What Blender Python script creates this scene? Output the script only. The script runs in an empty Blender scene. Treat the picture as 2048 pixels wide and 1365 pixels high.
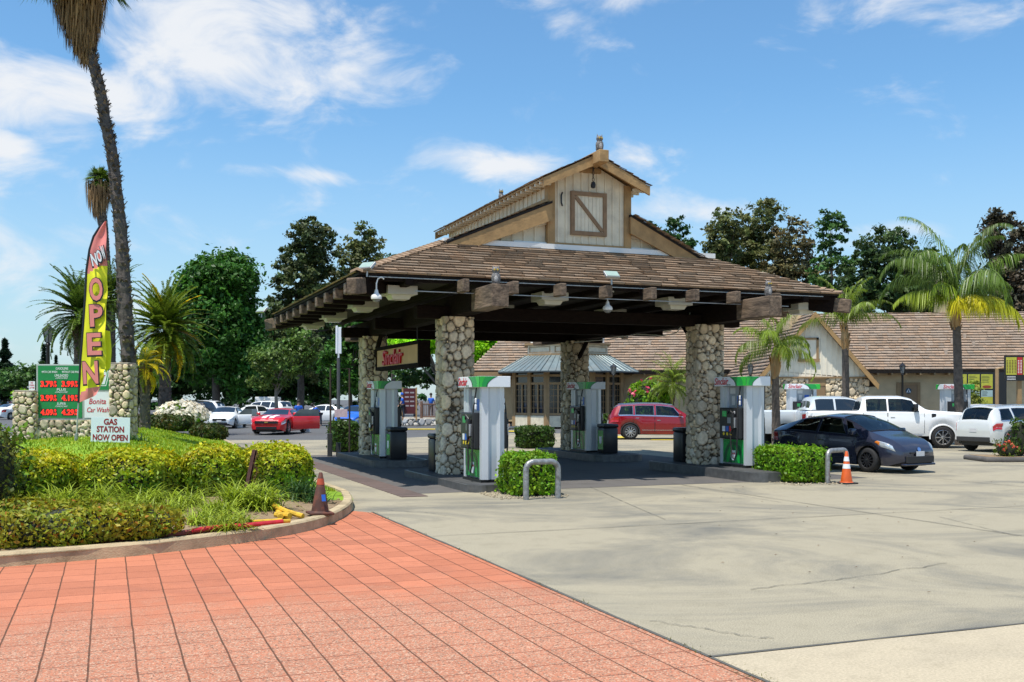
import bpy, bmesh, math, random
import numpy as np
from mathutils import Vector, Matrix, Euler
random.seed(7); RNG = np.random.default_rng(11)
R = math.radians
C = bpy.context.scene.collection
scene = bpy.context.scene
# ------------------------------------------------------------------ camera, sky, sun, exposure
F = 2050.0; HOR = 798.0; EYE = 1.88
cam_d = bpy.data.cameras.new('camera'); cam = bpy.data.objects.new('camera', cam_d); C.objects.link(cam)
cam.location = (0, 0, EYE); cam.rotation_euler = (R(90), 0, 0)
cam_d.sensor_width = 36; cam_d.lens = F/2048*36; cam_d.shift_y = (HOR-682.5)/2048
cam_d.clip_end = 3000; cam_d.clip_start = 0.1
scene.camera = cam
scene.view_settings.view_transform = 'Standard'; scene.view_settings.look = 'None'
scene.view_settings.exposure = 0.14; scene.view_settings.gamma = 1.0
SUN = Vector((-0.22, -0.27, 1.0)).normalized()
world = bpy.data.worlds.new("World"); scene.world = world; world.use_nodes = True
def build_world():
    nt = world.node_tree; N = nt.nodes; K = nt.links; N.clear()
    out = N.new('ShaderNodeOutputWorld'); bg = N.new('ShaderNodeBackground'); K.new(bg.outputs[0], out.inputs[0])
    sky = N.new('ShaderNodeTexSky'); sky.sky_type = 'NISHITA'; sky.sun_disc = False
    sky.sun_elevation = math.asin(SUN.z); sky.sun_rotation = math.atan2(SUN.x, SUN.y) % (2*math.pi)
    sky.air_density = 1.15; sky.dust_density = 0.4; sky.ozone_density = 4.0; sky.altitude = 100
    bg.inputs[1].default_value = 0.098
    def m(op, a, b=None, c=None):
        n = N.new('ShaderNodeMath'); n.operation = op
        for i, v in enumerate((a, b, c)):
            if v is None: continue
            if isinstance(v, (int, float)): n.inputs[i].default_value = v
            else: K.new(v, n.inputs[i])
        return n.outputs[0]
    tc = N.new('ShaderNodeTexCoord'); sp = N.new('ShaderNodeSeparateXYZ'); K.new(tc.outputs['Generated'], sp.inputs[0])
    x, y, z = sp.outputs
    az = m('ARCTAN2', x, y); el = m('ARCSINE', z)
    cv = N.new('ShaderNodeCombineXYZ'); K.new(az, cv.inputs[0]); K.new(m('MULTIPLY', el, 1.9), cv.inputs[1])
    nz = N.new('ShaderNodeTexNoise'); nz.inputs['Scale'].default_value = 9; nz.inputs['Detail'].default_value = 9
    nz.inputs['Roughness'].default_value = 0.58; nz.inputs['Distortion'].default_value = 0.5; K.new(cv.outputs[0], nz.inputs['Vector'])
    n2 = N.new('ShaderNodeTexNoise'); n2.inputs['Scale'].default_value = 3.2; n2.inputs['Detail'].default_value = 3; K.new(cv.outputs[0], n2.inputs['Vector'])
    blobs = [(430,95,235,100,1.12),(600,150,175,80,1.02),(130,200,205,70,1.15),(20,120,160,60,.55),(740,195,80,40,.7),(1010,330,120,36,1.05),(1255,322,70,30,.95),(1120,300,70,22,.6),
             (10,290,60,32,.95),(1830,30,190,48,.62),(1300,-10,150,28,.8),(1095,25,80,45,.5),(500,342,80,16,.55),(620,352,70,14,.5),(900,120,120,35,.3),
             (1810,456,100,18,.6),(90,450,240,70,.5),(420,470,220,50,.42),(480,240,60,30,.5),(1180,160,120,60,.22),(1480,470,300,30,.3),(820,370,80,22,.35),(1400,420,160,20,.45),(1230,175,60,16,.35),(90,590,260,90,.5), (60,420,200,90,.5), (300,330,140,40,.45), (700,60,60,30,.5), (560,20,120,40,.6), (160,60,90,40,.7)]
    tot = None
    for (px, py, sx, sy, amp) in blobs:
        A = math.atan2(px-1024, F); E = math.atan((HOR-py)/math.hypot(F, px-1024))
        dx = m('DIVIDE', m('SUBTRACT', az, A), sx/F*1.05); dy = m('DIVIDE', m('SUBTRACT', el, E), sy/F*1.05)
        q = m('ADD', m('MULTIPLY', dx, dx), m('MULTIPLY', dy, dy))
        g = m('MULTIPLY', m('EXPONENT', m('MULTIPLY', q, -0.8)), amp)
        tot = g if tot is None else m('MAXIMUM', tot, g)
    # clouds outside the view too
    wild = m('MULTIPLY', m('GREATER_THAN', m('ABSOLUTE', az), 0.62), m('MULTIPLY', m('SUBTRACT', n2.outputs[0], .35), 1.6))
    tot = m('MAXIMUM', tot, wild)
    v = m('ADD', m('MULTIPLY', tot, 0.85), m('MULTIPLY', m('SUBTRACT', nz.outputs[0], 0.5), 2.5))
    mr = N.new('ShaderNodeMapRange'); mr.interpolation_type = 'SMOOTHSTEP'; K.new(v, mr.inputs[0])
    mr.inputs[1].default_value = 0.20; mr.inputs[2].default_value = 1.0; mr.inputs[4].default_value = 0.95
    hz = N.new('ShaderNodeMapRange'); hz.interpolation_type = 'SMOOTHSTEP'; K.new(el, hz.inputs[0])
    hz.inputs[1].default_value = 0.30; hz.inputs[2].default_value = -0.02; hz.inputs[4].default_value = 0.62
    tint = N.new('ShaderNodeMix'); tint.data_type = 'RGBA'; tint.blend_type = 'MULTIPLY'; tint.inputs[0].default_value = 1
    K.new(sky.outputs[0], tint.inputs[6]); tint.inputs[7].default_value = SKYTINT
    hm = N.new('ShaderNodeMix'); hm.data_type = 'RGBA'; K.new(hz.outputs[0], hm.inputs[0]); K.new(tint.outputs[2], hm.inputs[6]); hm.inputs[7].default_value = HAZEC
    cm = N.new('ShaderNodeMix'); cm.data_type = 'RGBA'; K.new(mr.outputs[0], cm.inputs[0]); K.new(hm.outputs[2], cm.inputs[6]); cm.inputs[7].default_value = CLOUDC
    K.new(cm.outputs[2], bg.inputs[0])
SKYTINT = (1.08, 1.46, 1.60, 1); HAZEC = (5.2, 6.2, 7.2, 1); CLOUDC = (8.2, 8.4, 8.7, 1)
build_world()
sl = bpy.data.lights.new('sun', 'SUN'); sl.energy = 5.0; sl.angle = R(0.55); sl.color = (1.0, 0.955, 0.88)
so = bpy.data.objects.new('sun', sl); C.objects.link(so); so.rotation_euler = SUN.to_track_quat('Z', 'Y').to_euler(); so.location = (0, 0, 60)

# ------------------------------------------------------------------ coordinates
TH = R(21.5); CT, ST = math.cos(TH), math.sin(TH); O1 = (-1.33, 23.8)
def W(a, b, z=0): return Vector((O1[0]+CT*a-ST*b, O1[1]+ST*a+CT*b, z))
def toL(x, y): dx, dy = x-O1[0], y-O1[1]; return (CT*dx+ST*dy, -ST*dx+CT*dy)
def G(px, py, z=0): Y = (EYE-z)*F/(py-HOR); return Vector(((px-1024)*Y/F, Y, z))
def P(px, py, Y): return Vector(((px-1024)*Y/F, Y, EYE+(HOR-py)*Y/F))
def PX(px, Y): return (px-1024)*Y/F
def sst(t): t = min(1, max(0, t)); return t*t*(3-2*t)

# ------------------------------------------------------------------ materials
MATS = {}
def M(name, col, rough=.6, metal=0, var=.12, scale=3, bump=0, bscale=30, attr=False, emit=0, spec=.5, coat=0, trans=0, dirt=None, dscale=1.0, detail=4, stretch=None):
    if name in MATS: return MATS[name]
    mt = bpy.data.materials.new(name); mt.use_nodes = True; nt = mt.node_tree; N = nt.nodes; K = nt.links
    b = N['Principled BSDF']; b.inputs['Roughness'].default_value = rough; b.inputs['Metallic'].default_value = metal
    b.inputs['Specular IOR Level'].default_value = spec; b.inputs['Coat Weight'].default_value = coat; b.inputs['Coat Roughness'].default_value = .05
    tc = N.new('ShaderNodeTexCoord'); mp = N.new('ShaderNodeMapping'); K.new(tc.outputs['Object'], mp.inputs[0])
    if stretch: mp.inputs['Scale'].default_value = stretch
    c4 = (*col, 1)
    nz = N.new('ShaderNodeTexNoise'); nz.inputs['Scale'].default_value = scale; nz.inputs['Detail'].default_value = detail; K.new(mp.outputs[0], nz.inputs['Vector'])
    mr = N.new('ShaderNodeMapRange'); K.new(nz.outputs[0], mr.inputs[0]); mr.inputs[1].default_value = .25; mr.inputs[2].default_value = .75
    mr.inputs[3].default_value = 1-var; mr.inputs[4].default_value = 1+var
    mx = N.new('ShaderNodeMix'); mx.data_type = 'RGBA'; mx.blend_type = 'MULTIPLY'; mx.inputs[0].default_value = 1
    mx.inputs[6].default_value = c4
    cmb = N.new('ShaderNodeCombineColor'); [K.new(mr.outputs[0], cmb.inputs[i]) for i in range(3)]; K.new(cmb.outputs[0], mx.inputs[7])
    last = mx.outputs[2]
    if attr:
        at = N.new('ShaderNodeAttribute'); at.attribute_name = 'col'
        m2 = N.new('ShaderNodeMix'); m2.data_type = 'RGBA'; m2.blend_type = 'MULTIPLY'; m2.inputs[0].default_value = 1
        K.new(last, m2.inputs[6]); K.new(at.outputs['Color'], m2.inputs[7]); last = m2.outputs[2]
    if dirt:
        dn = N.new('ShaderNodeTexNoise'); dn.inputs['Scale'].default_value = dscale; dn.inputs['Detail'].default_value = 7; dn.inputs['Roughness'].default_value = .65; K.new(mp.outputs[0], dn.inputs['Vector'])
        dr = N.new('ShaderNodeMapRange'); K.new(dn.outputs[0], dr.inputs[0]); dr.inputs[1].default_value = .48; dr.inputs[2].default_value = .72; dr.inputs[4].default_value = dirt[3] if len(dirt) > 3 else .8
        m3 = N.new('ShaderNodeMix'); m3.data_type = 'RGBA'; K.new(dr.outputs[0], m3.inputs[0]); K.new(last, m3.inputs[6]); m3.inputs[7].default_value = (*dirt[:3], 1); last = m3.outputs[2]
    K.new(last, b.inputs['Base Color'])
    if emit:
        K.new(last, b.inputs['Emission Color']); b.inputs['Emission Strength'].default_value = emit
    if bump:
        bn = N.new('ShaderNodeTexNoise'); bn.inputs['Scale'].default_value = bscale; bn.inputs['Detail'].default_value = 5; K.new(mp.outputs[0], bn.inputs['Vector'])
        bp = N.new('ShaderNodeBump'); bp.inputs['Strength'].default_value = bump; bp.inputs['Distance'].default_value = .02; K.new(bn.outputs[0], bp.inputs['Height']); K.new(bp.outputs[0], b.inputs['Normal'])
    if trans:
        tr = N.new('ShaderNodeBsdfTranslucent'); K.new(last, tr.inputs[0]); ms = N.new('ShaderNodeMixShader'); ms.inputs[0].default_value = trans
        o = N['Material Output']; K.new(b.outputs[0], ms.inputs[1]); K.new(tr.outputs[0], ms.inputs[2]); K.new(ms.outputs[0], o.inputs[0])
    MATS[name] = mt; return mt
def leafM(name, col, tr=.3, rough=.5): return M(name, col, rough=rough, var=.25, scale=1.2, attr=True, trans=tr, spec=.35)

# ------------------------------------------------------------------ mesh building
def link(name, me, parent=None, loc=None, rot=None):
    o = bpy.data.objects.new(name, me); C.objects.link(o)
    if parent is not None: o.parent = parent
    if loc is not None: o.location = loc
    if rot is not None: o.rotation_euler = rot if hasattr(rot, '__len__') else (0, 0, rot)
    return o
def tag(o, label=None, cat=None, group=None, kind=None):
    if label: o['label'] = label
    if cat: o['category'] = cat
    if group: o['group'] = group
    if kind: o['kind'] = kind
    return o
def empty(name, label, cat, loc=(0,0,0), rz=0, group=None):
    o = bpy.data.objects.new(name, None); C.objects.link(o); o.location = loc; o.rotation_euler = (0, 0, rz)
    o.empty_display_size = .2
    return tag(o, label, cat, group)
class MB:
    def __init__(s): s.v = []; s.f = []; s.m = []; s.c = []; s.col = (1, 1, 1)
    def add(s, vs, fs, mi=0):
        n = len(s.v); s.v += [tuple(v) for v in vs]; s.c += [s.col]*len(vs)
        for f in fs: s.f.append(tuple(i+n for i in f)); s.m.append(mi)
        return s
    def box(s, x0, x1, y0, y1, z0, z1, mi=0, T=None):
        vs = [Vector((x, y, z)) for z in (z0, z1) for y in (y0, y1) for x in (x0, x1)]
        if T is not None: vs = [T @ v for v in vs]
        return s.add(vs, [(0,2,3,1),(4,5,7,6),(0,1,5,4),(1,3,7,5),(3,2,6,7),(2,0,4,6)], mi)
    def cbox(s, c, d, mi=0, T=None): return s.box(c[0]-d[0]/2, c[0]+d[0]/2, c[1]-d[1]/2, c[1]+d[1]/2, c[2]-d[2]/2, c[2]+d[2]/2, mi, T)
    def rbox(s, x0, x1, y0, y1, z0, z1, r=.02, mi=0, T=None):
        bm = bmesh.new(); bmesh.ops.create_cube(bm, size=1)
        for v in bm.verts: v.co = Vector(((x0+x1)/2+v.co.x*(x1-x0), (y0+y1)/2+v.co.y*(y1-y0), (z0+z1)/2+v.co.z*(z1-z0)))
        bmesh.ops.bevel(bm, geom=bm.edges[:], offset=r, segments=2, affect='EDGES', profile=.5)
        bm.verts.index_update()
        s.add([(T @ v.co) if T is not None else v.co.copy() for v in bm.verts], [[v.index for v in f.verts] for f in bm.faces], mi); bm.free(); return s
    def prism(s, poly, z0, z1, mi=0, T=None):
        n = len(poly); vs = [Vector((p[0], p[1], z0)) for p in poly]+[Vector((p[0], p[1], z1)) for p in poly]
        if T is not None: vs = [T @ v for v in vs]
        return s.add(vs, [tuple(range(n-1, -1, -1)), tuple(range(n, 2*n))]+[(i, (i+1) % n, n+(i+1) % n, n+i) for i in range(n)], mi)
    def tube(s, pts, rad, n=8, mi=0, cap=True):
        pts = [Vector(p) for p in pts]; rs = rad if hasattr(rad, '__len__') else [rad]*len(pts); rings = []
        up = Vector((0, 0, 1)); prev = None; vs = []
        for i, p in enumerate(pts):
            d = (pts[min(i+1, len(pts)-1)]-pts[max(i-1, 0)]).normalized()
            a = prev if prev is not None else (up if abs(d.z) < .9 else Vector((1, 0, 0)))
            u = (a-d*a.dot(d)); u = u.normalized() if u.length > 1e-6 else d.orthogonal().normalized(); w = d.cross(u); prev = u
            for k in range(n): t = 2*math.pi*k/n; vs.append(p+rs[i]*(math.cos(t)*u+math.sin(t)*w))
        fs = [(i*n+k, i*n+(k+1) % n, (i+1)*n+(k+1) % n, (i+1)*n+k) for i in range(len(pts)-1) for k in range(n)]
        if cap: fs += [tuple(range(n-1, -1, -1)), tuple((len(pts)-1)*n+k for k in range(n))]
        return s.add(vs, fs, mi)
    def lathe(s, prof, n=16, mi=0, T=None, cap=True):
        vs = []
        for (r, z) in prof:
            for k in range(n): t = 2*math.pi*k/n; vs.append(Vector((r*math.cos(t), r*math.sin(t), z)))
        if T is not None: vs = [T @ v for v in vs]
        m_ = len(prof); fs = [(i*n+k, i*n+(k+1) % n, (i+1)*n+(k+1) % n, (i+1)*n+k) for i in range(m_-1) for k in range(n)]
        if cap: fs += [tuple(range(n-1, -1, -1)), tuple((m_-1)*n+k for k in range(n))]
        return s.add(vs, fs, mi)
    def build(s, name, mats, parent=None, loc=None, rot=None, smooth=False, angle=40):
        me = bpy.data.meshes.new(name); me.from_pydata([tuple(v) for v in s.v], [], s.f)
        if not isinstance(mats, (list, tuple)): mats = [mats]
        for m_ in mats: me.materials.append(m_)
        if len(mats) > 1: me.polygons.foreach_set('material_index', s.m)
        if any(c != (1, 1, 1) for c in s.c):
            at = me.color_attributes.new('col', 'FLOAT_COLOR', 'POINT'); at.data.foreach_set('color', np.array([(*c, 1) for c in s.c], dtype=np.float32).ravel())
        if smooth:
            me.polygons.foreach_set('use_smooth', [True]*len(me.polygons)); 
            try: me.set_sharp_from_angle(angle=R(angle))
            except Exception: pass
        me.update(); return link(name, me, parent, loc, rot)
def fast(name, V, Fq, cols, mat, parent=None, loc=None, rot=None, smooth=False, mi=None):
    V = np.asarray(V, np.float32); Fq = np.asarray(Fq, np.int32); k = Fq.shape[1]
    me = bpy.data.meshes.new(name); me.vertices.add(len(V)); me.vertices.foreach_set('co', V.ravel())
    me.loops.add(Fq.size); me.loops.foreach_set('vertex_index', Fq.ravel())
    me.polygons.add(len(Fq)); me.polygons.foreach_set('loop_start', np.arange(0, Fq.size, k, dtype=np.int32))
    try: me.polygons.foreach_set('loop_total', np.full(len(Fq), k, np.int32))
    except Exception: pass
    for m_ in (mat if isinstance(mat, (list, tuple)) else [mat]): me.materials.append(m_)
    if mi is not None: me.polygons.foreach_set('material_index', np.asarray(mi, np.int32))
    if cols is not None:
        at = me.color_attributes.new('col', 'FLOAT_COLOR', 'POINT'); cc = np.ones((len(V), 4), np.float32); cc[:, :3] = cols; at.data.foreach_set('color', cc.ravel())
    if smooth: me.polygons.foreach_set('use_smooth', np.ones(len(Fq), bool))
    me.update(calc_edges=True); me.validate(); return link(name, me, parent, loc, rot)
def text(s, w, h, mat, parent, loc, rot=(R(90), 0, 0), ext=.003, bold=0, shear=0, name='lettering', left=False):
    cu = bpy.data.curves.new('lettering_curve', 'FONT'); cu.body = s; cu.size = 1; cu.extrude = 0.01; cu.offset = bold; cu.shear = shear; cu.resolution_u = 3
    cu.align_x = 'CENTER'
    o = bpy.data.objects.new('tmp', cu); C.objects.link(o); dg = bpy.context.evaluated_depsgraph_get(); dg.update()
    me = bpy.data.meshes.new_from_object(o.evaluated_get(dg)); bpy.data.objects.remove(o); bpy.data.curves.remove(cu)
    n = len(me.vertices); co = np.empty(n*3, np.float32); me.vertices.foreach_get('co', co); co = co.reshape(-1, 3)
    lo, hi = co.min(0), co.max(0); ctr = (lo+hi)/2
    co[:, 0] = (co[:, 0]-ctr[0])*(w/(hi[0]-lo[0])); co[:, 1] = (co[:, 1]-ctr[1])*(h/(hi[1]-lo[1])); co[:, 2] = co[:, 2]/.01*ext
    if left: co[:, 0] += w/2
    me.vertices.foreach_set('co', co.ravel()); me.materials.clear(); me.materials.append(mat); me.update()
    return link(name, me, parent, loc, rot)

# ------------------------------------------------------------------ common materials
wood_dark = M('shade darkened stained timber', (.013, .008, .006), .9, spec=.12, var=.35, scale=6, bump=.5, bscale=14, stretch=(1, 1, 3))  # stained timber, with the shade under the roof put into its colour
wood_grey = M('grey brown weathered timber', (.17, .118, .078), .85, var=.55, scale=5, bump=.8, bscale=9, stretch=(2.5, .5, 2.5), dirt=(.035, .022, .015, .85), dscale=3)
wood_tan = M('tan painted timber', (.39, .235, .095), .75, var=.25, scale=4, bump=.3, bscale=20)
cream = M('cream painted boards', (.76, .67, .49), .7, var=.12, scale=3, bump=.15, bscale=25, dirt=(.38, .31, .22, .45), dscale=2.5)
white_paint = M('white paint', (.78, .77, .72), .55, var=.05)
black_p = M('black paint', (.012, .012, .013), .4, var=.1)
black_pl = M('black plastic', (.018, .018, .02), .35, var=.1, spec=.5)
rubber = M('black rubber', (.02, .02, .02), .75, var=.2)
metal_g = M('galvanised steel', (.42, .42, .41), .45, metal=.75, var=.2, scale=9)
chrome = M('chrome', (.8, .8, .82), .15, metal=1, var=0)
shingle = M('brown roof shingles', (.31, .215, .14), .9, var=.16, scale=4, attr=True, bump=.5, bscale=30)
stone_m = M('river stones', (.66, .54, .38), .85, var=.25, scale=14, attr=True, bump=.5, bscale=40)
mortar = M('mortar', (.13, .11, .09), .95, var=.2, bump=.4)
red_l = M('red lettering', (.60, .015, .03), .4, var=.05)
green_s = M('green sign face', (.01, .23, .055), .3, var=.12, scale=2)
green_b = M('bright green panel', (.01, .33, .06), .25, var=.15, scale=2)
green_d = M('dark green panel', (.006, .11, .035), .3, var=.1)
white_s = M('white sign face', (.82, .83, .84), .35, var=.03)
glassd = M('dark tinted glass', (.012, .016, .018), .04, var=.1, spec=.9, coat=.6)
trunk_m = M('rough bark', (.10, .078, .06), .95, var=.35, scale=8, bump=1.0, bscale=12, stretch=(1, 1, .5))
palm_bark = M('palm bark', (.105, .085, .07), .95, var=.4, scale=7, bump=1.0, bscale=16, attr=True)
# ------------------------------------------------------------------ ground surfaces
def ground_mat(name, col, dirtc, dscale, speck=.25, dstr=.75, bump=.25, speckscale=75, cut=.5):
    mt = bpy.data.materials.new(name); mt.use_nodes = True; nt = mt.node_tree; N = nt.nodes; K = nt.links; b = N['Principled BSDF']
    b.inputs['Roughness'].default_value = .88; b.inputs['Specular IOR Level'].default_value = .3
    tc = N.new('ShaderNodeTexCoord'); co = tc.outputs['Object']
    def noise(sc, det=4, rough=.5, dist=0, vec=co):
        n = N.new('ShaderNodeTexNoise'); n.inputs['Scale'].default_value = sc; n.inputs['Detail'].default_value = det; n.inputs['Roughness'].default_value = rough; n.inputs['Distortion'].default_value = dist; K.new(vec, n.inputs['Vector']); return n.outputs[0]
    def ramp(v, a, c, o0=0, o1=1):
        r = N.new('ShaderNodeMapRange'); K.new(v, r.inputs[0]); r.inputs[1].default_value = a; r.inputs[2].default_value = c; r.inputs[3].default_value = o0; r.inputs[4].default_value = o1; return r.outputs[0]
    def mix(f, A, B_, bt='MIX'):
        m_ = N.new('ShaderNodeMix'); m_.data_type = 'RGBA'; m_.blend_type = bt
        if isinstance(f, float): m_.inputs[0].default_value = f
        else: K.new(f, m_.inputs[0])
        for i, v in ((6, A), (7, B_)):
            if isinstance(v, tuple): m_.inputs[i].default_value = v
            else: K.new(v, m_.inputs[i])
        return m_.outputs[2]
    mp = N.new('ShaderNodeMapping'); mp.inputs['Scale'].default_value = (.75, 1.15, 1); K.new(co, mp.inputs[0])
    big = ramp(noise(dscale, 6, .68, 1.0, mp.outputs[0]), cut, cut+.22, 0, dstr)
    mid = ramp(noise(dscale*7, 6, .7), .5, .72, 0, .5)
    c = mix(big, (*col, 1), (*dirtc, 1)); c = mix(mid, c, (col[0]*.7, col[1]*.7, col[2]*.68, 1))
    fine = ramp(noise(speckscale, 2, .9), .3, .7, 1-speck, 1+speck)
    cc = N.new('ShaderNodeCombineColor'); [K.new(fine, cc.inputs[i]) for i in range(3)]
    c = mix(1.0, c, cc.outputs[0], 'MULTIPLY'); K.new(c, b.inputs['Base Color'])
    bp = N.new('ShaderNodeBump'); bp.inputs['Strength'].default_value = bump; bp.inputs['Distance'].default_value = .01; K.new(noise(speckscale, 3), bp.inputs['Height']); K.new(bp.outputs[0], b.inputs['Normal'])
    return mt, nt, c, b, noise, ramp, mix
def sheet(name, pts, z, mat, kind='structure', local=False):
    me = bpy.data.meshes.new(name); me.from_pydata([(p[0], p[1], 0) for p in pts], [], [tuple(range(len(pts)))]); me.materials.append(mat)
    if me.polygons[0].normal.z < 0: me.flip_normals()
    if local: o = link(name, me, None, (O1[0], O1[1], z), TH)
    else: o = link(name, me, None, (0, 0, z))
    return tag(o, kind=kind)
conc = ground_mat('concrete forecourt', (.345, .302, .212), (.13, .128, .112), .34, speck=.42, dstr=.85, cut=.45, bump=.5)[0]
conc2 = ground_mat('pale aggregate concrete', (.46, .385, .265), (.33, .28, .2), .6, speck=.2, dstr=.5, speckscale=45)[0]
asph = ground_mat('grey asphalt', (.115, .115, .115), (.06, .06, .065), .3, speck=.2)[0]
slab = ground_mat('dark stained concrete', (.125, .115, .105), (.05, .05, .05), .4, speck=.15, dstr=.7)[0]
walkm = ground_mat('pale pavement', (.42, .38, .32), (.3, .27, .22), .5)[0]
soil = ground_mat('dry brown soil', (.27, .19, .11), (.13, .08, .045), 1.2, speck=.45, bump=.8, speckscale=35)[0]
lawnm = ground_mat('lawn turf', (.20, .33, .02), (.12, .21, .012), .8, speck=.35, bump=.6, speckscale=60)[0]
mt, nt, c, b, noise, ramp, mix = ground_mat('salmon stamped pavers', (.52, .185, .098), (.33, .13, .08), .9, speck=.10, dstr=.6, bump=.2)
def pavers():
    N = nt.nodes; K = nt.links; tc = N.new('ShaderNodeTexCoord')
    wn = N.new('ShaderNodeTexNoise'); wn.inputs['Scale'].default_value = 2.5; K.new(tc.outputs['Object'], wn.inputs['Vector'])
    va = N.new('ShaderNodeVectorMath'); va.operation = 'MULTIPLY_ADD'; K.new(wn.outputs['Color'], va.inputs[0]); va.inputs[1].default_value = (.016, .02, 0); K.new(tc.outputs['Object'], va.inputs[2])
    br = N.new('ShaderNodeTexBrick'); br.offset = 0; br.squash = 1; br.inputs['Scale'].default_value = 1; br.inputs['Brick Width'].default_value = .317; br.inputs['Row Height'].default_value = .40
    br.inputs['Mortar Size'].default_value = .006; br.inputs['Mortar Smooth'].default_value = .2; br.inputs['Bias'].default_value = 0
    br.inputs['Color1'].default_value = (.88, .86, .85, 1); br.inputs['Color2'].default_value = (1.08, 1.08, 1.08, 1); br.inputs['Mortar'].default_value = (1, 1, 1, 1); K.new(va.outputs[0], br.inputs['Vector'])
    col = mix(1.0, c, br.outputs['Color'], 'MULTIPLY')
    # worn zone with bare aggregate
    sp = N.new('ShaderNodeSeparateXYZ'); K.new(tc.outputs['Object'], sp.inputs[0])
    ad = N.new('ShaderNodeMath'); ad.operation = 'MULTIPLY_ADD'; K.new(noise(1.6, 6, .7), ad.inputs[0]); ad.inputs[1].default_value = 4.2; K.new(sp.outputs[1], ad.inputs[2])
    zone = ramp(ad.outputs[0], -10.4, -11.9, 0, 1)
    vo = N.new('ShaderNodeTexVoronoi'); vo.inputs['Scale'].default_value = 85; K.new(tc.outputs['Object'], vo.inputs['Vector'])
    sep = N.new('ShaderNodeSeparateColor'); K.new(vo.outputs['Color'], sep.inputs[0])
    peb = mix(sep.outputs[0], (.12, .06, .04, 1), (.66, .42, .28, 1))
    pick = ramp(sep.outputs[1], .50, .56, 0, .85)
    mul = N.new('ShaderNodeMath'); mul.operation = 'MULTIPLY'; K.new(zone, mul.inputs[0]); K.new(pick, mul.inputs[1])
    base = mix(ramp(zone, 0, 1, 0, .6), col, (.47, .20, .115, 1))
    col = mix(mul.outputs[0], base, peb)
    # grout: dark along one direction, faint across
    fx = N.new('ShaderNodeMath'); fx.operation = 'PINGPONG'; sx = N.new('ShaderNodeSeparateXYZ'); K.new(va.outputs[0], sx.inputs[0]); K.new(sx.outputs[0], fx.inputs[0]); fx.inputs[1].default_value = .317/2
    # pingpong is 0 at multiples of .317
    long_ = ramp(fx.outputs[0], .010, .004, 0, .85)
    gn = ramp(noise(5, 4, .7), .35, .6, .35, 1)
    gm = N.new('ShaderNodeMath'); gm.operation = 'MULTIPLY'; K.new(long_, gm.inputs[0]); K.new(gn, gm.inputs[1])
    fac = N.new('ShaderNodeMath'); fac.operation = 'MULTIPLY'; K.new(br.outputs['Fac'], fac.inputs[0]); fac.inputs[1].default_value = .9
    col = mix(fac.outputs[0], col, (.20, .055, .03, 1)); col = mix(gm.outputs[0], col, (.085, .055, .03, 1))
    K.new(col, b.inputs['Base Color'])
    bp = N.new('ShaderNodeBump'); bp.inputs['Strength'].default_value = .8; bp.inputs['Distance'].default_value = .012; bp.invert = True
    K.new(br.outputs['Fac'], bp.inputs['Height']); bp2 = N.new('ShaderNodeBump'); bp2.inputs['Strength'].default_value = .5; bp2.inputs['Distance'].default_value = .01
    K.new(vo.outputs['Distance'], bp2.inputs['Height']); K.new(bp.outputs[0], bp2.inputs['Normal']); K.new(bp2.outputs[0], b.inputs['Normal'])
pavers(); paver_m = mt
sheet('ground', [(-700, -60), (700, -60), (700, 1500), (-700, 1500)], -.03, asph)
sheet('concrete_forecourt', [(-4, -5), (60, -5), (60, 56), (-1, 56), (-6.6, 46.8), (-14.5, 46.8)], 0, conc)
e0 = toL(1.74, 6.8); e1 = toL(-2.75, 17.9)
ea = (e0[0]+e1[0])/2
sheet('paver_driveway', [(-14, -26), (ea, -26), (ea, -6.1), (ea-.5, -5.3), (ea-2, -5.0), (ea-8, -7.5), (-14, -8)], .004, paver_m, local=True)
lw = toL(1.55, 7.49)
sheet('pale_apron', [(ea, lw[1]), (ea, -26), (60, -26), (60, lw[1])], .004, conc2, local=True)
sheet('pump_slab', [(-1.75, -3.1), (9.3, -3.1), (9.3, 11.5), (-1.75, 11.5)], .004, slab, local=True)
brown_band = ground_mat('brown paver band', (.14, .10, .085), (.06, .05, .045), .8, speck=.2)[0]
def band():
    mb = MB()
    for i in range(52):
        y0 = -3.7+i*.42; mb.rbox(-2.28, -1.76, y0+.012, y0+.40, -.05, .014, .006)
    o = mb.build('brown_paver_band', brown_band, None, (O1[0], O1[1], 0), TH); tag(o, kind='structure')
band()
sheet('street', [(-80, -10), (-23, -10), (-23, 34), (-30, 80), (-60, 400), (-140, 400)], .004, asph)
sheet('pavement', [(-23, -10), (-16, -10), (-16, 34), (-20, 47), (-27, 80), (-30, 80), (-23, 34)], .008, walkm)
jt = M('dark joint line', (.10, .095, .08), .9)  # dark lines of the pavement joints and cracks
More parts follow.
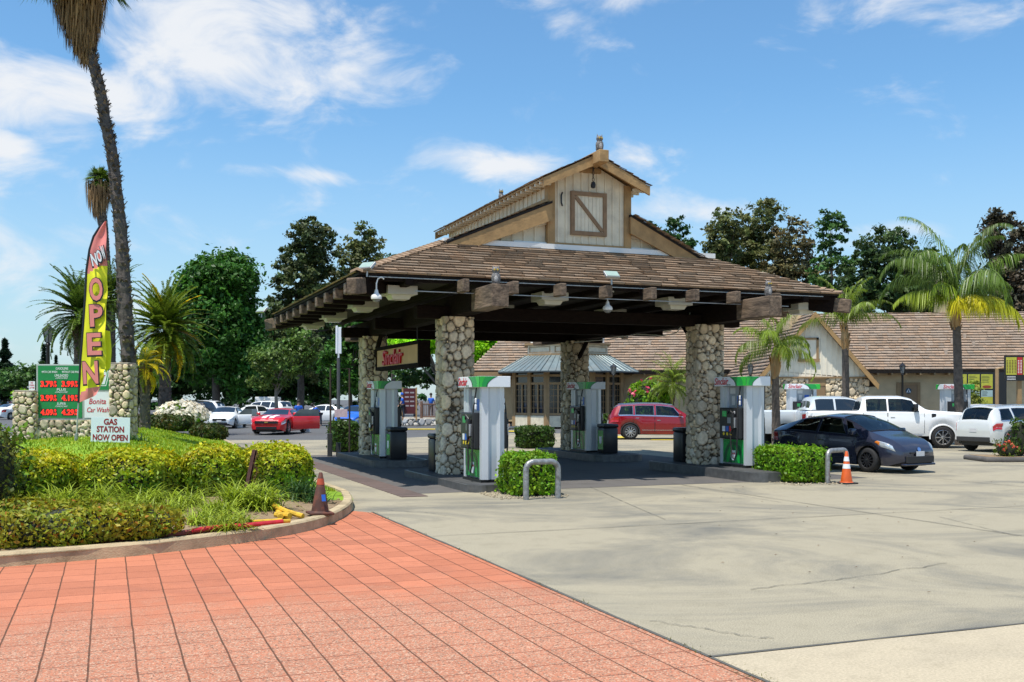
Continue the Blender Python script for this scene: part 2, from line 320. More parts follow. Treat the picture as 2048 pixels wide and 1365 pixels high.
def joints():
    mb = MB()
    def line(p, q, w=.018):
        p = Vector((*p, 0)); q = Vector((*q, 0)); d = (q-p).normalized(); n = Vector((-d.y, d.x, 0))*w/2; k = int((q-p).length/.5)+1; prev = None; o_ = 0
        pts = []
        for i in range(k+1):
            o_ = o_*.7+random.uniform(-.008, .008); c_ = p+(q-p)*i/k+n.normalized()*o_; ww = random.uniform(.6, 1.5); pts.append((c_-n*ww, c_+n*ww))
        for i in range(k): mb.add([pts[i][0], pts[i+1][0], pts[i+1][1], pts[i][1]], [(0, 1, 2, 3)])
    L_ = lambda x, y: toL(x, y)
    a = L_(0, 14.4); line((ea+.05, a[1]), (40, a[1]))
    a = L_(3.6, 22.6); line((a[0], lw[1]), (a[0], -3.2))
    line((a[0]+6.5, lw[1]), (a[0]+6.5, 20)); line((a[0]+13, lw[1]), (a[0]+13, 20)); line((9.4, -.5), (40, -.5)); line((9.4, 6), (40, 6)); line((9.4, 12.5), (40, 12.5)); line((2.6, 12), (2.6, 24)); line((-5, 17.5), (20, 17.5))
    line((3.4, -3.05), (3.4, 11.4), .014); line((-1.7, 3.9), (9.2, 3.9), .014); line((ea, lw[1]), (40, lw[1]), .03); line((ea, -24), (ea, -6), .03)
    def crack(px0, py0, px1, py1, n=26):
        p = G(px0, py0); q = G(px1, py1); pts = []; o_ = 0
        for i in range(n+1): o_ += random.uniform(-.09, .09); v = p.lerp(q, i/n); a_ = toL(v.x, v.y+o_*.6); pts.append(Vector((a_[0], a_[1], 0)))
        for i in range(n):
            w_ = random.uniform(.002, .007); d_ = (pts[i+1]-pts[i]).normalized(); nn_ = Vector((-d_.y, d_.x, 0))*w_; mb.add([pts[i]-nn_, pts[i+1]-nn_, pts[i+1]+nn_, pts[i]+nn_], [(0, 1, 2, 3)])
    crack(1340, 967, 1560, 1005); crack(1180, 975, 1330, 1040); crack(1880, 1035, 2040, 1075); crack(760, 1020, 900, 1030); crack(1500, 1180, 1900, 1130); crack(1300, 1245, 1560, 1290)
    o = mb.build('pavement_joints', jt, None, (O1[0], O1[1], .0095), TH); tag(o, kind='structure')
joints()
yel = M('worn yellow road paint', (.62, .47, .05), .8, var=.3, scale=2)
def marks():
    mb = MB()
    for (x0, y0, x1, y1) in [(805, 846, 850, 850), (815, 839, 840, 841), (838, 840, 862, 843), (1225, 873, 1248, 879), (1060, 853, 1100, 857), (1300, 878, 1350, 881), (1010, 862, 1050, 864), (760, 858, 900, 859.5), (1700, 906, 1760, 908)]:
        a_ = G(x0, y1); b_ = G(x1, y1); c_ = G(x1+8, y0); d_ = G(x0+8, y0); mb.add([a_, b_, c_, d_], [(0, 1, 2, 3)])
    tag(mb.build('yellow_road_marking', yel, None, (0, 0, .009)), kind='structure')
marks()
# planter: kerb, soil, lawn
KP = [G(-420, 1172), G(-160, 1150), G(0, 1136), G(160, 1123), G(310, 1109), G(500, 1085), G(570, 1073), G(625, 1061), G(662, 1049), G(688, 1036), G(703, 1024), G(707, 1014), G(703, 1005), G(690, 994)]
KP = [(p.x, p.y) for p in KP]+[(-6.1, 27), (-9.0, 35), (-13.0, 46)]
PP = KP+[(-14.2, 47.2), (-19.5, 46.5), (-15.9, 33), (-15.6, 20), (-15.2, 9.5)]
def inpoly(x, y, P_=None):
    P_ = P_ or PP; c_ = False; j = len(P_)-1
    for i in range(len(P_)):
        xi, yi = P_[i]; xj, yj = P_[j]
        if (yi > y) != (yj > y) and x < (xj-xi)*(y-yi)/(yj-yi)+xi: c_ = not c_
        j = i
    return c_
def near(x, y, P_=None):
    P_ = P_ or PP; best = (1e9, None)
    for i in range(len(P_)):
        a_ = P_[i]; b_ = P_[(i+1) % len(P_)]; dx, dy = b_[0]-a_[0], b_[1]-a_[1]; t = max(0, min(1, ((x-a_[0])*dx+(y-a_[1])*dy)/(dx*dx+dy*dy)))
        qx, qy = a_[0]+t*dx, a_[1]+t*dy; d = math.hypot(x-qx, y-qy)
        if d < best[0]: best = (d, (qx, qy))
    return best
def HZ(x, y):
    if not inpoly(x, y): return 0.0
    d = near(x, y)[0]
    return .125+.70*sst((d-.3)/4.2)*sst((y-18.3)/4.5)+.05*sst(d/1.5)
def planter():
    # kerb
    def smooth(pts, n=4):
        out = []
        for i in range(len(pts)-1):
            p0 = pts[max(i-1, 0)]; p1 = pts[i]; p2 = pts[i+1]; p3 = pts[min(i+2, len(pts)-1)]
            for k in range(n):
                t = k/n; out.append(tuple(.5*((2*p1[j])+(-p0[j]+p2[j])*t+(2*p0[j]-5*p1[j]+4*p2[j]-p3[j])*t*t+(-p0[j]+3*p1[j]-3*p2[j]+p3[j])*t**3) for j in (0, 1)))
        return out+[pts[-1]]
    S = smooth(KP[:14]+[(-4.6, 23), (-6.1, 27), (-9.0, 35), (-13.0, 46)]); mb = MB(); n = len(S); vs = []
    for i, p in enumerate(S):
        q0 = S[max(i-1, 0)]; q1 = S[min(i+1, n-1)]; d = Vector((q1[0]-q0[0], q1[1]-q0[1], 0)).normalized(); nr = Vector((-d.y, d.x, 0)); pv = Vector((p[0], p[1], 0)); h = .16
        vs += [pv+Vector((0, 0, -.04)), pv+nr*.015+Vector((0, 0, h-.025)), pv+nr*.04+Vector((0, 0, h)), pv+nr*.17+Vector((0, 0, h)), pv+nr*.185+Vector((0, 0, -.04))]
    fs = [(i*5+k, (i+1)*5+k, (i+1)*5+k+1, i*5+k+1) for i in range(n-1) for k in range(4)]
    mb.add(vs, fs); kerbm = M('stained concrete kerb', (.46, .36, .21), .9, var=.25, scale=5, bump=.4, bscale=60, dirt=(.20, .14, .07, .7), dscale=2.2)
    o = mb.build('planter_kerb', kerbm, smooth=True, angle=35); tag(o, kind='structure')
    step = .3; xs = np.arange(-20.1, -2.2, step); ys = np.arange(9.3, 47.6, step); ins = {}
    V = []; idx = {}; S_ = [[], []]
    def vid(i, j):
        if (i, j) not in idx:
            x, y = xs[i], ys[j]
            if not inpoly(x, y) or near(x, y)[0] < .1:
                d, q = near(x, y); x, y = q
                z = .125
            else: z = HZ(x, y)+.012*math.sin(x*5)*math.cos(y*4)
            idx[(i, j)] = len(V); V.append((x, y, z))
        return idx[(i, j)]
    for i in range(len(xs)-1):
        for j in range(len(ys)-1):
            k = sum(inpoly(xs[i+a_], ys[j+b_]) for a_ in (0, 1) for b_ in (0, 1))
            if not k: continue
            f = [vid(i, j), vid(i+1, j), vid(i+1, j+1), vid(i, j+1)]
            cx, cy = xs[i], ys[j]
            lawn = cy > 19.4+.1*math.sin(cx*3) or (cx > -4.4+(18-cy)*.3 and cy > 17.6)
            S_[1 if lawn else 0].append(f)
    for nm, fs, m_ in (('planter_soil', S_[0], soil), ('lawn', S_[1], lawnm)):
        me = bpy.data.meshes.new(nm); me.from_pydata(V, [], fs); me.materials.append(m_); me.polygons.foreach_set('use_smooth', [True]*len(fs))
        bm = bmesh.new(); bm.from_mesh(me); bmesh.ops.remove_doubles(bm, verts=bm.verts, dist=.002); bmesh.ops.delete(bm, geom=[v for v in bm.verts if not v.link_faces], context='VERTS'); bm.to_mesh(me); bm.free()
        tag(link(nm, me), kind='structure')
    # grass blades
    n = 0; Vv = []; Cc = []
    while n < 26000:
        y = 19.4+28*random.random()**1.5; x = random.uniform(-19, -3)
        if not inpoly(x, y) or near(x, y)[0] < .2: continue
        z = HZ(x, y)-.01; t = random.random()*6.28; w = .012*(1+y/40); h = random.uniform(.04, .09); dx, dy = math.cos(t)*w, math.sin(t)*w; lx, ly = random.gauss(0, .025), random.gauss(0, .025)
        Vv += [(x-dx, y-dy, z), (x+dx, y+dy, z), (x+lx, y+ly, z+h)]; g_ = random.uniform(.7, 1.3); yl = random.uniform(.9, 1.5); Cc += [(g_*yl, g_, g_*.8)]*3; n += 1
    tag(fast('lawn_grass', Vv, np.arange(len(Vv)).reshape(-1, 3), Cc, leafM('grass blades', (.27, .40, .02))), kind='stuff')
planter()

# ------------------------------------------------------------------ stones
def voro(Wd, Hh, periodic, r0, r1, seed, step):
    rng = np.random.default_rng(seed); pts = []; 
    for rr, tries in ((r1, 60), ((r0+r1)/2, 500), (r0, 3000), (r0*.6, 2500), (r0*.38, 3500)):
        for _ in range(tries):
            p = rng.uniform((0, 0), (Wd, Hh)); r_ = rr*rng.uniform(.85, 1.15); ok = True
            for q in pts:
                dx = abs(p[0]-q[0]); dx = min(dx, Wd-dx) if periodic else dx
                if math.hypot(dx, (p[1]-q[1])*.85) < (r_+q[2])*.82: ok = False; break
            if ok: pts.append((p[0], p[1], r_))
    A = np.array(pts); nx = max(8, int(Wd/step)); nz = max(8, int(Hh/step))
    gx = np.linspace(0, Wd, nx, endpoint=not periodic); gz = np.linspace(0, Hh, nz); X, Z = np.meshgrid(gx, gz, indexing='ij'); Xf, Zf = X.ravel(), Z.ravel()
    ang = rng.uniform(0, math.pi, len(A)); ec = rng.uniform(.82, 1.0, len(A))
    F1 = np.full(Xf.size, 9.); F2 = np.full(Xf.size, 9.); ID = np.zeros(Xf.size, int)
    for i, (px, pz, r_) in enumerate(A):
        dx = Xf-px
        if periodic: dx = (dx+Wd/2) % Wd-Wd/2
        dz = (Zf-pz)*.88; ca, sa = math.cos(ang[i]), math.sin(ang[i]); ux = dx*ca+dz*sa; uz = (-dx*sa+dz*ca)/ec[i]
        d = np.sqrt(ux*ux+uz*uz)/r_
        m1 = d < F1; F2 = np.where(m1, F1, np.minimum(F2, d)); ID = np.where(m1, i, ID); F1 = np.where(m1, d, F1)
    edge = np.clip((F2-F1-.13)/.5, 0, 1); rad = np.clip((1.04-F1)/.5, 0, 1)
    h = np.sqrt(1-(1-np.minimum(edge, np.clip(rad*1.6, 0, 1)))**2)
    tone = rng.uniform(.62, 1.25, len(A)); warm = rng.uniform(-.06, .12, len(A))
    col = np.stack([tone*(1+warm), tone*(1+warm*.4), tone*(1-warm*.6)], 1)[ID]
    mort = (h < .12)[:, None]; col = np.where(mort, np.array([[.15, .14, .125]]), col*(.75+.25*h[:, None]))
    return nx, nz, X, Z, h.reshape(nx, nz), col
def stone_pillar(name, hx, hy, z0, z1, parent, loc, rot=0, seed=1, r0=.065, r1=.155, bulge=.085, cr=.09, top=True, step=.02):
    per = 2*(2*hx-2*cr)+2*(2*hy-2*cr)+2*math.pi*cr; nx, nz, X, Z, H, col = voro(per, z1-z0, True, r0, r1, seed, step)
    segs = []; 
    def pos(t):
        L_ = [('l', 2*hx-2*cr, (-hx+cr, -hy), (1, 0)), ('c', cr*math.pi/2, (hx-cr, -hy+cr), -90), ('l', 2*hy-2*cr, (hx, -hy+cr), (0, 1)), ('c', cr*math.pi/2, (hx-cr, hy-cr), 0),
              ('l', 2*hx-2*cr, (hx-cr, hy), (-1, 0)), ('c', cr*math.pi/2, (-hx+cr, hy-cr), 90), ('l', 2*hy-2*cr, (-hx, hy-cr), (0, -1)), ('c', cr*math.pi/2, (-hx+cr, -hy+cr), 180)]
        for k, ln, c_, d in L_:
            if t <= ln+1e-9:
                if k == 'l': return (c_[0]+d[0]*t, c_[1]+d[1]*t, d[1], -d[0])
                a_ = R(d)+t/cr; return (c_[0]+cr*math.cos(a_), c_[1]+cr*math.sin(a_), math.cos(a_), math.sin(a_))
            t -= ln
        return pos(0)
    base = np.array([pos(t) for t in X[:, 0]]); hb = (H-.5)*bulge*1.0
    V = np.stack([base[:, None, 0]+base[:, None, 2]*hb, base[:, None, 1]+base[:, None, 3]*hb, Z+z0], -1).reshape(-1, 3)
    i = np.arange(nx)[:, None]; j = np.arange(nz-1)[None, :]; a_ = i*nz+j; b_ = ((i+1) % nx)*nz+j
    Fq = np.stack([a_, b_, b_+1, a_+1], -1).reshape(-1, 4)
    o = fast(name, V, Fq, col, stone_m, parent, loc, rot, smooth=True)
    return o
def stone_panel(name, w, h, parent, loc, rot, seed, r0=.07, r1=.16, bulge=.08, step=.03):
    nx, nz, X, Z, H, col = voro(w, h, False, r0, r1, seed, step)
    V = np.stack([X, -(H*bulge), Z], -1).reshape(-1, 3); i = np.arange(nx-1)[:, None]; j = np.arange(nz-1)[None, :]; a_ = i*nz+j; b_ = (i+1)*nz+j
    return fast(name, V, np.stack([a_, b_, b_+1, a_+1], -1).reshape(-1, 4), col, stone_m, parent, loc, rot, smooth=True)

# ------------------------------------------------------------------ shingles
def shingles(name, O, ux, us, nn, poly, expo, wid, parent, thick=.03, mat=None, jit=.15, seed=3):
    rr = random.Random(seed); O = Vector(O); ux = Vector(ux).normalized(); us = Vector(us).normalized(); nn = Vector(nn).normalized(); smax = max(p[1] for p in poly); smin = min(p[1] for p in poly)
    V = []; Fc = []; Cc = []; s = smin
    def xr(sv):
        xs_ = []
        for i in range(len(poly)):
            (x0, s0), (x1, s1) = poly[i], poly[(i+1) % len(poly)]
            if (s0 <= sv) != (s1 <= sv): xs_.append(x0+(sv-s0)/(s1-s0)*(x1-x0))
        return (min(xs_), max(xs_)) if len(xs_) > 1 else None
    row = 0
    while s < smax-.02:
        e = min(expo, smax-s); lo = xr(s+e*.5); 
        if lo:
            x = lo[0]-rr.random()*wid
            while x < lo[1]:
                w = wid*rr.uniform(.7, 1.3); xa, xb = max(x, lo[0]), min(x+w-.008, lo[1]); x += w
                if xb-xa < .01: continue
                j0 = rr.uniform(-.012, .012); th = thick*rr.uniform(.8, 1.35); n0 = len(V)
                for (xx, ss, nv) in ((xa, s+j0-.01, th), (xb, s+j0-.01, th), (xb, s+e+.02, .006), (xa, s+e+.02, .006), (xa, s+j0+.03, .0), (xb, s+j0+.03, .0)):
                    V.append(O+ux*xx+us*ss+nn*nv)
                Fc += [(n0, n0+1, n0+2, n0+3), (n0+4, n0+5, n0+1, n0), (n0+4, n0, n0+3, n0+3), ]
                Fc.pop(); t = 1+rr.uniform(-jit, jit); wv = rr.uniform(-.05, .08); Cc += [(t*(1+wv), t, t*(1-wv))]*6
        s += expo; row += 1
    return fast(name, [tuple(v) for v in V], Fc, Cc, mat or shingle, parent)
# ------------------------------------------------------------------ canopy
deck_m = M('roof deck underside', (.016, .011, .008), .9, var=.2)  # deck colour darkened to hold the shade under the roof
def canopy():
    root = empty('gas_canopy', 'timber and river stone canopy with a shingled hip roof and cream cupola over the pumps', 'canopy', (O1[0], O1[1], 0), TH)
    EZ = 4.5; aL, aR, bF, bB = -2.7, 9.42, -1.9, 9.6; g0, g1 = .05, 7.45; gb = 1.0; m0, m1 = 2.8, 5.0; gB = 8.4
    kf = .40; zg = EZ+kf*(gb-bF); kl = (zg-EZ)/(g0-aL); kr = .48; zl = EZ+kl*(m0-aL); zr = EZ+kr*(aR-m1)
    # planes with shingles
    sf = math.hypot(gb-bF, zg-EZ)
    rf = MB()
    th = .05
    def slabp(pts):  # deck slab below shingles
        n = len(pts); vs = [Vector(p)+Vector((0, 0, -.008)) for p in pts]+[Vector(p)+Vector((0, 0, -.07)) for p in pts]
        rf.add(vs, [tuple(range(n)), tuple(range(2*n-1, n-1, -1))]+[(i, n+i, n+(i+1) % n, (i+1) % n) for i in range(n)])
    slabp([(aL, bF, EZ), (aR, bF, EZ), (g1, gb, zg-.0), (g0, gb, zg)])
    slabp([(aL, bB, EZ), (aL, bF, EZ), (g0, gb, zg), (g0, gb-.28, zg), (m0, gb-.28, zl), (m0, gB+.3, zl), (g0, gB+.3, zg)])
    slabp([(aR, bF, EZ), (aR, bB, EZ), (g1, gB+.3, EZ+kr*(aR-g1)), (m1, gB+.3, zr), (m1, gb-.28, zr), (g1, gb-.28, EZ+kr*(aR-g1)), (g1, gb, EZ+kr*(aR-g1))])
    slabp([(aR, bB, EZ), (aL, bB, EZ), (g0, gB+.3, zg), (g1, gB+.3, zg)])
    roof = rf.build('roof', deck_m, root)
    nf = Vector((0, -kf, 1)); us = Vector((0, gb-bF, zg-EZ))
    shingles('front_shingles', (aL-.08, bF-.10, EZ-.04), (1, 0, 0), us, nf, [(0, 0), (aR-aL+.16, 0), (g1-aL+.08, sf+.1), (g0-aL+.08, sf+.1)], .235, .40, roof, thick=.05)
    sl_ = math.hypot(m0-aL, zl-EZ); ul = Vector((m0-aL, 0, zl-EZ)); tl = sl_*(g0-aL)/(m0-aL)
    shingles('side_shingles', (aL-.08, bB, EZ-.03), (0, -1, 0), ul, Vector((-kl, 0, 1)), [(0, 0), (bB-bF+.1, 0), (bB-gb, tl), (bB-gb+.3, tl), (bB-gb+.3, sl_), (bB-gB-.3, sl_), (bB-gB-.3, tl)], .24, .4, roof, seed=5)
    sr_ = math.hypot(aR-m1, zr-EZ); tr_ = sr_*(aR-g1)/(aR-m1)
    shingles('side_shingles', (aR+.08, bF-.1, EZ-.03), (0, 1, 0), Vector((m1-aR, 0, zr-EZ)), Vector((kr, 0, 1)), [(0, 0), (bB-bF+.1, 0), (gB+.3-bF, tr_), (gB+.3-bF, sr_), (gb-.3-bF, sr_), (gb-.3-bF, tr_), (gb-bF, tr_)], .24, .4, roof, seed=6)
    # hip caps
    rr = random.Random(2)
    for (p, q, outa) in (((aL-.06, bF-.06, EZ+.02), (g0, gb, zg+.05), -1), ((aR+.06, bF-.06, EZ+.02), (g1, gb, EZ+kr*(aR-g1)+.05), 1)):
        hc = MB(); p, q = Vector(p), Vector(q); d = (q-p); n = int(d.length/.21); d = d.normalized(); side = Vector((d.y, -d.x, 0)).normalized()
        for i in range(n):
            c_ = p+d*(i*.21); t = rr.uniform(.75, 1.25); hc.col = (t*1.03, t, t*.95); e = d*.26; w = .15
            for sg in (-1, 1):
                o_ = side*sg*w+Vector((0, 0, -.055)); up = Vector((0, 0, .045))
                hc.add([c_+up, c_+o_+up, c_+o_+e, c_+e, c_, c_+o_], [(0, 1, 2, 3), (4, 5, 1, 0)])
        hc.build('hip_cap', shingle, roof)
    # ceiling and fascia
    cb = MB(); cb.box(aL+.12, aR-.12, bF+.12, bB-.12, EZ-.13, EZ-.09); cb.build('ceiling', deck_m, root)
    fb = MB(); fb.box(aL+.02, aR-.02, bF+.03, bF+.08, EZ-.17, EZ-.075); fb.box(aL+.02, aR-.02, bB-.08, bB-.03, EZ-.17, EZ-.075); fb.box(aL+.03, aL+.08, bF+.08, bB-.08, EZ-.17, EZ-.075); fb.box(aR-.08, aR-.03, bF+.08, bB-.08, EZ-.17, EZ-.075); fb.build('fascia', wood_dark, root)
    cd = MB(); cd.tube([(aL+.2, bF-.02, EZ-.10), (aR-.5, bF-.02, EZ-.10)], .014, 6); cd.tube([(aL+1.2, bF+.02, EZ-.36), (aR-1.5, bF+.02, EZ-.37)], .012, 6); cd.build('conduit', metal_g, root)
    # rafters (logs): shaded run painted dark, sunlit weathered ends painted lighter
    for k in range(-1, 10):
        a = -.525+1.115*k
        if k in (8, 9): ext = -1.95
        elif k == -1: ext = -1.95
        else: ext = -2.62
        b_ = MB(); b_.rbox(a-.085, a+.085, bF-.05, bB+.5, 4.25, 4.39, .02); o = b_.build('rafter', wood_dark, root)
        if -1 < k < 8: b_ = MB(); b_.rbox(a-.075, a+.075, -2.36, bF-.052, 4.12, 4.39, .02); b_.build('rafter_end', wood_grey, root)
    for k in range(10):
        bb = -.75+1.10*k; b_ = MB(); b_.rbox(aL+.14, aL+.9, bb-.12, bb+.12, 4.12, 4.37, .02); b_.build('outrigger', wood_dark, root); b_ = MB(); b_.rbox(aL-.05, aL+.138, bb-.11, bb+.11, 4.13, 4.38, .02); b_.build('outrigger_end', wood_grey, root)
        b_ = MB(); b_.rbox(aR-.9, aR+.05, bb-.10, bb+.10, 4.07, 4.37, .03); b_.build('outrigger', wood_grey, root)
    for (x, y, dx, dy) in ((aL, bF, -1, -1), (aR, bF, 1, -1), (aL, bB, -1, 1), (aR, bB, 1, 1)):
        T = Matrix.Translation((x, y, 4.2)) @ Matrix.Rotation(math.atan2(dy, dx), 4, 'Z') @ Matrix.Rotation(R(8), 4, 'Y'); b_ = MB(); b_.rbox(-3, -.12, -.13, .13, -.2, .2, .03, T=T); b_.build('hip_beam', wood_dark, root); b_ = MB(); b_.rbox(-.118, .28, -.12, .12, -.17, .17, .03, T=T); b_.build('hip_beam_end', wood_grey, root)
    for a in (0, 6.74):
        b_ = MB(); b_.rbox(a-.19, a+.19, -1.7, 10.2, 3.77, 4.24, .02); b_.build('main_beam', wood_dark, root)
        for y0_, y1_ in ((-2.98, -1.702), (10.202, 11.0)): b_ = MB(); b_.rbox(a-.19, a+.19, y0_, y1_, 3.77, 4.24, .02); b_.build('beam_end', wood_grey, root)
    for b0 in (0, 3.94, 7.88):
        b_ = MB(); b_.rbox(-.95, 7.7, b0-.16, b0+.16, 3.72, 4.02, .03); b_.build('cross_beam', wood_dark, root)
    # braces under the beams
    for a in (0, 6.74):
        for b0, s in ((0, 1), (7.88, -1)):
            b_ = MB(); b_.tube([(a, b0+s*.2, 3.1), (a, b0+s*1.1, 3.85)], .07, 6); b_.build('brace', wood_dark, root)
    # electric cable slung between the right hand columns
    cbm = MB(); cbm.tube([(6.5, .3, 4.1), (6.45, .9, 3.62), (6.45, 1.6, 3.58), (6.5, 3.2, 3.72), (6.5, 5.0, 3.66), (6.5, 7.4, 3.7)], .014, 5); cbm.build('cable', white_paint, root)
    # pillars
    for i, (a, b0) in enumerate(((0, 0), (6.74, 0), (0, 7.88), (6.74, 7.88))):
        stone_pillar('stone_pillar', .345, .345, .12, 3.76, root, (a, b0, 0), 0, seed=20+i)
    # gable walls with battens
    def gable_wall(bw, s, nm):
        w = MB(); poly = [(g0+.35, zg-.02), (g1-.2, zg-.02), (m1, zr-.12), (m0, zl-.12)]
        vs = [Vector((x, bw, z)) for x, z in poly]+[Vector((x, bw+.1*s, z)) for x, z in poly]
        w.add(vs, [(0, 1, 2, 3), (7, 6, 5, 4)]+[(i, i+4, (i+1) % 4+4, (i+1) % 4) for i in range(4)])
        for i in range(22):
            x = g0+.6+i*.30
            if m0-.02 < x < m1+.02 or x > g1-.5: continue
            zt = (EZ+kl*(x-aL) if x < m0 else EZ+kr*(aR-x))-.36
            if zt > zg+.1: w.box(x-.025, x+.025, bw-.03*s, bw, zg+.02, zt)
        o = w.build(nm, cream, root); return o
    gable_wall(gb+.02, 1, 'gable_wall'); gable_wall(gB, -1, 'gable_wall')
    for (x0, z0, x1, z1) in ((g0-.05, zg-.0, m0, zl), (g1+.08, EZ+kr*(aR-g1), m1, zr)):
        for yb in (gb-.27, gB+.2):
            bb = MB(); vs = [Vector((x, y, z)) for y in (yb, yb+.07) for x, z in ((x0, z0-.06), (x1, z1-.06), (x1, z1-.50), (x0+(x1-x0)*.22, z0+(z1-z0)*.22-.42))]
            bb.add(vs, [(0, 1, 2, 3), (7, 6, 5, 4), (0, 4, 5, 1), (1, 5, 6, 2), (2, 6, 7, 3), (3, 7, 4, 0)])
            # soffit
            vs = [Vector((x, y, z)) for x, z in ((x0, z0-.075), (x1, z1-.075)) for y in (yb, gb+.02 if yb < gb else gB)]
            bb.add(vs, [(0, 1, 3, 2)]); bb.build('barge_board', wood_tan, root)
    fl = MB(); fl.box(g0-.05, g1+.12, gb-.20, gb+.0, zg-.04, zg+.085); fl.box(m0-.95, g1-.35, gb-.06, gb+.0, zg+.088, zg+.14); fl.build('flashing', white_paint, root)
    # white trim line under the barges
    for (x0, z0, x1, z1) in ((g0+.75, zg+.08, m0, zl-.52), (g1-.5, zg+.08, m1, zr-.52)):
        T = Matrix.Translation(((x0+x1)/2, gb-.035, (z0+z1)/2)) @ Matrix.Rotation(-math.atan2(z1-z0, x1-x0), 4, 'Y'); L_ = math.hypot(x1-x0, z1-z0); tr = MB(); tr.box(-L_/2, L_/2, -.03, .03, -.035, .035, 0, T); tr.build('trim', cream, root)
    # cupola / monitor
    ez = 7.33; rz = 8.03; mc = (m0+m1)/2; f0 = gb-.10; bk = 9.0
    w = MB(); zt = ez+.02; za = rz-.14
    for yb in (f0, bk):
        vs = [Vector((x, y, z)) for y in (yb, yb+.08) for x, z in ((m0, zg-.02), (m1, zg-.02), (m1, zt), (mc, za), (m0, zt))]
        w.add(vs, [(0, 1, 2, 3, 4), (9, 8, 7, 6, 5)]+[(i, i+5, (i+1) % 5+5, (i+1) % 5) for i in range(5)])
    w.box(m0, m0+.06, f0+.08, bk, 5.9, ez+.02); w.box(m1-.06, m1, f0+.08, bk, 5.9, ez+.02)
    for i in range(1, 10):
        x = m0+i*.22
        if 3.38 < x < 4.42: w.box(x-.02, x+.02, f0-.03, f0, zg+.15, zg+.33); w.box(x-.02, x+.02, f0-.03, f0, 7.15, ez+.0+(.55*(1-abs(x-mc)/1.1))-.02)
        else: w.box(x-.02, x+.02, f0-.03, f0, zg+.15, ez-.02+(.5*(1-abs(x-mc)/1.1)))
    n = int((bk-f0)/.30)
    for i in range(n):
        y = f0+.25+i*.30
        for xa in ((m0-.03, m0), (m1, m1+.03)): w.box(xa[0], xa[1], y-.02, y+.02, zl-.25, ez)
    w.build('cupola_wall', cream, root)
    p = MB()
    for x0 in (m0-.035, m1-.125): p.box(x0, x0+.16, f0-.05, f0+.0, zg+.02, ez+.03)
    for x0 in (m0-.075, m1): p.box(x0+.0, x0+.075, f0-.045, f0+.16, zg+.05, ez+.0)
    p.box(m0+.13, m1-.13, f0-.045, f0, zg+.02, zg+.14)
    for xs_ in (m0-.05, m1): p.box(xs_, xs_+.05, f0+.16, bk, zl-.30 if xs_ < mc else zr-.2, (zl if xs_ < mc else zr)+.10); p.box(xs_, xs_+.05, f0+.16, bk, ez-.12, ez)
    p.build('cupola_post', wood_tan, root)
    # monitor roof
    rb = MB(); e0_, e1_ = m0-.36, m1+.40; y0, y1 = f0-.42, bk+.40; sl2 = (rz-ez)/(mc-e0_)
    for sgn in (0, 1):
        xs0 = e0_ if not sgn else e1_
        vs = [Vector((x, y, z)) for y in (y0, y1) for x, z in ((xs0, ez-.02), (mc, rz-.02), (mc, rz-.07), (xs0, ez-.07))]
        rb.add(vs, [(0, 1, 2, 3), (7, 6, 5, 4), (0, 4, 5, 1), (3, 2, 6, 7), (0, 3, 7, 4), (1, 5, 6, 2)])
    mr_ = rb.build('cupola_roof', wood_tan, root)
    L_ = math.hypot(mc-e0_, rz-ez)
    shingles('cupola_shingles', (e0_-.04, y1, ez-.02), (0, -1, 0), (mc-e0_, 0, rz-ez), (-sl2, 0, 1), [(0, 0), (y1-y0+.05, 0), (y1-y0+.05, L_), (0, L_)], .2, .26, mr_, seed=8)
    shingles('cupola_shingles', (e1_+.04, y0-.05, ez-.02), (0, 1, 0), (mc-e1_, 0, rz-ez), (sl2, 0, 1), [(0, 0), (y1-y0+.05, 0), (y1-y0+.05, L_), (0, L_)], .2, .26, mr_, seed=9)
    rcap = MB(); rcap.col = (.9, .88, .85); rcap.prism([(mc-.14, -.055), (mc+.14, -.055), (mc, .045)], 0, 1, 0, Matrix(((1, 0, 0, 0), (0, 0, (y1-y0), y0), (0, 1, 0, rz+.02), (0, 0, 0, 1)))); rcap.build('ridge_cap', shingle, mr_)
    for (x0, x1) in ((e0_, mc), (e1_, mc)):
        for yb in (y0-.03, y1-.04):
            bg_ = MB(); vs = [Vector((x, y, z)) for y in (yb, yb+.06) for x, z in ((x0, ez-.03), (x1, rz-.03), (x1, rz-.28), (x0, ez-.25))]
            bg_.add(vs, [(0, 1, 2, 3), (7, 6, 5, 4), (0, 4, 5, 1), (1, 5, 6, 2), (2, 6, 7, 3), (3, 7, 4, 0)]); bg_.build('cupola_barge', wood_tan, root)
    rt = MB(); rt2 = MB()
    for i in range(28):
        y = y0+.25+i*.31
        if y > y1-.1: break
        rt.box(e0_+.01, m0-.05, y-.03, y+.03, ez-.14, ez-.05); rt2.box(m1+.05, e1_-.01, y-.03, y+.03, ez-.14, ez-.05)
    rt.build('rafter_tails', cream, root); rt2.build('rafter_tails', cream, root)
    b_ = MB(); b_.rbox(mc-.13, mc+.13, y0-.42, y0+.5, rz-.30, rz-.0, .015); b_.build('ridge_beam', wood_tan, root)
    b_ = MB(); b_.box(mc-.28, mc+.28, f0-.12, f0-.001, rz-.42, rz-.32); b_.build('beam_bracket', wood_tan, root)
    # loft door
    d0, d1, q0, q1 = 3.36, 4.36, 6.02, 7.12; dr = MB()
    for i in range(8): dr.box(d0+.08+i*.106, d0+.08+i*.106+.098, f0-.035, f0-.004, q0+.08, q1-.08)
    dr.build('loft_door', cream, root)
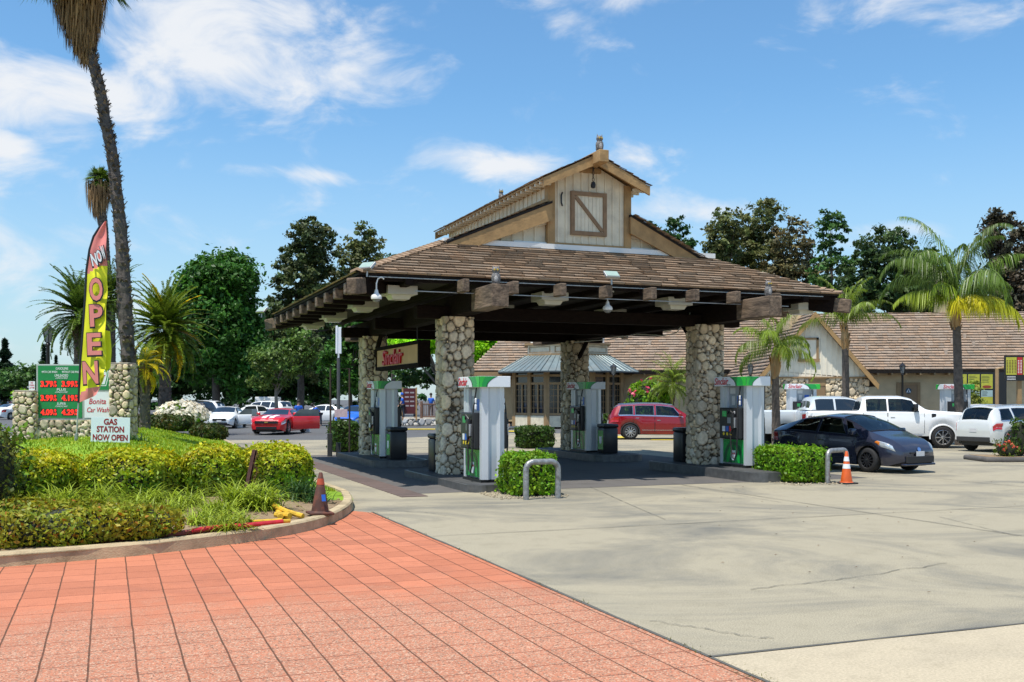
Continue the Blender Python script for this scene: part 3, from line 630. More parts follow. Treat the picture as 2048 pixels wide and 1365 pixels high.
    df = MB(); df.box(d0, d0+.1, f0-.075, f0-.002, q0, q1); df.box(d1-.1, d1, f0-.075, f0-.002, q0, q1); df.box(d0+.1, d1-.1, f0-.074, f0-.002, q0, q0+.1); df.box(d0+.1, d1-.1, f0-.074, f0-.002, q1-.1, q1)
    L_ = math.hypot(d1-d0-.2, q1-q0-.2); T = Matrix.Translation(((d0+d1)/2, f0-.052, (q0+q1)/2)) @ Matrix.Rotation(math.atan2(q1-q0-.2, d1-d0-.2), 4, 'Y'); df.box(-L_/2+.03, L_/2-.03, -.018, .014, -.045, .045, 0, T)
    df.build('door_frame', M('brown painted timber', (.25, .15, .075), .7, var=.25, scale=5), root)
    hk = MB(); hk.tube([(3.9, f0-.22, 7.72), (3.9, f0-.22, 7.62)], .02, 6)
    for i in range(3):
        c_ = Vector((3.9, f0-.22, 7.58-.085*i)); hk.tube([c_+Vector((.028*math.cos(t)*(i % 2 == 0), .028*math.cos(t)*(i % 2), .05*math.sin(t))) for t in np.linspace(0, 2*math.pi, 9)], .009, 5)
    hk.lathe([(.02, 0), (.06, .02), (.07, .08), (.05, .15), (.02, .17)], 8, 0, Matrix.Translation((3.9, f0-.22, 7.19))); hk.build('chain_hook', black_p, root)
    hh = MB(); hh.tube([(3.12, f0-.06, 6.72), (3.08, f0-.08, 6.80), (3.08, f0-.08, 6.98), (3.12, f0-.06, 7.06)], .022, 6); hh.build('strap_hinge', black_p, root)
    return root
canopy()

def ceiling_lights():
    housing = M('ivory light housing', (.50, .48, .40), .5, var=.05); lens = M('ivory lens', (.55, .53, .44), .25, var=.05)
    names = {0: 'in the front row', 1: 'in the second row', 2: 'in the third row', 3: 'in the rear row'}; cols = {0: 'leftmost', 1: 'left of centre', 2: 'right of centre', 3: 'rightmost'}
    for j, b0 in enumerate((-1.15, 2.2, 5.8, 9.0)):
        for i, a in enumerate((-1.65, 1.9, 5.15, 8.85)):
            if (j, i) in ((1, 3), (2, 3), (3, 3)) and False: continue
            p = W(a, b0, 4.375); t = empty('canopy_light', 'boxy ivory light %s under the canopy, %s in that row' % (names[j], cols[i]), 'ceiling light', p, TH, 'box lights under the canopy')
            m = MB(); m.rbox(-.33, .33, -.33, .33, -.27, -.08, .012); m.build('housing', housing, t)
            m = MB(); m.lathe([(.26, -.36), (.33, -.271)], 4, 0, Matrix.Rotation(R(45), 4, 'Z')); m.build('lens', lens, t)
ceiling_lights()

owl_m = M('grey speckled owl paint', (.16, .15, .14), .7, var=.8, scale=30, bump=.3); owl_w = M('pale owl breast', (.45, .43, .40), .7, var=.6, scale=40)
def owl(loc, rz, s, label):
    t = empty('decoy_owl', label, 'decoy owl', loc, rz, 'decoy owls perched on the canopy'); t.scale = (s*1.15, s*1.15, s*1.15)
    m = MB(); bm = bmesh.new()
    m.lathe([(.05, 0), (.085, .02), (.115, .1), (.125, .19), (.115, .27), (.085, .315), (.085, .33), (.105, .37), (.105, .42), (.08, .465), (.03, .485)], 14, 0, Matrix.Scale(.82, 4, (0, 1, 0)))
    for sx in (-1, 1):
        m.lathe([(.032, 0), (.018, .04), (.002, .085)], 6, 0, Matrix.Translation((sx*.065, 0, .45)) @ Matrix.Rotation(sx*R(12), 4, 'Y'))
        m.lathe([(.01, 0), (.05, .05), (.062, .16), (.05, .25), (.01, .3)], 8, 0, Matrix.Translation((sx*.095, .015, .02)) @ Matrix.Rotation(sx*R(-6), 4, 'Y') @ Matrix.Scale(.45, 4, (1, 0, 0)))
    m.lathe([(.05, -.12), (.02, .06)], 6, 0, Matrix.Translation((0, .06, .06)) @ Matrix.Rotation(R(-20), 4, 'X')); m.build('body', owl_m, t, smooth=True, angle=60)
    m = MB(); m.lathe([(.02, .03), (.075, .1), (.085, .19), (.06, .29), (.01, .31)], 10, 0, Matrix.Translation((0, -.04, 0)) @ Matrix.Scale(.8, 4, (0, 1, 0))); m.build('breast', owl_w, t, smooth=True)
    for sx in (-1, 1):
        m = MB(); m.lathe([(.028, 0), (.024, .012), (.005, .016)], 10, 0, Matrix.Translation((sx*.04, -.082, .40)) @ Matrix.Rotation(R(90), 4, 'X')); m.build('eye', M('yellow eye', (.6, .4, .03), .2), t)
    m = MB(); m.lathe([(.014, 0), (.001, .04)], 6, 0, Matrix.Translation((0, -.085, .385)) @ Matrix.Rotation(R(150), 4, 'X')); m.build('beak', black_p, t)
owl(W(3.9, .32, 8.03), TH, .72, 'horned decoy owl on the ridge beam at the very top of the cupola')
owl(W(0, -2.72, 4.24), TH-.3, .68, 'decoy owl on the left beam end above the front stone pillar, just under the eave')
owl(W(6.74, -2.72, 4.24), TH, .66, 'decoy owl on the right beam end beside the rightmost ceiling light')
owl(W(3.9, 7.2, 8.05), TH, .6, 'tiny decoy owl far back on the cupola roof ridge')
owl(W(6.74, 10.75, 4.24), TH, .6, 'small decoy owl on the rear beam end behind the middle stone pillar')

def floodlight(p, rz, label):
    t = empty('floodlight', label, 'floodlight', p, rz, 'floodlights clipped to the canopy eave')
    m = MB(); m.tube([(0, 0, 0), (0, 0, .12)], .02, 6); m.build('bracket', metal_g, t)
    T = Matrix.Translation((0, 0, .22)) @ Matrix.Rotation(R(-50), 4, 'X'); m = MB(); m.rbox(-.17, .17, -.03, .03, -.11, .11, .012, T=T); m.build('lamp_head', metal_g, t)
    m = MB(); m.box(-.15, .15, -.036, -.031, -.09, .09, 0, T); m.build('lens', M('greenish lamp glass', (.35, .45, .38), .1), t)
floodlight(W(-2.55, -2.0, 4.38), TH-.9, 'silver floodlight tilted outward at the left front corner of the eave')
floodlight(W(2.82, -2.45, 4.39), TH, 'silver floodlight on the middle rafter end of the front eave')
floodlight(W(-3.1, 9.5, 4.38), TH-.9, 'small silver floodlight at the far left corner of the eave')
def domecam(p, label):
    t = empty('security_camera', label, 'security camera', p, TH, 'dome cameras hanging from the canopy')
    m = MB(); m.tube([(.16, .0, .42), (.10, 0, .46), (.03, 0, .42), (0, 0, .32), (0, 0, .12)], .016, 6); m.build('arm', white_paint, t)
    m = MB(); m.lathe([(.03, .2), (.05, .12), (.10, .08), (.115, .04), (.11, .0)], 12); m.build('housing', white_paint, t, smooth=True)
    m = MB(); m.lathe([(.085, 0), (.07, -.04), (.03, -.065)], 12); m.build('dome', M('smoky dome', (.2, .2, .2), .1), t, smooth=True)
domecam(W(-2.35, -1.98, 3.93), 'white dome camera on a curved arm at the left front corner of the canopy')
domecam(W(3.1, -1.7, 3.9), 'white dome camera hanging under the middle of the front eave')
# hanging station sign between the left columns
def hang_sign():
    t = empty('hanging_sign', 'long brown and tan sign with raised red lettering hanging between the two left stone pillars', 'sign', W(0, 4.7, 0), TH)
    m = MB(); m.box(-.16, .16, -2.25, 2.25, 2.70, 2.80); m.box(-.16, .16, -2.25, 2.25, 3.28, 3.38); m.box(-.16, .16, -2.25, -2.17, 2.8, 3.28); m.box(-.16, .16, 2.17, 2.25, 2.8, 3.28); m.build('frame', wood_dark, t)
    m = MB(); m.box(-.13, .13, -2.17, 2.17, 2.8, 3.28); m.build('panel', M('tan sign board', (.60, .36, .16), .7, var=.1), t)
    m = MB(); [m.tube([(0, y, 3.38), (0, y, 3.8)], .015, 5) for y in (-1.6, 1.6)]; m.build('hanger', black_p, t)
    text('Sinclair', 2.15, .42, red_l, t, (-.165, .30, 3.04), (R(90), 0, R(-90)), ext=.025, bold=.012, shear=.2)
hang_sign()

# ------------------------------------------------------------------ islands and pumps
isl_m = M('dark island concrete', (.06, .06, .06), .75, var=.3, scale=3, bump=.2); isl_e = M('worn steel island edge', (.12, .12, .12), .4, metal=.3, var=.3, scale=8)
def island(cx, cy, h, label, w=.8, l0=-3.35, l1=1.6):
    t = empty('pump_island', label, 'pump island', W(cx, cy, 0), TH, 'raised pump islands')
    def outline(w_, l0_, l1_, r):
        pts = []
        for (x, y, a0) in ((w_-r, l0_+r, -90), (w_-r*.5, l1_-r*.5, 0), (-w_+r*.5, l1_-r*.5, 90), (-w_+r, l0_+r, 180)):
            rr = r if y < 0 else r*.5
            for k in range(7): a_ = R(a0+15*k); pts.append((x+rr*math.cos(a_), y+rr*math.sin(a_)))
        return pts
    m = MB(); m.prism(outline(w, l0, l1, .35), -.05, h); m.build('kerb', isl_e, t)
    m = MB(); m.prism(outline(w-.07, l0+.07, l1-.07, .3), h, h+.004); m.build('top_slab', isl_m, t)
ISL = [(0, 0, .15), (6.74, 0, .22), (0, 7.88, .19), (6.74, 7.88, .21)]
for (cx, cy, h), lb in zip(ISL, ('front left pump island carrying the nearest stone pillar and the nearest pump', 'right pump island with the numbered pump beside the dark hatchback', 'rear left pump island behind the nearest pillar', 'rear middle pump island in deep shade with a black bin')):
    island(cx, cy, h, lb)
panel_g = M('light grey pump cladding', (.62, .64, .66), .35, var=.04, metal=.2); panel_d = M('mid grey pump cladding', (.33, .35, .37), .4, var=.05, metal=.2)
screen_m = M('pump screen', (.02, .22, .06), .2, emit=.25, var=.5, scale=9); blue_s = M('blue sticker', (.02, .12, .5), .4); yel_s = M('yellow button', (.8, .6, .02), .4); red_s = M('red button', (.7, .02, .02), .4); paper = M('paper notice', (.62, .62, .6), .6, var=.1, scale=25)
def pump(loc, rz, label, group='fuel pumps under white and green valances', num=None):
    t = empty('fuel_pump', label, 'fuel pump', loc, rz, group); Wd, Ln, H = .68, 1.39, 2.19
    # end panels with chamfers (profile in xy)
    def endp(y0, s):
        x0, x1 = .09, .59
        pts = [(x0, y0+s*.0), (x0+.13, y0-s*.05), (x0+.19, y0-s*.0), (x0+.33, y0-s*.0), (x0+.39, y0-s*.05), (x1, y0), (x1, y0+s*.12), (x0, y0+s*.12)]
        if s < 0: pts = pts[::-1]
        return pts
    m = MB(); m.prism(endp(.13, 1), .06, 1.965); m.build('end_panel', panel_g, t)
    m = MB(); m.prism(endp(Ln-.13, -1), .06, 1.965); m.build('end_panel', panel_g, t)
    m = MB(); m.box(.16, .52, .25, Ln-.25, .06, 1.965); m.build('cabinet', panel_d, t)
    m = MB(); m.box(.07, .61, .11, Ln-.11, 0, .06); m.build('plinth', black_p, t)
    for sx in (0, 1):
        X = lambda v: v if sx == 0 else Wd-v
        def bx(m, a0, a1, *r, mi=0): m.box(min(X(a0), X(a1)), max(X(a0), X(a1)), *r, mi)
        fd = MB(); bx(fd, .095, .16, .26, Ln-.26, .1, .66); lp = fd.build('lower_panel', green_b, t)
        sw = MB()  # arc bands on the green panel
        n = 12; yc = (.26+Ln-.26)/2
        for (r0_, r1_, z0_) in ((.30, .42, 0),):
            pts = [(yc+r1_*math.cos(a_)*1.0, .1+r1_*1.25*math.sin(a_)) for a_ in np.linspace(0.02, math.pi-.02, n)]+[(yc+r0_*math.cos(a_), .1+r0_*1.45*math.sin(a_)) for a_ in np.linspace(math.pi-.02, .02, n)]
            xx = X(.0935)
            for k in range(n-1): q = [pts[k], pts[k+1], pts[2*n-2-k], pts[2*n-1-k]]; sw.add([(xx, y, min(z, .655)) for y, z in q], [(0, 1, 2, 3)])
        sw.add([(X(.0925), yc-.2, .1), (X(.0925), yc+.2, .1), (X(.0925), yc+.02, .55), (X(.0925), yc-.02, .55)], [(0, 1, 2, 3)]); sw.build('green_pattern', green_d, lp)
        sh = MB(); sp_ = [(yc-.10, .40), (yc+.10, .40), (yc+.10, .24), (yc+.05, .16), (yc-.05, .16), (yc-.10, .24)]; sh.add([(X(.091), y, z) for y, z in sp_], [tuple(range(6))]); sh.build('emblem_shield', white_s, lp)
        if sx == 0: text('Sinclair', .17, .06, red_l, lp, (X(.089), yc, .33), (R(90), 0, R(-90)), ext=.001, bold=.02, shear=.2)
        cf = MB(); bx(cf, -.03, .17, .34, Ln-.28, .68, 1.44) if False else cf.rbox(min(X(-.03), X(.17)), max(X(-.03), X(.17)), .28, Ln-.27, .68, 1.44, .025); cons = cf.build('console', black_pl, t)
        px_ = X(-.034); pz = X(-.03)
        d = MB(); [d.box(min(px_, pz), max(px_, pz), .66+.13*k-.04, .66+.13*k+.04, .86, .98) for k in range(3)]; d.build('grade_button', [red_s], cons) if False else None
        for k, mm in enumerate((red_s, blue_s, white_s)):
            d = MB(); yk = .62+.15*k; d.box(min(px_, pz), max(px_, pz), yk-.06, yk+.06, .86, .99); d.build('grade_button', mm, cons)
            d = MB(); d.lathe([(.04, 0), (.04, .01)], 8, 0, Matrix.Translation((px_, yk, .80)) @ Matrix.Rotation(R(90), 4, 'Y')); d.build('yellow_button', yel_s, cons)
        d = MB(); d.box(min(px_, pz), max(px_, pz), .80, .98, 1.22, 1.36); d.build('display', screen_m, cons)
        d = MB(); d.box(min(px_, pz), max(px_, pz), .62, .76, 1.06, 1.2); d.build('keypad', panel_d, cons)
        if num and sx == 0: text(num, .07, .12, white_s, cons, (-.037, .45, 1.30), (R(90), 0, R(-90)), ext=.001, bold=.02)
        u = MB(); bx(u, .10, .16, .26, .26+.30, 1.5, 1.95); u.build('upper_trim', panel_g, t) if False else None
        e = MB(); bx(e, .10, .16, Ln-.42, Ln-.25, 1.44, 1.95); e.build('upper_post', panel_g, t)
        e = MB(); bx(e, .154, .1595, .42, .62, 1.48, 1.72); e.build('blue_notice', blue_s, t)
        e = MB(); bx(e, .154, .1595, .72, .85, 1.5, 1.72); bx(e, .154, .1595, .70, .92, 1.78, 1.92); e.build('paper_notice', paper, t)
        # hoses and nozzles
        hs = MB(); hx = X(-.05)
        hs.tube([(X(.05), .33, 1.95), (X(-.02), .33, 1.5), (hx, .31, .9), (hx, .33, .35), (hx, .42, .2), (hx, .53, .24), (hx, .57, .5), (hx, .60, .78)], .017, 7); hs.build('hose', rubber, t)
        hw = MB(); [hw.lathe([(.022, 0), (.03, .02), (.03, .09), (.02, .11)], 8, 0, Matrix.Translation((X(.03), .33, 1.5+.13*k))) for k in range(2)]; hw.build('hose_coupling', white_s, t)
        nz_ = MB(); nz_.rbox(min(X(-.12), X(-.03)), max(X(-.12), X(-.03)), .40, .50, .92, 1.30, .02); nz_.tube([(X(-.08), .45, 1.3), (X(-.11), .55, 1.38), (X(-.07), .68, 1.3)], .022, 6); nz_.tube([(X(-.08), .46, .95), (X(-.09), .52, .80)], .025, 6); nz_.build('nozzle', black_pl, t)
        nz2 = MB(); nz2.rbox(min(X(-.1), X(-.03)), max(X(-.1), X(-.03)), .36, .395, .95, 1.2, .01); nz2.build('nozzle_guard', M('chrome grey', (.45, .45, .47), .25, metal=.7), t)
    # valance
    m = MB(); m.rbox(0, Wd, 0, Ln, 1.965, H, .008); va = m.build('valance', white_s, t)
    z0, z1 = 1.968, H-.003; n = 10
    def sweep(map_, L0t, L0b, mat, off):
        g = MB(); pts = [(L0b+(L0t-L0b)*(k/n)**2.2, z0+(z1-z0)*k/n) for k in range(n+1)]
        vs = [map_(0, z, off) for _, z in pts]+[map_(l, z, off) for l, z in pts]
        g.add(vs, [(k, k+1, n+2+k, n+1+k) for k in range(n)]); g.build('green_sweep', mat, va)
    fr = lambda l, z, o: (l, -o, z); lf = lambda l, z, o: (-o, l, z); rt = lambda l, z, o: (Wd+o, Ln-l, z); bk = lambda l, z, o: (Wd-l, Ln+o, z)
    for mp_, a_, b_ in ((fr, .40, .17), (lf, .72, .46), (rt, .72, .46), (bk, .40, .17)):
        sweep(mp_, a_, b_, green_d, .002); sweep(mp_, a_*.93, b_*.86, green_b, .004)
        sweep(mp_, a_*.35, b_*.3, M('lime green', (.03, .50, .05), .25), .006)
    text('Sinclair', .60, .17, red_l, va, (-.005, Ln-.33, 2.085), (R(90), 0, R(-90)), ext=.002, bold=.012, shear=.2)
    text('DINOCARE', .17, .03, M('dark green lettering', (.0, .12, .05), .4), va, (-.005, Ln-.64, 1.995), (R(90), 0, R(-90)), ext=.001)
    text('Sinclair', .60, .17, red_l, va, (Wd+.005, .33, 2.085), (R(90), 0, R(90)), ext=.002, bold=.012, shear=.2)
    return t
pump(W(-.44, -2.94, .154), TH, 'nearest fuel pump, beside the front left stone pillar and behind the small hedge')
pump(W(6.60, -2.05, .224), TH, 'fuel pump numbered 2 beside the right stone pillar and the long hedge', num='2')
pump(W(-.42, 5.55, .194), TH, 'fuel pump at the rear left pillar with a black bin before it')
pump(W(6.20, 5.92, .214), TH, 'shaded fuel pump at the rear middle pillar')
def island2(px, Y, lb1, lb2):
    x = PX(px, Y); t = tag(MB().rbox(-1.6, 2.6, -.6, .6, -.05, .32, .03).build('pump_island', isl_e, None, (x, Y, 0)), lb1, 'pump island', 'raised pump islands')
    pump((x+1.4, Y-.35, .325), R(90), lb2)
island2(1570, 44, 'far pump island in front of the stone based gable wing', 'far fuel pump before the brown door of the stone based gable wing')
island2(1878, 45, 'far pump island behind the white pickup bonnet', 'far fuel pump half hidden behind a palm trunk near the restroom door')
def bin_(loc, rz, label, badge=True):
    t = empty('waste_bin', label, 'bin', loc, rz, 'black forecourt bins')
    m = MB(); m.rbox(-.24, .24, -.24, .24, 0, .78, .04); m.build('body', black_pl, t, smooth=True)
    m = MB(); m.rbox(-.26, .26, -.26, .26, .781, .90, .05); m.build('lid', black_pl, t, smooth=True)
    if badge:
        m = MB(); m.box(-.246, -.242, -.17, .17, .12, .70); m.build('green_label', green_b, t)
        m = MB(); m.add([(-.249, y, z) for y, z in ((-.09, .52), (.09, .52), (.09, .38), (.04, .3), (-.04, .3), (-.09, .38))], [tuple(range(6))]); m.build('emblem_shield', white_s, t)
bin_(W(.0, 5.15, .194), TH, 'black bin with a green label in front of the rear left pump')
bin_(W(6.72, 5.45, .214), TH, 'black bin with a green label in front of the shaded rear middle pump')
bin_(W(-.12, .72, .154), TH, 'black bin mostly hidden behind the nearest stone pillar', False)
bin_(W(6.66, .82, .224), TH, 'black bin peeking out left of the right stone pillar', False)

# ------------------------------------------------------------------ bollards, cones, hedges
def bollard(p, q, h, label, mat=metal_g, rad=.055):
    p, q = Vector(p), Vector(q); d = (q-p).normalized(); L_ = (q-p).length; r = .15; pts = [Vector((0, 0, -.02)), Vector((0, 0, h-r))]
    for k in range(1, 6): a_ = R(18*k); pts.append(Vector((r-r*math.cos(a_), 0, h-r+r*math.sin(a_))))
    pts += [Vector((L_-v.x, 0, v.z)) for v in reversed(pts)]
    t = tag(MB().tube(pts, rad, 12).build('pipe_bollard', mat, None, p, math.atan2(d.y, d.x), smooth=True), label, 'bollard', 'bent pipe bollards guarding the islands')
worn = M('worn silver pipe', (.34, .34, .33), .45, metal=.55, var=.35, scale=14, bump=.4, bscale=40, dirt=(.12, .11, .1, .7), dscale=9)
bollard(G(1052, 1000), G(1116, 997), .70, 'nearest bent silver pipe bollard, in front of the small clipped hedge', worn)
bollard(G(1655, 967), G(1693, 963), .72, 'bent silver pipe bollard behind the orange cone', worn)
bollard(G(1014, 895), G(1045, 893), .74, 'far bent pipe bollard left of the shaded hedge', M('dull grey pipe', (.2, .2, .2), .5, metal=.5))
bollard(G(1087, 851), G(1097, 851), .95, 'far bent pipe bollard with reflective wrap by the restaurant fence', worn)
cone_o = M('orange cone plastic', (.62, .10, .012), .5, var=.15, scale=8); cone_b = M('grimy brown cone plastic', (.085, .032, .02), .7, var=.35, scale=7, dirt=(.3, .08, .03, .5), dscale=8)
def cone(loc, h, base, label, mat, band, bandm, tilt=(0, 0)):
    t = empty('traffic_cone', label, 'traffic cone', loc, .4, 'traffic cones'); t.rotation_euler = (tilt[0], tilt[1], .4)
    m = MB(); m.rbox(-base/2, base/2, -base/2, base/2, 0, .035, .012); m.build('base', mat if mat is cone_b else rubber, t)
    r0 = base*.36; r1 = .028; rad = lambda z: r0+(r1-r0)*(z-.035)/(h-.035)
    m = MB(); m.lathe([(r0+.02, .035), (r0, .05), (r1, h-.01), (r1-.008, h)], 20); m.build('body', mat, t, smooth=True)
    for z0, z1 in band:
        m = MB(); m.lathe([(rad(z0)+.003, z0), (rad(z1)+.003, z1)], 20); m.build('band', bandm, t, smooth=True)
cone(G(640, 1027, .17)+Vector((0, 0, -.01)), .62, .36, 'old grimy brown traffic cone standing on the planter soil by the kerb', cone_b, ((.44, .53),), M('faded orange band', (.40, .07, .025), .6, var=.3, scale=12), (0, R(1)))
cone(G(1693, 968), .72, .36, 'orange traffic cone with two white bands beside the bent pipe bollard', cone_o, ((.34, .44), (.50, .60)), white_s)
cone(G(1086, 851), .85, .4, 'far orange traffic cone by the restaurant fence', cone_o, ((.5, .6),), white_s)
def sticker():
    m = MB(); m.box(-.03, .03, -.002, .002, -.05, .05); 
    p = G(640, 1027, .17)
    tag(m.build('blue_sticker', blue_s, None, p+Vector((.075, -.115, .24)), (R(-14), 0, R(30))), 'small torn blue and white sticker on the grimy brown cone', 'sticker')
sticker()
def noise3(P_, sc, seed):
    r_ = np.random.default_rng(seed); v = np.zeros(len(P_))
    for k in range(5): d = r_.normal(size=3); v += np.sin(P_@d*sc*(1+.6*k)+r_.uniform(0, 6))/(1+.5*k)
    return v/2.2
def leafcards(Pn, Nn, size, rng, cols, aspect=1.7, tiltv=.7):
    n = len(Pn); Nn = Nn+rng.normal(size=(n, 3))*tiltv; Nn /= np.linalg.norm(Nn, axis=1)[:, None]+1e-9
    up = rng.normal(size=(n, 3)); A = np.cross(Nn, up); A /= np.linalg.norm(A, axis=1)[:, None]+1e-9; B = np.cross(Nn, A)
    s = size*rng.uniform(.45, 1.55, n)[:, None]; a_ = A*s*aspect*.5; b_ = B*s*.5
    V = np.stack([Pn-a_, Pn-b_*.9+Nn*s*.1, Pn+a_, Pn+b_*.9+Nn*s*.1], 1).reshape(-1, 3); Fq = np.arange(4*n).reshape(-1, 4); return V, Fq, np.repeat(cols, 4, 0)
def hedge(label, loc, dim, rz, mat, n, size, seed, group=None, r=.12, name='hedge', lump=.05, zsq=1.0, tint=None, loose=.0, top=0):
    rng = np.random.default_rng(seed); hx, hy, hz = dim[0]/2, dim[1]/2, dim[2]/2; q = 6 if r < .2 else 2.7
    d = rng.normal(size=(n, 3)); d[:, 2] = np.where(d[:, 2] < -.3*abs(d[:, 2]).max(), -d[:, 2], d[:, 2]); d /= np.linalg.norm(d, axis=1)[:, None]
    # superellipsoid surface sampled roughly evenly by cube mapping
    c_ = rng.uniform(-1, 1, (n, 3)); ax = rng.choice(3, n, p=np.array([hy*hz*2, hx*hz*2, hx*hy])/(hy*hz*2+hx*hz*2+hx*hy)); c_[np.arange(n), ax] = np.sign(rng.uniform(-1, 1, n)); c_[(ax == 2), 2] = 1
    k = (np.abs(c_)**q).sum(1)**(1/q); S = c_/k[:, None]; Nn = np.sign(S)*np.abs(S)**(q-1); Nn /= np.linalg.norm(Nn, axis=1)[:, None]
    depth = np.abs(rng.normal(0, .05+loose, n)); Pn = S*np.array([hx, hy, hz])+np.array([0, 0, hz]); L_ = noise3(Pn, 5/max(dim)*2.2, seed); Pn = Pn+Nn*(lump*L_-depth*.6+.02)[:, None]
    sp = rng.random(n) < .05; Pn[sp] += Nn[sp]*rng.uniform(.02, .09, (sp.sum(), 1))
    tone = np.clip(1+.22*noise3(Pn, 9, seed+1)+rng.normal(0, .18, n), .35, 1.8); warm = 1+.25*rng.normal(0, .5, n)+.15*noise3(Pn, 4, seed+2)
    cols = np.stack([tone*warm, tone, tone*.7], 1)
    if top: # yellow top growth; sunlit top and shaded sides painted into leaf colour
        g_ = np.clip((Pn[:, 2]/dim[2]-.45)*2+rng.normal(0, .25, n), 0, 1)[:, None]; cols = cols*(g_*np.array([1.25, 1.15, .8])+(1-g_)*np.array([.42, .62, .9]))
    if tint is not None: mk = rng.random(n) < tint[0]; cols[mk] *= np.array(tint[1])
    V, Fq, cc = leafcards(Pn, Nn, size, rng, np.clip(cols, .02, 4)); 
    t = empty(name, label, 'hedge' if 'hedge' in name else 'shrub', loc, rz, group)
    fast('foliage', V, Fq, cc, mat, t)
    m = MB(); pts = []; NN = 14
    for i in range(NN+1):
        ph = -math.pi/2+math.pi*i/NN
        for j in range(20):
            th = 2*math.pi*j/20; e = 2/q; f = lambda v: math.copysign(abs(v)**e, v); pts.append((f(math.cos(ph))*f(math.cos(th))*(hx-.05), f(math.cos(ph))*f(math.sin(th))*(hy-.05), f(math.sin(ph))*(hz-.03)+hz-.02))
    m.add(pts, [(i*20+j, i*20+(j+1) % 20, (i+1)*20+(j+1) % 20, (i+1)*20+j) for i in range(NN) for j in range(20)]); m.build('inner_core', M('dark hedge core', (.022, .026, .012), .9, var=.4, scale=20, bump=1), t)  # solid dark core inside the leaf shell
    return t
hedge_y = leafM('yellow green hedge leaves', (.40, .43, .016)); hedge_g = leafM('bright green hedge leaves', (.18, .34, .016)); hedge_d = leafM('deep green hedge leaves', (.06, .12, .018))
GH = 'clipped box hedges at the island ends'
hedge('small clipped green hedge in front of the nearest pump', (.32, 20.15, 0), (.92, 1.0, .80), TH, hedge_g, 5200, .042, 1, GH, r=.1)
hedge('long clipped green hedge beside the pump numbered 2', (6.42, 23.55, 0), (.95, 1.75, .76), TH, hedge_g, 7000, .045, 2, GH)
hedge('clipped dark green hedge at the far end of the rear left island', (-6.0, 36.6, 0), (.95, 1.1, 1.05), TH, hedge_d, 3000, .06, 3, GH)
hedge('clipped dark green hedge at the far end of the rear middle island', (.85, 39.2, 0), (1.25, 1.2, .80), TH, hedge_d, 3000, .06, 4, GH)
hedge('small bright clipped hedge by the restaurant fence', (PX(1082, 66), 66, 0), (1.0, 1.0, 1.0), 0, hedge_g, 900, .09, 5, GH)
GP = 'rounded yellow green hedges in the planter'
for i, (x, y, w, d, h, lb) in enumerate([(-8.2, 17.5, 1.62, 1.9, .98, 'leftmost rounded yellow green hedge of the planter, cut by the picture edge'), (-6.6, 17.9, 1.58, 1.9, .99, 'widest rounded yellow green hedge below the yard sign'), (-5.4, 18.6, 1.12, 1.7, 1.0, 'rounded yellow green hedge between the widest one and the rusty post'), (-4.45, 19.2, 1.32, 1.7, 1.0, 'rightmost rounded yellow green hedge behind the rusty post and the grimy cone')]):
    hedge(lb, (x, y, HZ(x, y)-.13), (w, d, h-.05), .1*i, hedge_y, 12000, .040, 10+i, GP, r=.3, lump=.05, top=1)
hedge('low reddish green ground cover hedge along the front kerb', (-5.62, 12.62, .10), (2.9, 1.3, .47), R(19), leafM('reddish green leaves', (.29, .30, .025)), 15000, .034, 20, None, r=.3, lump=.08, loose=.05, tint=(.07, (1.0, .42, .6)))
hedge('low reddish ground cover at the left picture edge', (-8.15, 11.9, .10), (3.2, 1.6, .56), R(12), leafM('reddish green leaves', (.29, .30, .025)), 12000, .036, 21, None, r=.3, lump=.08, loose=.05, tint=(.07, (1.0, .42, .6)))
hedge('loose leggy shrub before the leftmost rounded hedge', (-8.15, 15.4, .15), (1.3, 1.1, 1.35), 0, leafM('olive shrub leaves', (.13, .17, .03)), 4500, .045, 22, None, r=.3, lump=.15, loose=.1, name='leggy_shrub')
GB = 'dark clipped hedges behind the lawn'
for i, (x, y, w, d, h, lb) in enumerate([(-14.9, 44.2, 2.6, 1.3, .62, 'dark clipped hedge under the white roses'), (-12.9, 43.6, 1.5, 1.2, .62, 'low dark clipped hedge at the end of the lawn next to the lot'), (-17.2, 44.6, 2.6, 1.3, .66, 'dark clipped hedge right of the monument sign')]):
    hedge(lb, (x, y, HZ(x, y)), (w, d, h), -.35, leafM('dull dark hedge leaves', (.06, .085, .02)), 3500, .085, 30+i, GB, r=.3, lump=.06, tint=(.15, (1.6, .8, .7)))
hedge('dry brown hedge behind the dark clipped hedges', (-18.6, 48.5, .1), (3.2, 1.2, 1.0), -.2, leafM('dry brown hedge', (.12, .10, .05)), 2500, .09, 40, None, r=.3)
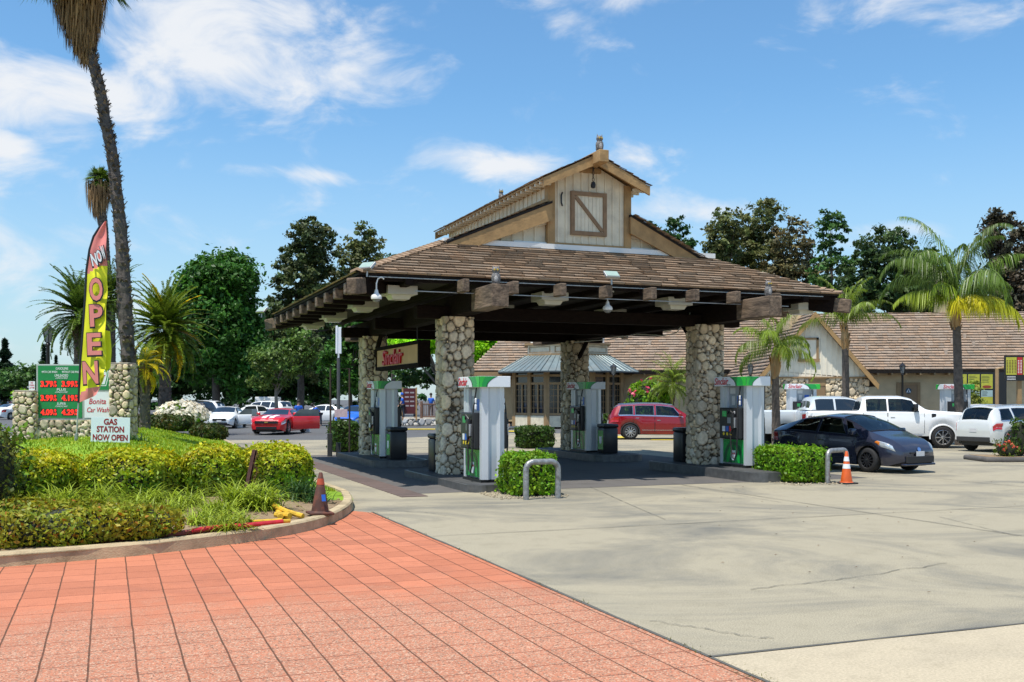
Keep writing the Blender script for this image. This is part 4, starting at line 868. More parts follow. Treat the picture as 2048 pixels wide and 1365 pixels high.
# ------------------------------------------------------------------ price sign, yard sign, feather flag
led = M('red led digits', (.85, .02, .01), .4, emit=1.2, var=0); led_off = M('unlit led backing', (.02, .05, .02), .5); white_l = M('white lettering', (.8, .8, .8), .5, var=0)
frame_m = M('greenish grey sign frame', (.42, .45, .40), .5, metal=.2, var=.1)
def monument():
    Y = 27.0; k = Y/F; X = lambda px: (px-1024)*k; Z = lambda py: EYE+(HOR-py)*k
    cx = X(150); t = empty('monument_sign', 'river stone monument sign with a green fuel price board and a white car wash panel', 'sign', (cx, Y, 0))
    lx = lambda px: X(px)-cx
    stone_pillar('stone_pillar', .28, .30, .1, Z(784), t, (lx(54), .1, 0), 0, seed=51, r0=.06, r1=.12, bulge=.07)
    stone_pillar('stone_pillar', .26, .30, .1, Z(729), t, (lx(244), .1, 0), 0, seed=52, r0=.06, r1=.12, bulge=.07)
    capm = M('pale mortar cap', (.42, .36, .27), .9, var=.2); m = MB(); m.rbox(lx(35), lx(74), -.18, .38, Z(784), Z(781), .01); m.build('mortar_cap', capm, t); m = MB(); m.rbox(lx(226), lx(262), -.18, .38, Z(729), Z(726), .01); m.build('mortar_cap', capm, t)
    m = MB(); m.box(lx(74), lx(226), -.0, .3, .1, Z(840)); w = m.build('base_wall', mortar, t)
    stone_panel('base_stones', (226-74)*k, Z(840)-.1, w, (lx(74), -.002, .1), (0, 0, 0), 53, r0=.07, r1=.13, bulge=.09)
    m = MB(); m.rbox(lx(73), lx(225), -.02, .28, Z(841), Z(729), .01); m.build('sign_cabinet', frame_m, t)
    m = MB(); m.box(lx(77), lx(165), -.03, -.021, Z(836), Z(732)); pb = m.build('price_board', green_s, t)
    rx = (R(90), 0, 0); y = -.034; tw = lambda s, px, py, w, h, mat=white_l, b=.01, sh=0: text(s, w*k, h*k, mat, pb, (lx(px), y, Z(py)), rx, ext=.002, bold=b, shear=sh)
    tw('GASOLINE', 125, 737.5, 25, 5); tw('WITH CAR WASH', 100, 744.5, 31, 4.5); tw('WITHOUT CAR WASH', 143, 744.5, 36, 4.5)
    for nm, py, a_, b_ in (('UNLEADED', 751.5, '3.79', '3.99'), ('PLUS', 779.5, '3.99', '4.19'), ('SUPER', 808, '4.09', '4.29')):
        tw(nm, 124, py, 27 if len(nm) > 5 else 18, 5); tw('-DINOCARE', 124, py+5.2, 26, 3.2, b=0, sh=.3)
        for px, s in ((98, a_), (140, b_)):
            m = MB(); m.box(lx(px-15), lx(px+17), -.0335, -.0305, Z(py+24), Z(py+10)); m.build('digit_backing', led_off, pb)
            text(s, 25*k, 12*k, led, pb, (lx(px-3), -.038, Z(py+17)), rx, ext=.002, bold=.035); text('9', 4.5*k, 5.5*k, led, pb, (lx(px+13.5), -.038, Z(py+13.8)), rx, ext=.002, bold=.03); text('10', 6*k, 5*k, led, pb, (lx(px+13.5), -.038, Z(py+20.3)), rx, ext=.002, bold=.03)
    m = MB(); m.box(lx(172), lx(222), -.03, -.021, Z(780), Z(733)); lp = m.build('logo_panel', green_s, t)
    def shield(s, mat, yy):
        m = MB(); pts = [(-17, -12), (17, -12), (17.5, -2), (13, 16), (-13, 16), (-17.5, -2)]; m.add([(lx(199+x*s), yy, Z(755+yv*s)) for x, yv in pts], [(0, 5, 4, 3, 2, 1)]); return m.build('emblem_shield', mat, lp)
    shield(1.1, white_s, -.0325); shield(1.0, green_b, -.034); shield(.88, white_s, -.0355); text('Sinclair', 26*k, 8*k, red_l, lp, (lx(199), -.039, Z(752)), rx, ext=.001, bold=.02, shear=.2)
    m = MB(); m.box(lx(170), lx(222), -.03, -.021, Z(836), Z(785)); wp = m.build('car_wash_panel', white_s, t)
    text('Bonita', 34*k, 11*k, red_l, wp, (lx(196), -.034, Z(803)), rx, ext=.001, bold=.008, shear=.2); text('Car Wash', 44*k, 10*k, red_l, wp, (lx(197), -.034, Z(820)), rx, ext=.001, bold=.008, shear=.2)
monument()
def yard_sign():
    Y = 23.6; k = Y/F; t = empty('yard_sign', 'white yard sign with dark red capitals in front of the monument sign', 'sign', P(221, 860, Y)); t.rotation_euler = (0, R(1.2), 0)
    m = MB(); m.rbox(-39*k, 39*k, -.006, .006, -25*k, 25*k, .002); m.build('board', M('white corrugated board', (.72, .80, .82), .5, var=.03), t)
    dk = M('dark red lettering', (.28, .008, .01), .5)
    for s, y, w in (('GAS', 16, 27), ('STATION', 1, 55), ('NOW OPEN', -15.5, 70)): text(s, w*k, 12.5*k, dk, t, (0, -.009, y*k), (R(90), 0, 0), ext=.001, bold=.035)
    m = MB(); [m.tube([(x, .0, -25*k), (x, .0, -25*k-.3)], .006, 5) for x in (-.16, .18)]; m.build('stake', metal_g, t)
yard_sign()
def feather_flag():
    Y = 24.3; k = Y/F; base = P(152, 892, Y); t = empty('feather_flag', 'tall pink and yellow feather flag lettered NOW OPEN on a pole in the lawn', 'flag', base)
    L = lambda px, py, dy=0: Vector((P(px, py, Y).x-base.x, dy, P(px, py, Y).z-base.z))
    m = MB(); m.tube([L(152, 892), L(153, 868)], .045, 8); m.build('ground_socket', metal_g, t)
    m = MB(); pole = [(153, 870), (157, 806), (161, 720), (166, 660), (170, 600), (173, 540), (179, 500), (187, 474), (199, 455), (212, 443)]
    m.tube([L(*p) for p in pole[:2]], .018, 8); m.build('pole', M('aluminium pole', (.55, .55, .5), .4, metal=.5), t)
    m = MB(); m.tube([L(px+.5, py) for px, py in pole[1:]], [.035]*8+[.015], 8); m.build('sleeve', black_p, t, smooth=True)
    rows = [(443, 211, 214), (455, 200, 214.5), (475, 188, 215), (500, 180, 214.5), (540, 174.5, 214), (600, 171, 214), (660, 167, 213), (720, 162.5, 212), (760, 160, 210), (785, 159, 205), (808, 158, 197)]
    ys = np.linspace(443, 806, 70); Lx = np.interp(ys, [r[0] for r in rows], [r[1] for r in rows]); Rx = np.interp(ys, [r[0] for r in rows], [r[2] for r in rows]); nn = 14; V = []; 
    dyf = lambda u, y: .05*math.sin(u*7+y*.035)*u+.02*math.sin(y*.11)*u+(-.12*u*u if y > 740 else 0)
    pink = (.78, .24, .21); yl = (.85, .80, .02); mats = [M('pink flag cloth', pink, .7, var=.06), M('yellow flag cloth', yl, .7, var=.05)]; mi = []; Fq = []
    for i, y in enumerate(ys):
        for j in range(nn):
            u = j/(nn-1); V.append(L(Lx[i]+(Rx[i]-Lx[i])*u, y+(0 if y < 760 else (-(y-760)*.35*u)), dyf(u, y)-.02))
    for i in range(len(ys)-1):
        for j in range(nn-1):
            Fq.append((i*nn+j, (i+1)*nn+j, (i+1)*nn+j+1, i*nn+j+1)); u = j/(nn-1); y = ys[i]; top = 548-18*math.sin(u*2.2); bot = 786-6*u-6*math.sin(u*3)
            mi.append(1 if top < y < bot else 0)
    fast('banner', [tuple(v) for v in V], Fq, None, mats, t, smooth=True, mi=mi)
    ol = black_p
    def letter(s, px, py, w, h, mat, rot=0, sh=0):
        u = .6; d = dyf(u, py)-.10
        text(s, (w+4)*k, (h+5)*k, ol, t, L(px+.6, py+1, d-.004), (R(90), rot, 0), ext=.001, bold=.05, shear=sh); text(s, w*k, h*k, mat, t, L(px, py, d-.012), (R(90), rot, 0), ext=.001, bold=.03, shear=sh)
    pk = mats[0]
    letter('N', 192, 521, 11, 25, white_s, R(-12)); letter('O', 202, 514, 9, 24, white_s, R(-14)); letter('W', 210, 507, 7, 27, white_s, R(-16))
    letter('O', 196, 580, 26, 46, pk, R(-3)); letter('P', 195, 632, 26, 44, pk, R(-3)); letter('E', 192, 689, 28, 44, pk, R(-2)); letter('N', 187, 746, 30, 45, pk, R(-3))
    m = MB(); pts = [(206, 660), (216, 662), (219, 700), (217, 735), (207, 745)]; m.add([L(a_, b_, .12) for a_, b_ in pts]+[L(a_, b_, .13) for a_, b_ in pts], [(0, 1, 2, 3, 4), (9, 8, 7, 6, 5)]+[(i, i+5, (i+1) % 5+5, (i+1) % 5) for i in range(5)]); m.build('folded_edge', mats[1], t)
feather_flag()

# ------------------------------------------------------------------ cars
def paintm(name, col, metal=.0, rough=.25): return M(name, col, rough, metal=metal, var=.02, coat=.8, spec=.5)
tyre_m = M('tyre rubber', (.016, .016, .017), .8, var=.2); rim_a = M('alloy rim', (.55, .56, .58), .25, metal=.85, var=.05); rim_b = M('gloss black rim', (.10, .10, .11), .15, metal=.8); trimb = M('dull black trim', (.03, .03, .03), .6, var=.1)
lampc = M('clear lamp lens', (.62, .66, .68), .08, metal=.4, var=.3, scale=14, coat=1); lampr = M('red lamp lens', (.45, .012, .01), .12, coat=1, var=.3, scale=12); lampo = M('amber lamp lens', (.7, .2, .02), .15, coat=1)
SPEC = {
 'hatch': dict(L=4.48, W=1.745, top=[(-2.24,.72),(-2.2,.98),(-2.08,1.10),(-1.7,1.22),(-1.0,1.41),(-.2,1.49),(.3,1.465),(.75,1.32),(1.25,1.07),(1.5,.98),(1.9,.86),(2.12,.72),(2.24,.55)], belt=[(-2.24,.70),(-2.1,1.0),(-1.5,1.0),(0,.93),(1.2,.89),(1.9,.75),(2.2,.56)],
   rw=[(-2.24,.55),(-1.5,.56),(0,.60),(.5,.60),(1.25,.70),(2.0,.6),(2.24,.45)], hw=[(-2.24,.62),(-2.1,.80),(-1.6,.86),(0,.872),(1.6,.86),(1.95,.80),(2.15,.66),(2.24,.5)], low=.19, wx=(1.31,-1.39), wr=.315, ws=(.36,1.27), rg=(-2.0,-1.15), win=[(-1.5,-.42,-1.15,-.42),(-.34,.62,-.34,.30),(.70,1.06,.45,.68)], doors=[(-.40,.95),(-1.35,-.42)]),
 'sedan': dict(L=4.55, W=1.76, top=[(-2.27,.75),(-2.22,1.02),(-1.75,1.08),(-1.45,1.16),(-.8,1.42),(-.1,1.47),(.4,1.43),(1.1,1.08),(1.25,1.02),(1.8,.92),(2.1,.78),(2.27,.6)], belt=[(-2.27,.72),(-2.15,.96),(-1.5,.97),(0,.93),(1.2,.9),(1.9,.78),(2.2,.6)],
   rw=[(-2.27,.6),(-1.5,.62),(-.6,.58),(.4,.58),(1.2,.70),(2.0,.62),(2.27,.45)], hw=[(-2.27,.66),(-2.1,.80),(-1.6,.86),(0,.88),(1.6,.87),(2.0,.8),(2.2,.64),(2.27,.5)], low=.2, wx=(1.38,-1.32), wr=.32, ws=(.42,1.10), rg=(-1.5,-.85), win=[(-1.2,-.38,-.9,-.38),(-.3,.85,-.3,.45)], doors=[(-.35,.95),(-1.25,-.37)]),
 'coupe': dict(L=4.83, W=1.92, top=[(-2.41,.8),(-2.36,1.02),(-1.9,1.08),(-1.4,1.16),(-.7,1.36),(-.1,1.38),(.3,1.33),(.9,1.06),(1.1,1.0),(1.9,.95),(2.25,.86),(2.41,.66)], belt=[(-2.41,.78),(-2.2,1.0),(-1.2,1.02),(0,.96),(1.2,.92),(2.0,.86),(2.35,.66)],
   rw=[(-2.41,.7),(-1.2,.56),(0,.58),(.4,.6),(1.0,.72),(2.0,.74),(2.41,.6)], hw=[(-2.41,.78),(-2.2,.9),(-1.5,.96),(0,.93),(1.6,.95),(2.1,.92),(2.33,.82),(2.41,.7)], low=.16, wx=(1.45,-1.4), wr=.36, ws=(.34,1.0), rg=(-1.5,-.8), win=[(-.9,.7,-.7,.4)], doors=[(-.7,.9)]),
 'suv': dict(L=4.85, W=1.93, top=[(-2.42,.85),(-2.38,1.15),(-2.2,1.55),(-1.95,1.70),(-.9,1.76),(0,1.75),(.55,1.66),(1.15,1.22),(1.3,1.16),(1.9,1.08),(2.25,.95),(2.42,.72)], belt=[(-2.42,.84),(-2.3,1.12),(-1.5,1.14),(0,1.10),(1.2,1.06),(2.0,.96),(2.35,.74)],
   rw=[(-2.42,.6),(-1.9,.64),(0,.66),(.6,.66),(1.2,.78),(2.0,.72),(2.42,.5)], hw=[(-2.42,.74),(-2.25,.88),(-1.6,.95),(0,.955),(1.7,.95),(2.1,.86),(2.33,.7),(2.42,.55)], low=.26, wx=(1.5,-1.45), wr=.375, ws=(.60,1.18), rg=(-2.34,-2.02), win=[(-2.0,-1.32,-1.85,-1.32),(-1.22,-.36,-1.22,-.36),(-.27,.95,-.27,.55)], doors=[(-.32,1.08),(-1.3,-.34)]),
 'pickup': dict(L=6.35, W=2.03, top=[(-3.17,1.35),(-3.1,1.42),(-.98,1.42),(-.93,1.50),(-.86,1.93),(-.6,2.0),(.6,2.0),(.95,1.92),(1.45,1.50),(1.6,1.45),(2.8,1.36),(3.05,1.25),(3.17,1.0)], belt=[(-3.17,1.32),(-3.0,1.36),(0,1.36),(1.5,1.34),(2.8,1.28),(3.1,1.1)],
   rw=[(-3.17,.85),(-1.2,.85),(-.85,.72),(.9,.72),(1.6,.84),(2.8,.84),(3.17,.75)], hw=[(-3.17,.93),(-3.0,.97),(-1,.98),(0,.99),(2.0,1.01),(2.9,.97),(3.17,.88)], low=.46, wx=(2.05,-1.95), wr=.415, ws=(.98,1.47), rg=(-.97,-.88), win=[(-.72,.02,-.72,.02),(.10,1.20,.10,.95)], doors=[(.06,1.38),(-.84,.04)], sm=.03)}
def wheel_parts(t, cx, cy, r, w, side, rim, spokes, simple):
    e = bpy.data.objects.new('wheel', None); C.objects.link(e); e.parent = t; e.location = (cx, cy, r)
    Tm = Matrix.Rotation(R(90)*side, 4, 'X')
    pr = [(r*.62, -w/2), (r*.90, -w/2), (r*.98, -w/2+.025), (r, -w/4), (r, w/4), (r*.98, w/2-.025), (r*.90, w/2), (r*.66, w/2), (r*.62, w/2-.03)]
    m = MB(); m.lathe(pr, 24 if not simple else 16, 0, Tm, cap=False); m.build('tyre', tyre_m, e, smooth=True, angle=50)
    m = MB(); m.lathe([(r*.60, -w/2+.01), (r*.60, w/2-.09), (.01, w/2-.09)], 20, 1, Tm); m.lathe([(r*.66, w/2+.002), (r*.68, w/2-.0), (r*.62, w/2-.05), (r*.60, w/2-.05)], 24, 0, Tm, cap=False)
    m.lathe([(r*.16, w/2-.06), (r*.15, w/2-.01), (.01, w/2-.005)], 12, 0, Tm)
    for i in range(spokes):
        a_ = 2*math.pi*i/spokes; T = Tm @ Matrix.Rotation(a_, 4, 'Z'); m.box(r*.12, r*.63, -r*.05, r*.05, w/2-.05, w/2-.012, 0, T)
    m.build('rim', [rim, black_pl], e)
def car(name, label, cat, loc, psi, kind, paint, group=None, rim=rim_a, spokes=10, scale=1.0, detail=True, tails='h', front=None, tail=None, open_doors=None, roofrail=False, plate=True, glass=None, H=None, driver=False, rack=None):
    sp = SPEC[kind]; L = sp['L']
    clear = detail and kind in ('hatch', 'suv', 'pickup'); glass = (GLASS_T if clear else (glass or glassd)); t = empty(name, label, cat, (loc[0], loc[1], 0), psi, group); t.scale = (scale, scale, scale*(H or 1))
    sm = sp.get('sm', .07)
    def fn(key):
        xs_ = np.array([p[0] for p in sp[key]]); zs = np.array([p[1] for p in sp[key]])
        def f(x): return float(np.mean([np.interp(x+d*sm, xs_, zs) for d in (-1, -.6, -.2, .2, .6, 1)])) if abs(x) < L/2-sm else float(np.interp(x, xs_, zs))
        return f
    top, belt_, rw, hw = fn('top'), fn('belt'), fn('rw'), fn('hw'); wr = sp['wr']; Ra = wr+.055
    def low(x):
        z = sp['low']+max(0, abs(x)-(L/2-.35))*.35
        for wx in sp['wx']:
            d = abs(x-wx)
            if d < Ra: z = max(z, wr+math.sqrt(Ra*Ra-d*d))
        return z
    def S(x, s):
        tz = top(x); bz = min(belt_(x), tz-.015); lz = min(low(x), bz-.08); h = hw(x)
        if s <= .5:
            u = s/.5; y = h*(.93+.07*math.sin(min(1, u*1.6)*math.pi/2)-.035*max(0, u-.7)/.3-.02*math.exp(-((u-.78)/.06)**2)); return Vector((x, y, lz+(bz-lz)*u))
        rz = bz+(tz-bz)*.87; yb = h*.962; yr = min(rw(x), yb)
        if s <= .8: u = (s-.5)/.3; return Vector((x, yb+(yr-yb)*(u**1.15), bz+(rz-bz)*u))
        u = (s-.8)/.2; return Vector((x, yr*(1-u), rz+(tz-rz)*math.sin(u*math.pi/2)**.8 if u > 0 else rz))
    def off(x, s, d, sd=1):
        p = S(x, s); e1 = S(x+.02, s)-S(x-.02, s); e2 = S(x, min(1, s+.01))-S(x, max(0, s-.01)); n = e1.cross(e2)
        if n.length < 1e-9: n = Vector((0, 1, 0))
        n.normalize(); 
        if s > .97: n = Vector((n.x, 0, abs(n.z)))
        if n.y < 0 and s < .9: n = -n
        if s >= .9 and n.z < 0: n = -n
        p = p+n*d; return Vector((p.x, p.y*sd, p.z))
    xs_ = list(np.arange(-L/2, L/2+.001, .09 if detail else .16))
    for wx in sp['wx']: xs_ += list(wx+Ra*np.cos(np.linspace(0, math.pi, 15 if detail else 9)))
    if clear:
        for q_ in sp['win']: xs_ += list(q_)
        xs_ += list(sp['ws'])+list(sp['rg'])
    xs_ += [-L/2+.03, L/2-.03, L/2-.06, -L/2+.06]; xs_ = sorted(set(round(x, 3) for x in xs_ if abs(x) <= L/2+1e-6))
    ss = [0, .06, .15, .25, .35, .42, .46, .5, .53, .58, .62, .7, .775, .8, .82, .86, .89, .94, 1] if detail else [0, .1, .3, .5, .65, .8, .88, 1]
    ns = len(ss); mb = MB(); vs = []
    for x in xs_:
        half = [S(x, s) for s in ss]; ring = [Vector((p.x, -p.y, p.z)) for p in half]+[p for p in reversed(half[:-1])]; vs += ring
    rn = 2*ns-1; fs = [(i*rn+k, (i+1)*rn+k, (i+1)*rn+k+1, i*rn+k+1) for i in range(len(xs_)-1) for k in range(rn-1)]
    if clear:
        sr = ss+ss[::-1][1:]; holes = [(a_, b_, c_, d_, .53, .775) for a_, b_, c_, d_ in sp['win']]+[(sp['ws'][0], sp['ws'][1], sp['ws'][0], sp['ws'][1], .82, 1.01), (sp['rg'][0], sp['rg'][1], sp['rg'][0], sp['rg'][1], .83, 1.01)]
        def inhole(i, k):
            xa, xb = xs_[i], xs_[i+1]; s0, s1 = sorted((sr[k], sr[k+1]))
            for (a_, b_, c_, d_, h0, h1) in holes:
                if s0 < h0-.012 or s1 > h1+.012: continue
                u = min(1, max(0, ((s0+s1)/2-h0)/(h1-h0))) if h1 < 1 else 0
                if xa >= a_+(c_-a_)*u-.012 and xb <= b_+(d_-b_)*u+.012: return True
            return False
        fs = [(i*rn+k, (i+1)*rn+k, (i+1)*rn+k+1, i*rn+k+1) for i in range(len(xs_)-1) for k in range(rn-1) if not inhole(i, k)]
    fs += [tuple(range(rn)), tuple(range((len(xs_)-1)*rn+rn-1, (len(xs_)-1)*rn-1, -1))]
    mb.add(vs, fs); body = mb.build('body', paint, t, smooth=True, angle=38)
    m = MB(); lz = sp['low']; m.box(sp['wx'][1]-.1, sp['ws'][1]-.05, -hw(0)+.2, hw(0)-.2, lz-.02, belt_(0)-.12); m.box(-L/2+.2, sp['wx'][1]-.1, -hw(0)+.32, hw(0)-.32, lz-.02, lz+.25); m.box(sp['ws'][1]-.05, L/2-.25, -hw(0)+.32, hw(0)-.32, lz-.02, lz+.3)
    for i in (0, 1):
        a_, b_ = sp['wx'][0]-Ra-.02, sp['wx'][1]+Ra+.02; m.box(b_, a_, -hw(0)*.93, hw(0)*.93, lz-.01, lz+.02)
    m.build('underbody', trimb, t)
    def patch(nm, mat, xa, xb, xa2, xb2, s0, s1, d=.006, sides=(1, -1), nx=None, nsn=6, parent=None):
        out = []; nx = nx or (max(3, int(abs(xb-xa)/.08)) if detail else 4)
        for sd in sides:
            g = MB(); v = []
            for j in range(nsn+1):
                u = j/nsn
                for i in range(nx+1):
                    w_ = i/nx; x = (xa+(xb-xa)*w_)*(1-u)+(xa2+(xb2-xa2)*w_)*u; v.append(off(x, s0+(s1-s0)*u, d, sd))
            f = [(j*(nx+1)+i, j*(nx+1)+i+1, (j+1)*(nx+1)+i+1, (j+1)*(nx+1)+i) for j in range(nsn) for i in range(nx)]
            # skirt
            bd = [i for i in range(nx+1)]+[j*(nx+1)+nx for j in range(1, nsn+1)]+[nsn*(nx+1)+i for i in range(nx-1, -1, -1)]+[j*(nx+1) for j in range(nsn-1, 0, -1)]
            base = len(v); cen = Vector((0, 0, (belt_(0)))); 
            for q in bd: p = v[q]; v.append(p+Vector((0, -sd*.012 if abs(p.y) > .3 else 0, -.008)))
            nb = len(bd); f += [(bd[k], bd[(k+1) % nb], base+(k+1) % nb, base+k) for k in range(nb)]
            if sd == 1: f = [tuple(reversed(q)) for q in f]
            g.add(v, f); out.append(g.build(nm, mat, parent or t, smooth=True, angle=35))
        return out
    def cross(nm, mat, xa, xb, s0=.81, d=.006, n=14, xin=0):
        g = MB(); v = []; nx = 8
        for j in range(n+1):
            tt = -1+2*j/n; s = 1-abs(tt)*(1-s0)
            for i in range(nx+1):
                x = xa+(xb-xa)*i/nx; p = off(x, s, d, 1 if tt > 0 else -1); v.append(p)
        g.add(v, [(j*(nx+1)+i, j*(nx+1)+i+1, (j+1)*(nx+1)+i+1, (j+1)*(nx+1)+i) for j in range(n) for i in range(nx)]); return g.build(nm, mat, t, smooth=True)
    cross('windshield', glass, sp['ws'][0], sp['ws'][1], .80 if kind != 'pickup' else .79); cross('rear_window', glass, sp['rg'][0], sp['rg'][1], .82)
    doors = []
    if clear:
        bz = belt_(0); seatm = M('beige seat cloth', (.30, .27, .21), .8); xs0 = sp['win'][-1][0] if kind != 'hatch' else -.30; xs0 = {'hatch': -.1, 'suv': .0, 'pickup': .35}[kind]
        for x_, w_ in ((xs0, .25), (xs0-1.0 if kind != 'pickup' else xs0-.75, .25)):
            for y_ in (-.36, .36): m = MB(); m.rbox(x_-.08, x_+.06, y_-w_, y_+w_, bz-.35, bz+.22, .05); m.rbox(x_-.05, x_+.03, y_-.13, y_+.13, bz+.25, bz+.38, .04); m.build('seat', seatm, t, smooth=True, angle=60)
        m = MB(); m.rbox(xs0+.62, sp['ws'][1]-.12, -hw(.5)+.12, hw(.5)-.12, bz-.3, bz-.01, .05); m.build('dashboard', trimb, t)
        m = MB(); m.tube([Vector((xs0+.55, .36+.17*math.cos(a_), bz+.0+.15*math.sin(a_))) for a_ in np.linspace(0, 2*math.pi, 13)], .014, 5); m.build('steering_wheel', black_pl, t)
    for k, (a_, b_) in enumerate(sp['doors']):
        if open_doors and k == 0: continue
        for d_ in patch('door', paint, a_, b_, a_, b_, .05, .49, .004):
            sd = 1 if d_.data.vertices[0].co.y > 0 else -1
            if detail: m = MB(); p = off(a_+.16, .40, .02, sd); m.rbox(p.x-.07, p.x+.09, p.y-.016, p.y+.016, p.z-.014, p.z+.014, .006); m.build('handle', chrome if kind != 'hatch' else paint, d_)
    if detail:
        for k, (a_, b_) in enumerate(sp['doors']):
            if open_doors and k == 0: continue
            for x in (a_, b_):
                for sd in (1, -1): m = MB(); m.tube([off(x, s_, .004, sd) for s_ in np.linspace(.06, .49, 9)], .007, 4); m.build('door_seam', black_pl, t)
    for (a_, b_, c_, d_) in sp['win']: patch('side_window', glass, a_, b_, c_, d_, .53, .775, .005)
    if clear:
        for (a_, b_, c_, d_) in sp['win']:
            for sd in (1, -1):
                lp = [off(a_+(b_-a_)*u, .53, .008, sd) for u in np.linspace(0, 1, 6)]+[off(b_+(d_-b_)*u, .53+.245*u, .008, sd) for u in np.linspace(.2, 1, 4)]+[off(d_+(c_-d_)*u, .775, .008, sd) for u in np.linspace(.2, 1, 5)]+[off(c_+(a_-c_)*u, .775-.245*u, .008, sd) for u in np.linspace(.2, 1, 5)]
                m = MB(); m.tube(lp, .011, 4); m.build('window_seal', black_pl if kind != 'suv' else chrome, t)
        for k_ in (0, 1):
            x_ = sp['ws'][k_]; m = MB(); m.tube([off(x_, 1-.19*abs(v_), .008, 1 if v_ > 0 else -1) for v_ in np.linspace(-1, 1, 15)], .013, 4); m.build('windshield_seal', black_pl, t)
    # lamps
    xf = L/2; 
    if kind == 'hatch': patch('headlight', lampc, 1.55, 2.08, 1.62, 2.0, .40, .52, .012); patch('indicator', lampo, 1.55, 1.68, 1.6, 1.7, .41, .5, .016)
    elif kind == 'pickup': patch('headlight', lampc, 2.86, 3.10, 2.86, 3.10, .22, .44, .012); patch('indicator', lampo, 2.86, 2.93, 2.86, 2.93, .26, .42, .016)
    else: patch('headlight', lampc, xf-.45, xf-.09, xf-.55, xf-.12, .33, .46, .010)
    if kind == 'pickup': patch('taillight', lampr, -3.12, -2.98, -3.12, -2.98, .22, .46, .012)
    else: patch('taillight', lampr, -xf+.08, -xf+.42, -xf+.08, -xf+(.5 if kind != 'hatch' else .35), .33 if kind != 'suv' else .34, .47, .012)
    # front and rear faces
    yf = hw(xf)*1.0; zt = top(xf); lo = low(xf)
    def face(nm, mat, x, y0, y1, z0, z1, th=.03, rr=.01): m = MB(); m.rbox(min(x, x+th), max(x, x+th), y0, y1, z0, z1, rr); return m.build(nm, mat, t)
    gw = hw(xf-.02)
    if kind == 'hatch': face('grille', rubber, xf-.02, -.50, .50, .27, .44, .06); face('upper_grille', black_pl, xf-.04, -.34, .34, .50, .54, .04); face('lower_lip', paint, xf-.10, -.6, .6, .20, .26, .12, .03)
    elif kind == 'pickup': face('grille', chrome, xf-.06, -.62, .62, .74, 1.18, .10, .03); [face('grille_bar', black_pl, xf+.02, -.56, .56, z, z+.07, .03) for z in (.80, .92, 1.04)]; face('bumper', chrome, xf-.16, -.98, .98, .52, .74, .24, .04)
    elif kind == 'coupe': face('grille', black_pl, xf-.04, -.62, .62, .58, .72, .05); face('lower_grille', black_pl, xf-.04, -.55, .55, .28, .42, .05); face('badge', M('gold badge', (.6, .45, .12), .3, metal=.6), xf+.012, -.09, .09, .62, .67, .01, .004)
    else: face('grille', black_pl, xf-.04, -.42, .42, .50, .66, .05); face('lower_grille', black_pl, xf-.03, -.5, .5, .28, .40, .04)
    if plate: face('license_plate', M('pale number plate', (.6, .6, .6), .4, var=.2, scale=30), xf+.016, -.15, .15, .42 if kind == 'hatch' else .43, .56 if kind == 'hatch' else .56, .012, .003)
    xr = -xf; face('rear_plate', M('pale number plate', (.6, .6, .6), .4), xr-.012, -.15, .15, .74, .88, .012, .003); face('rear_bumper', trimb if kind in ('suv', 'pickup') else paint, xr-.03, -hw(xr+.02)*.95, hw(xr+.02)*.95, lo, lo+.18, .08, .02)
    # mirrors
    mx = sp['ws'][1]-.35 if kind != 'pickup' else 1.05
    for sd in (1, -1):
        p = off(mx, .53, .0, sd); m = MB(); m.rbox(p.x-.07, p.x+.08, p.y+sd*.12-.09, p.y+sd*.12+.09, p.z+.02, p.z+(.18 if kind != 'pickup' else .30), .035); m.tube([(p.x, p.y, p.z+.04), (p.x, p.y+sd*.1, p.z+.07)], .02, 6); m.build('mirror', paint if kind != 'pickup' else black_pl, t, smooth=True, angle=60)
    simple = not detail
    for wx in sp['wx']:
        for sd in (1, -1): wheel_parts(t, wx, sd*(hw(wx)-.12), wr, .23, -sd, rim, spokes, simple)
    for wx in sp['wx']:
        if kind in ('suv', 'pickup') and detail:
            for sd in (1, -1):
                m = MB(); pts = [Vector((wx+Ra*math.cos(a_), sd*(hw(wx)*.965), wr+Ra*math.sin(a_))) for a_ in np.linspace(-.15, math.pi+.15, 16)]; m.tube(pts, .028, 6); m.build('wheel_arch', trimb if kind == 'suv' else paint, t, smooth=True)
    if roofrail:
        for sd in (1, -1): m = MB(); m.tube([off(x, .83, .05, sd) for x in np.linspace(-1.9, .5, 9)], .02, 6); m.build('roof_rail', chrome, t)
    if kind == 'suv' and detail: patch('window_trim', chrome, -1.95, .98, -1.95, .98, .505, .525, .008)
    if kind in ('hatch', 'suv', 'sedan') and detail: 
        m = MB(); m.tube([off(x, .12, .01, -1) for x in np.linspace(sp['wx'][1]+Ra+.1, sp['wx'][0]-Ra-.1, 8)], .016, 6); m.tube([off(x, .12, .01, 1) for x in np.linspace(sp['wx'][1]+Ra+.1, sp['wx'][0]-Ra-.1, 8)], .016, 6); m.build('sill_trim', trimb if kind != 'suv' else chrome, t)
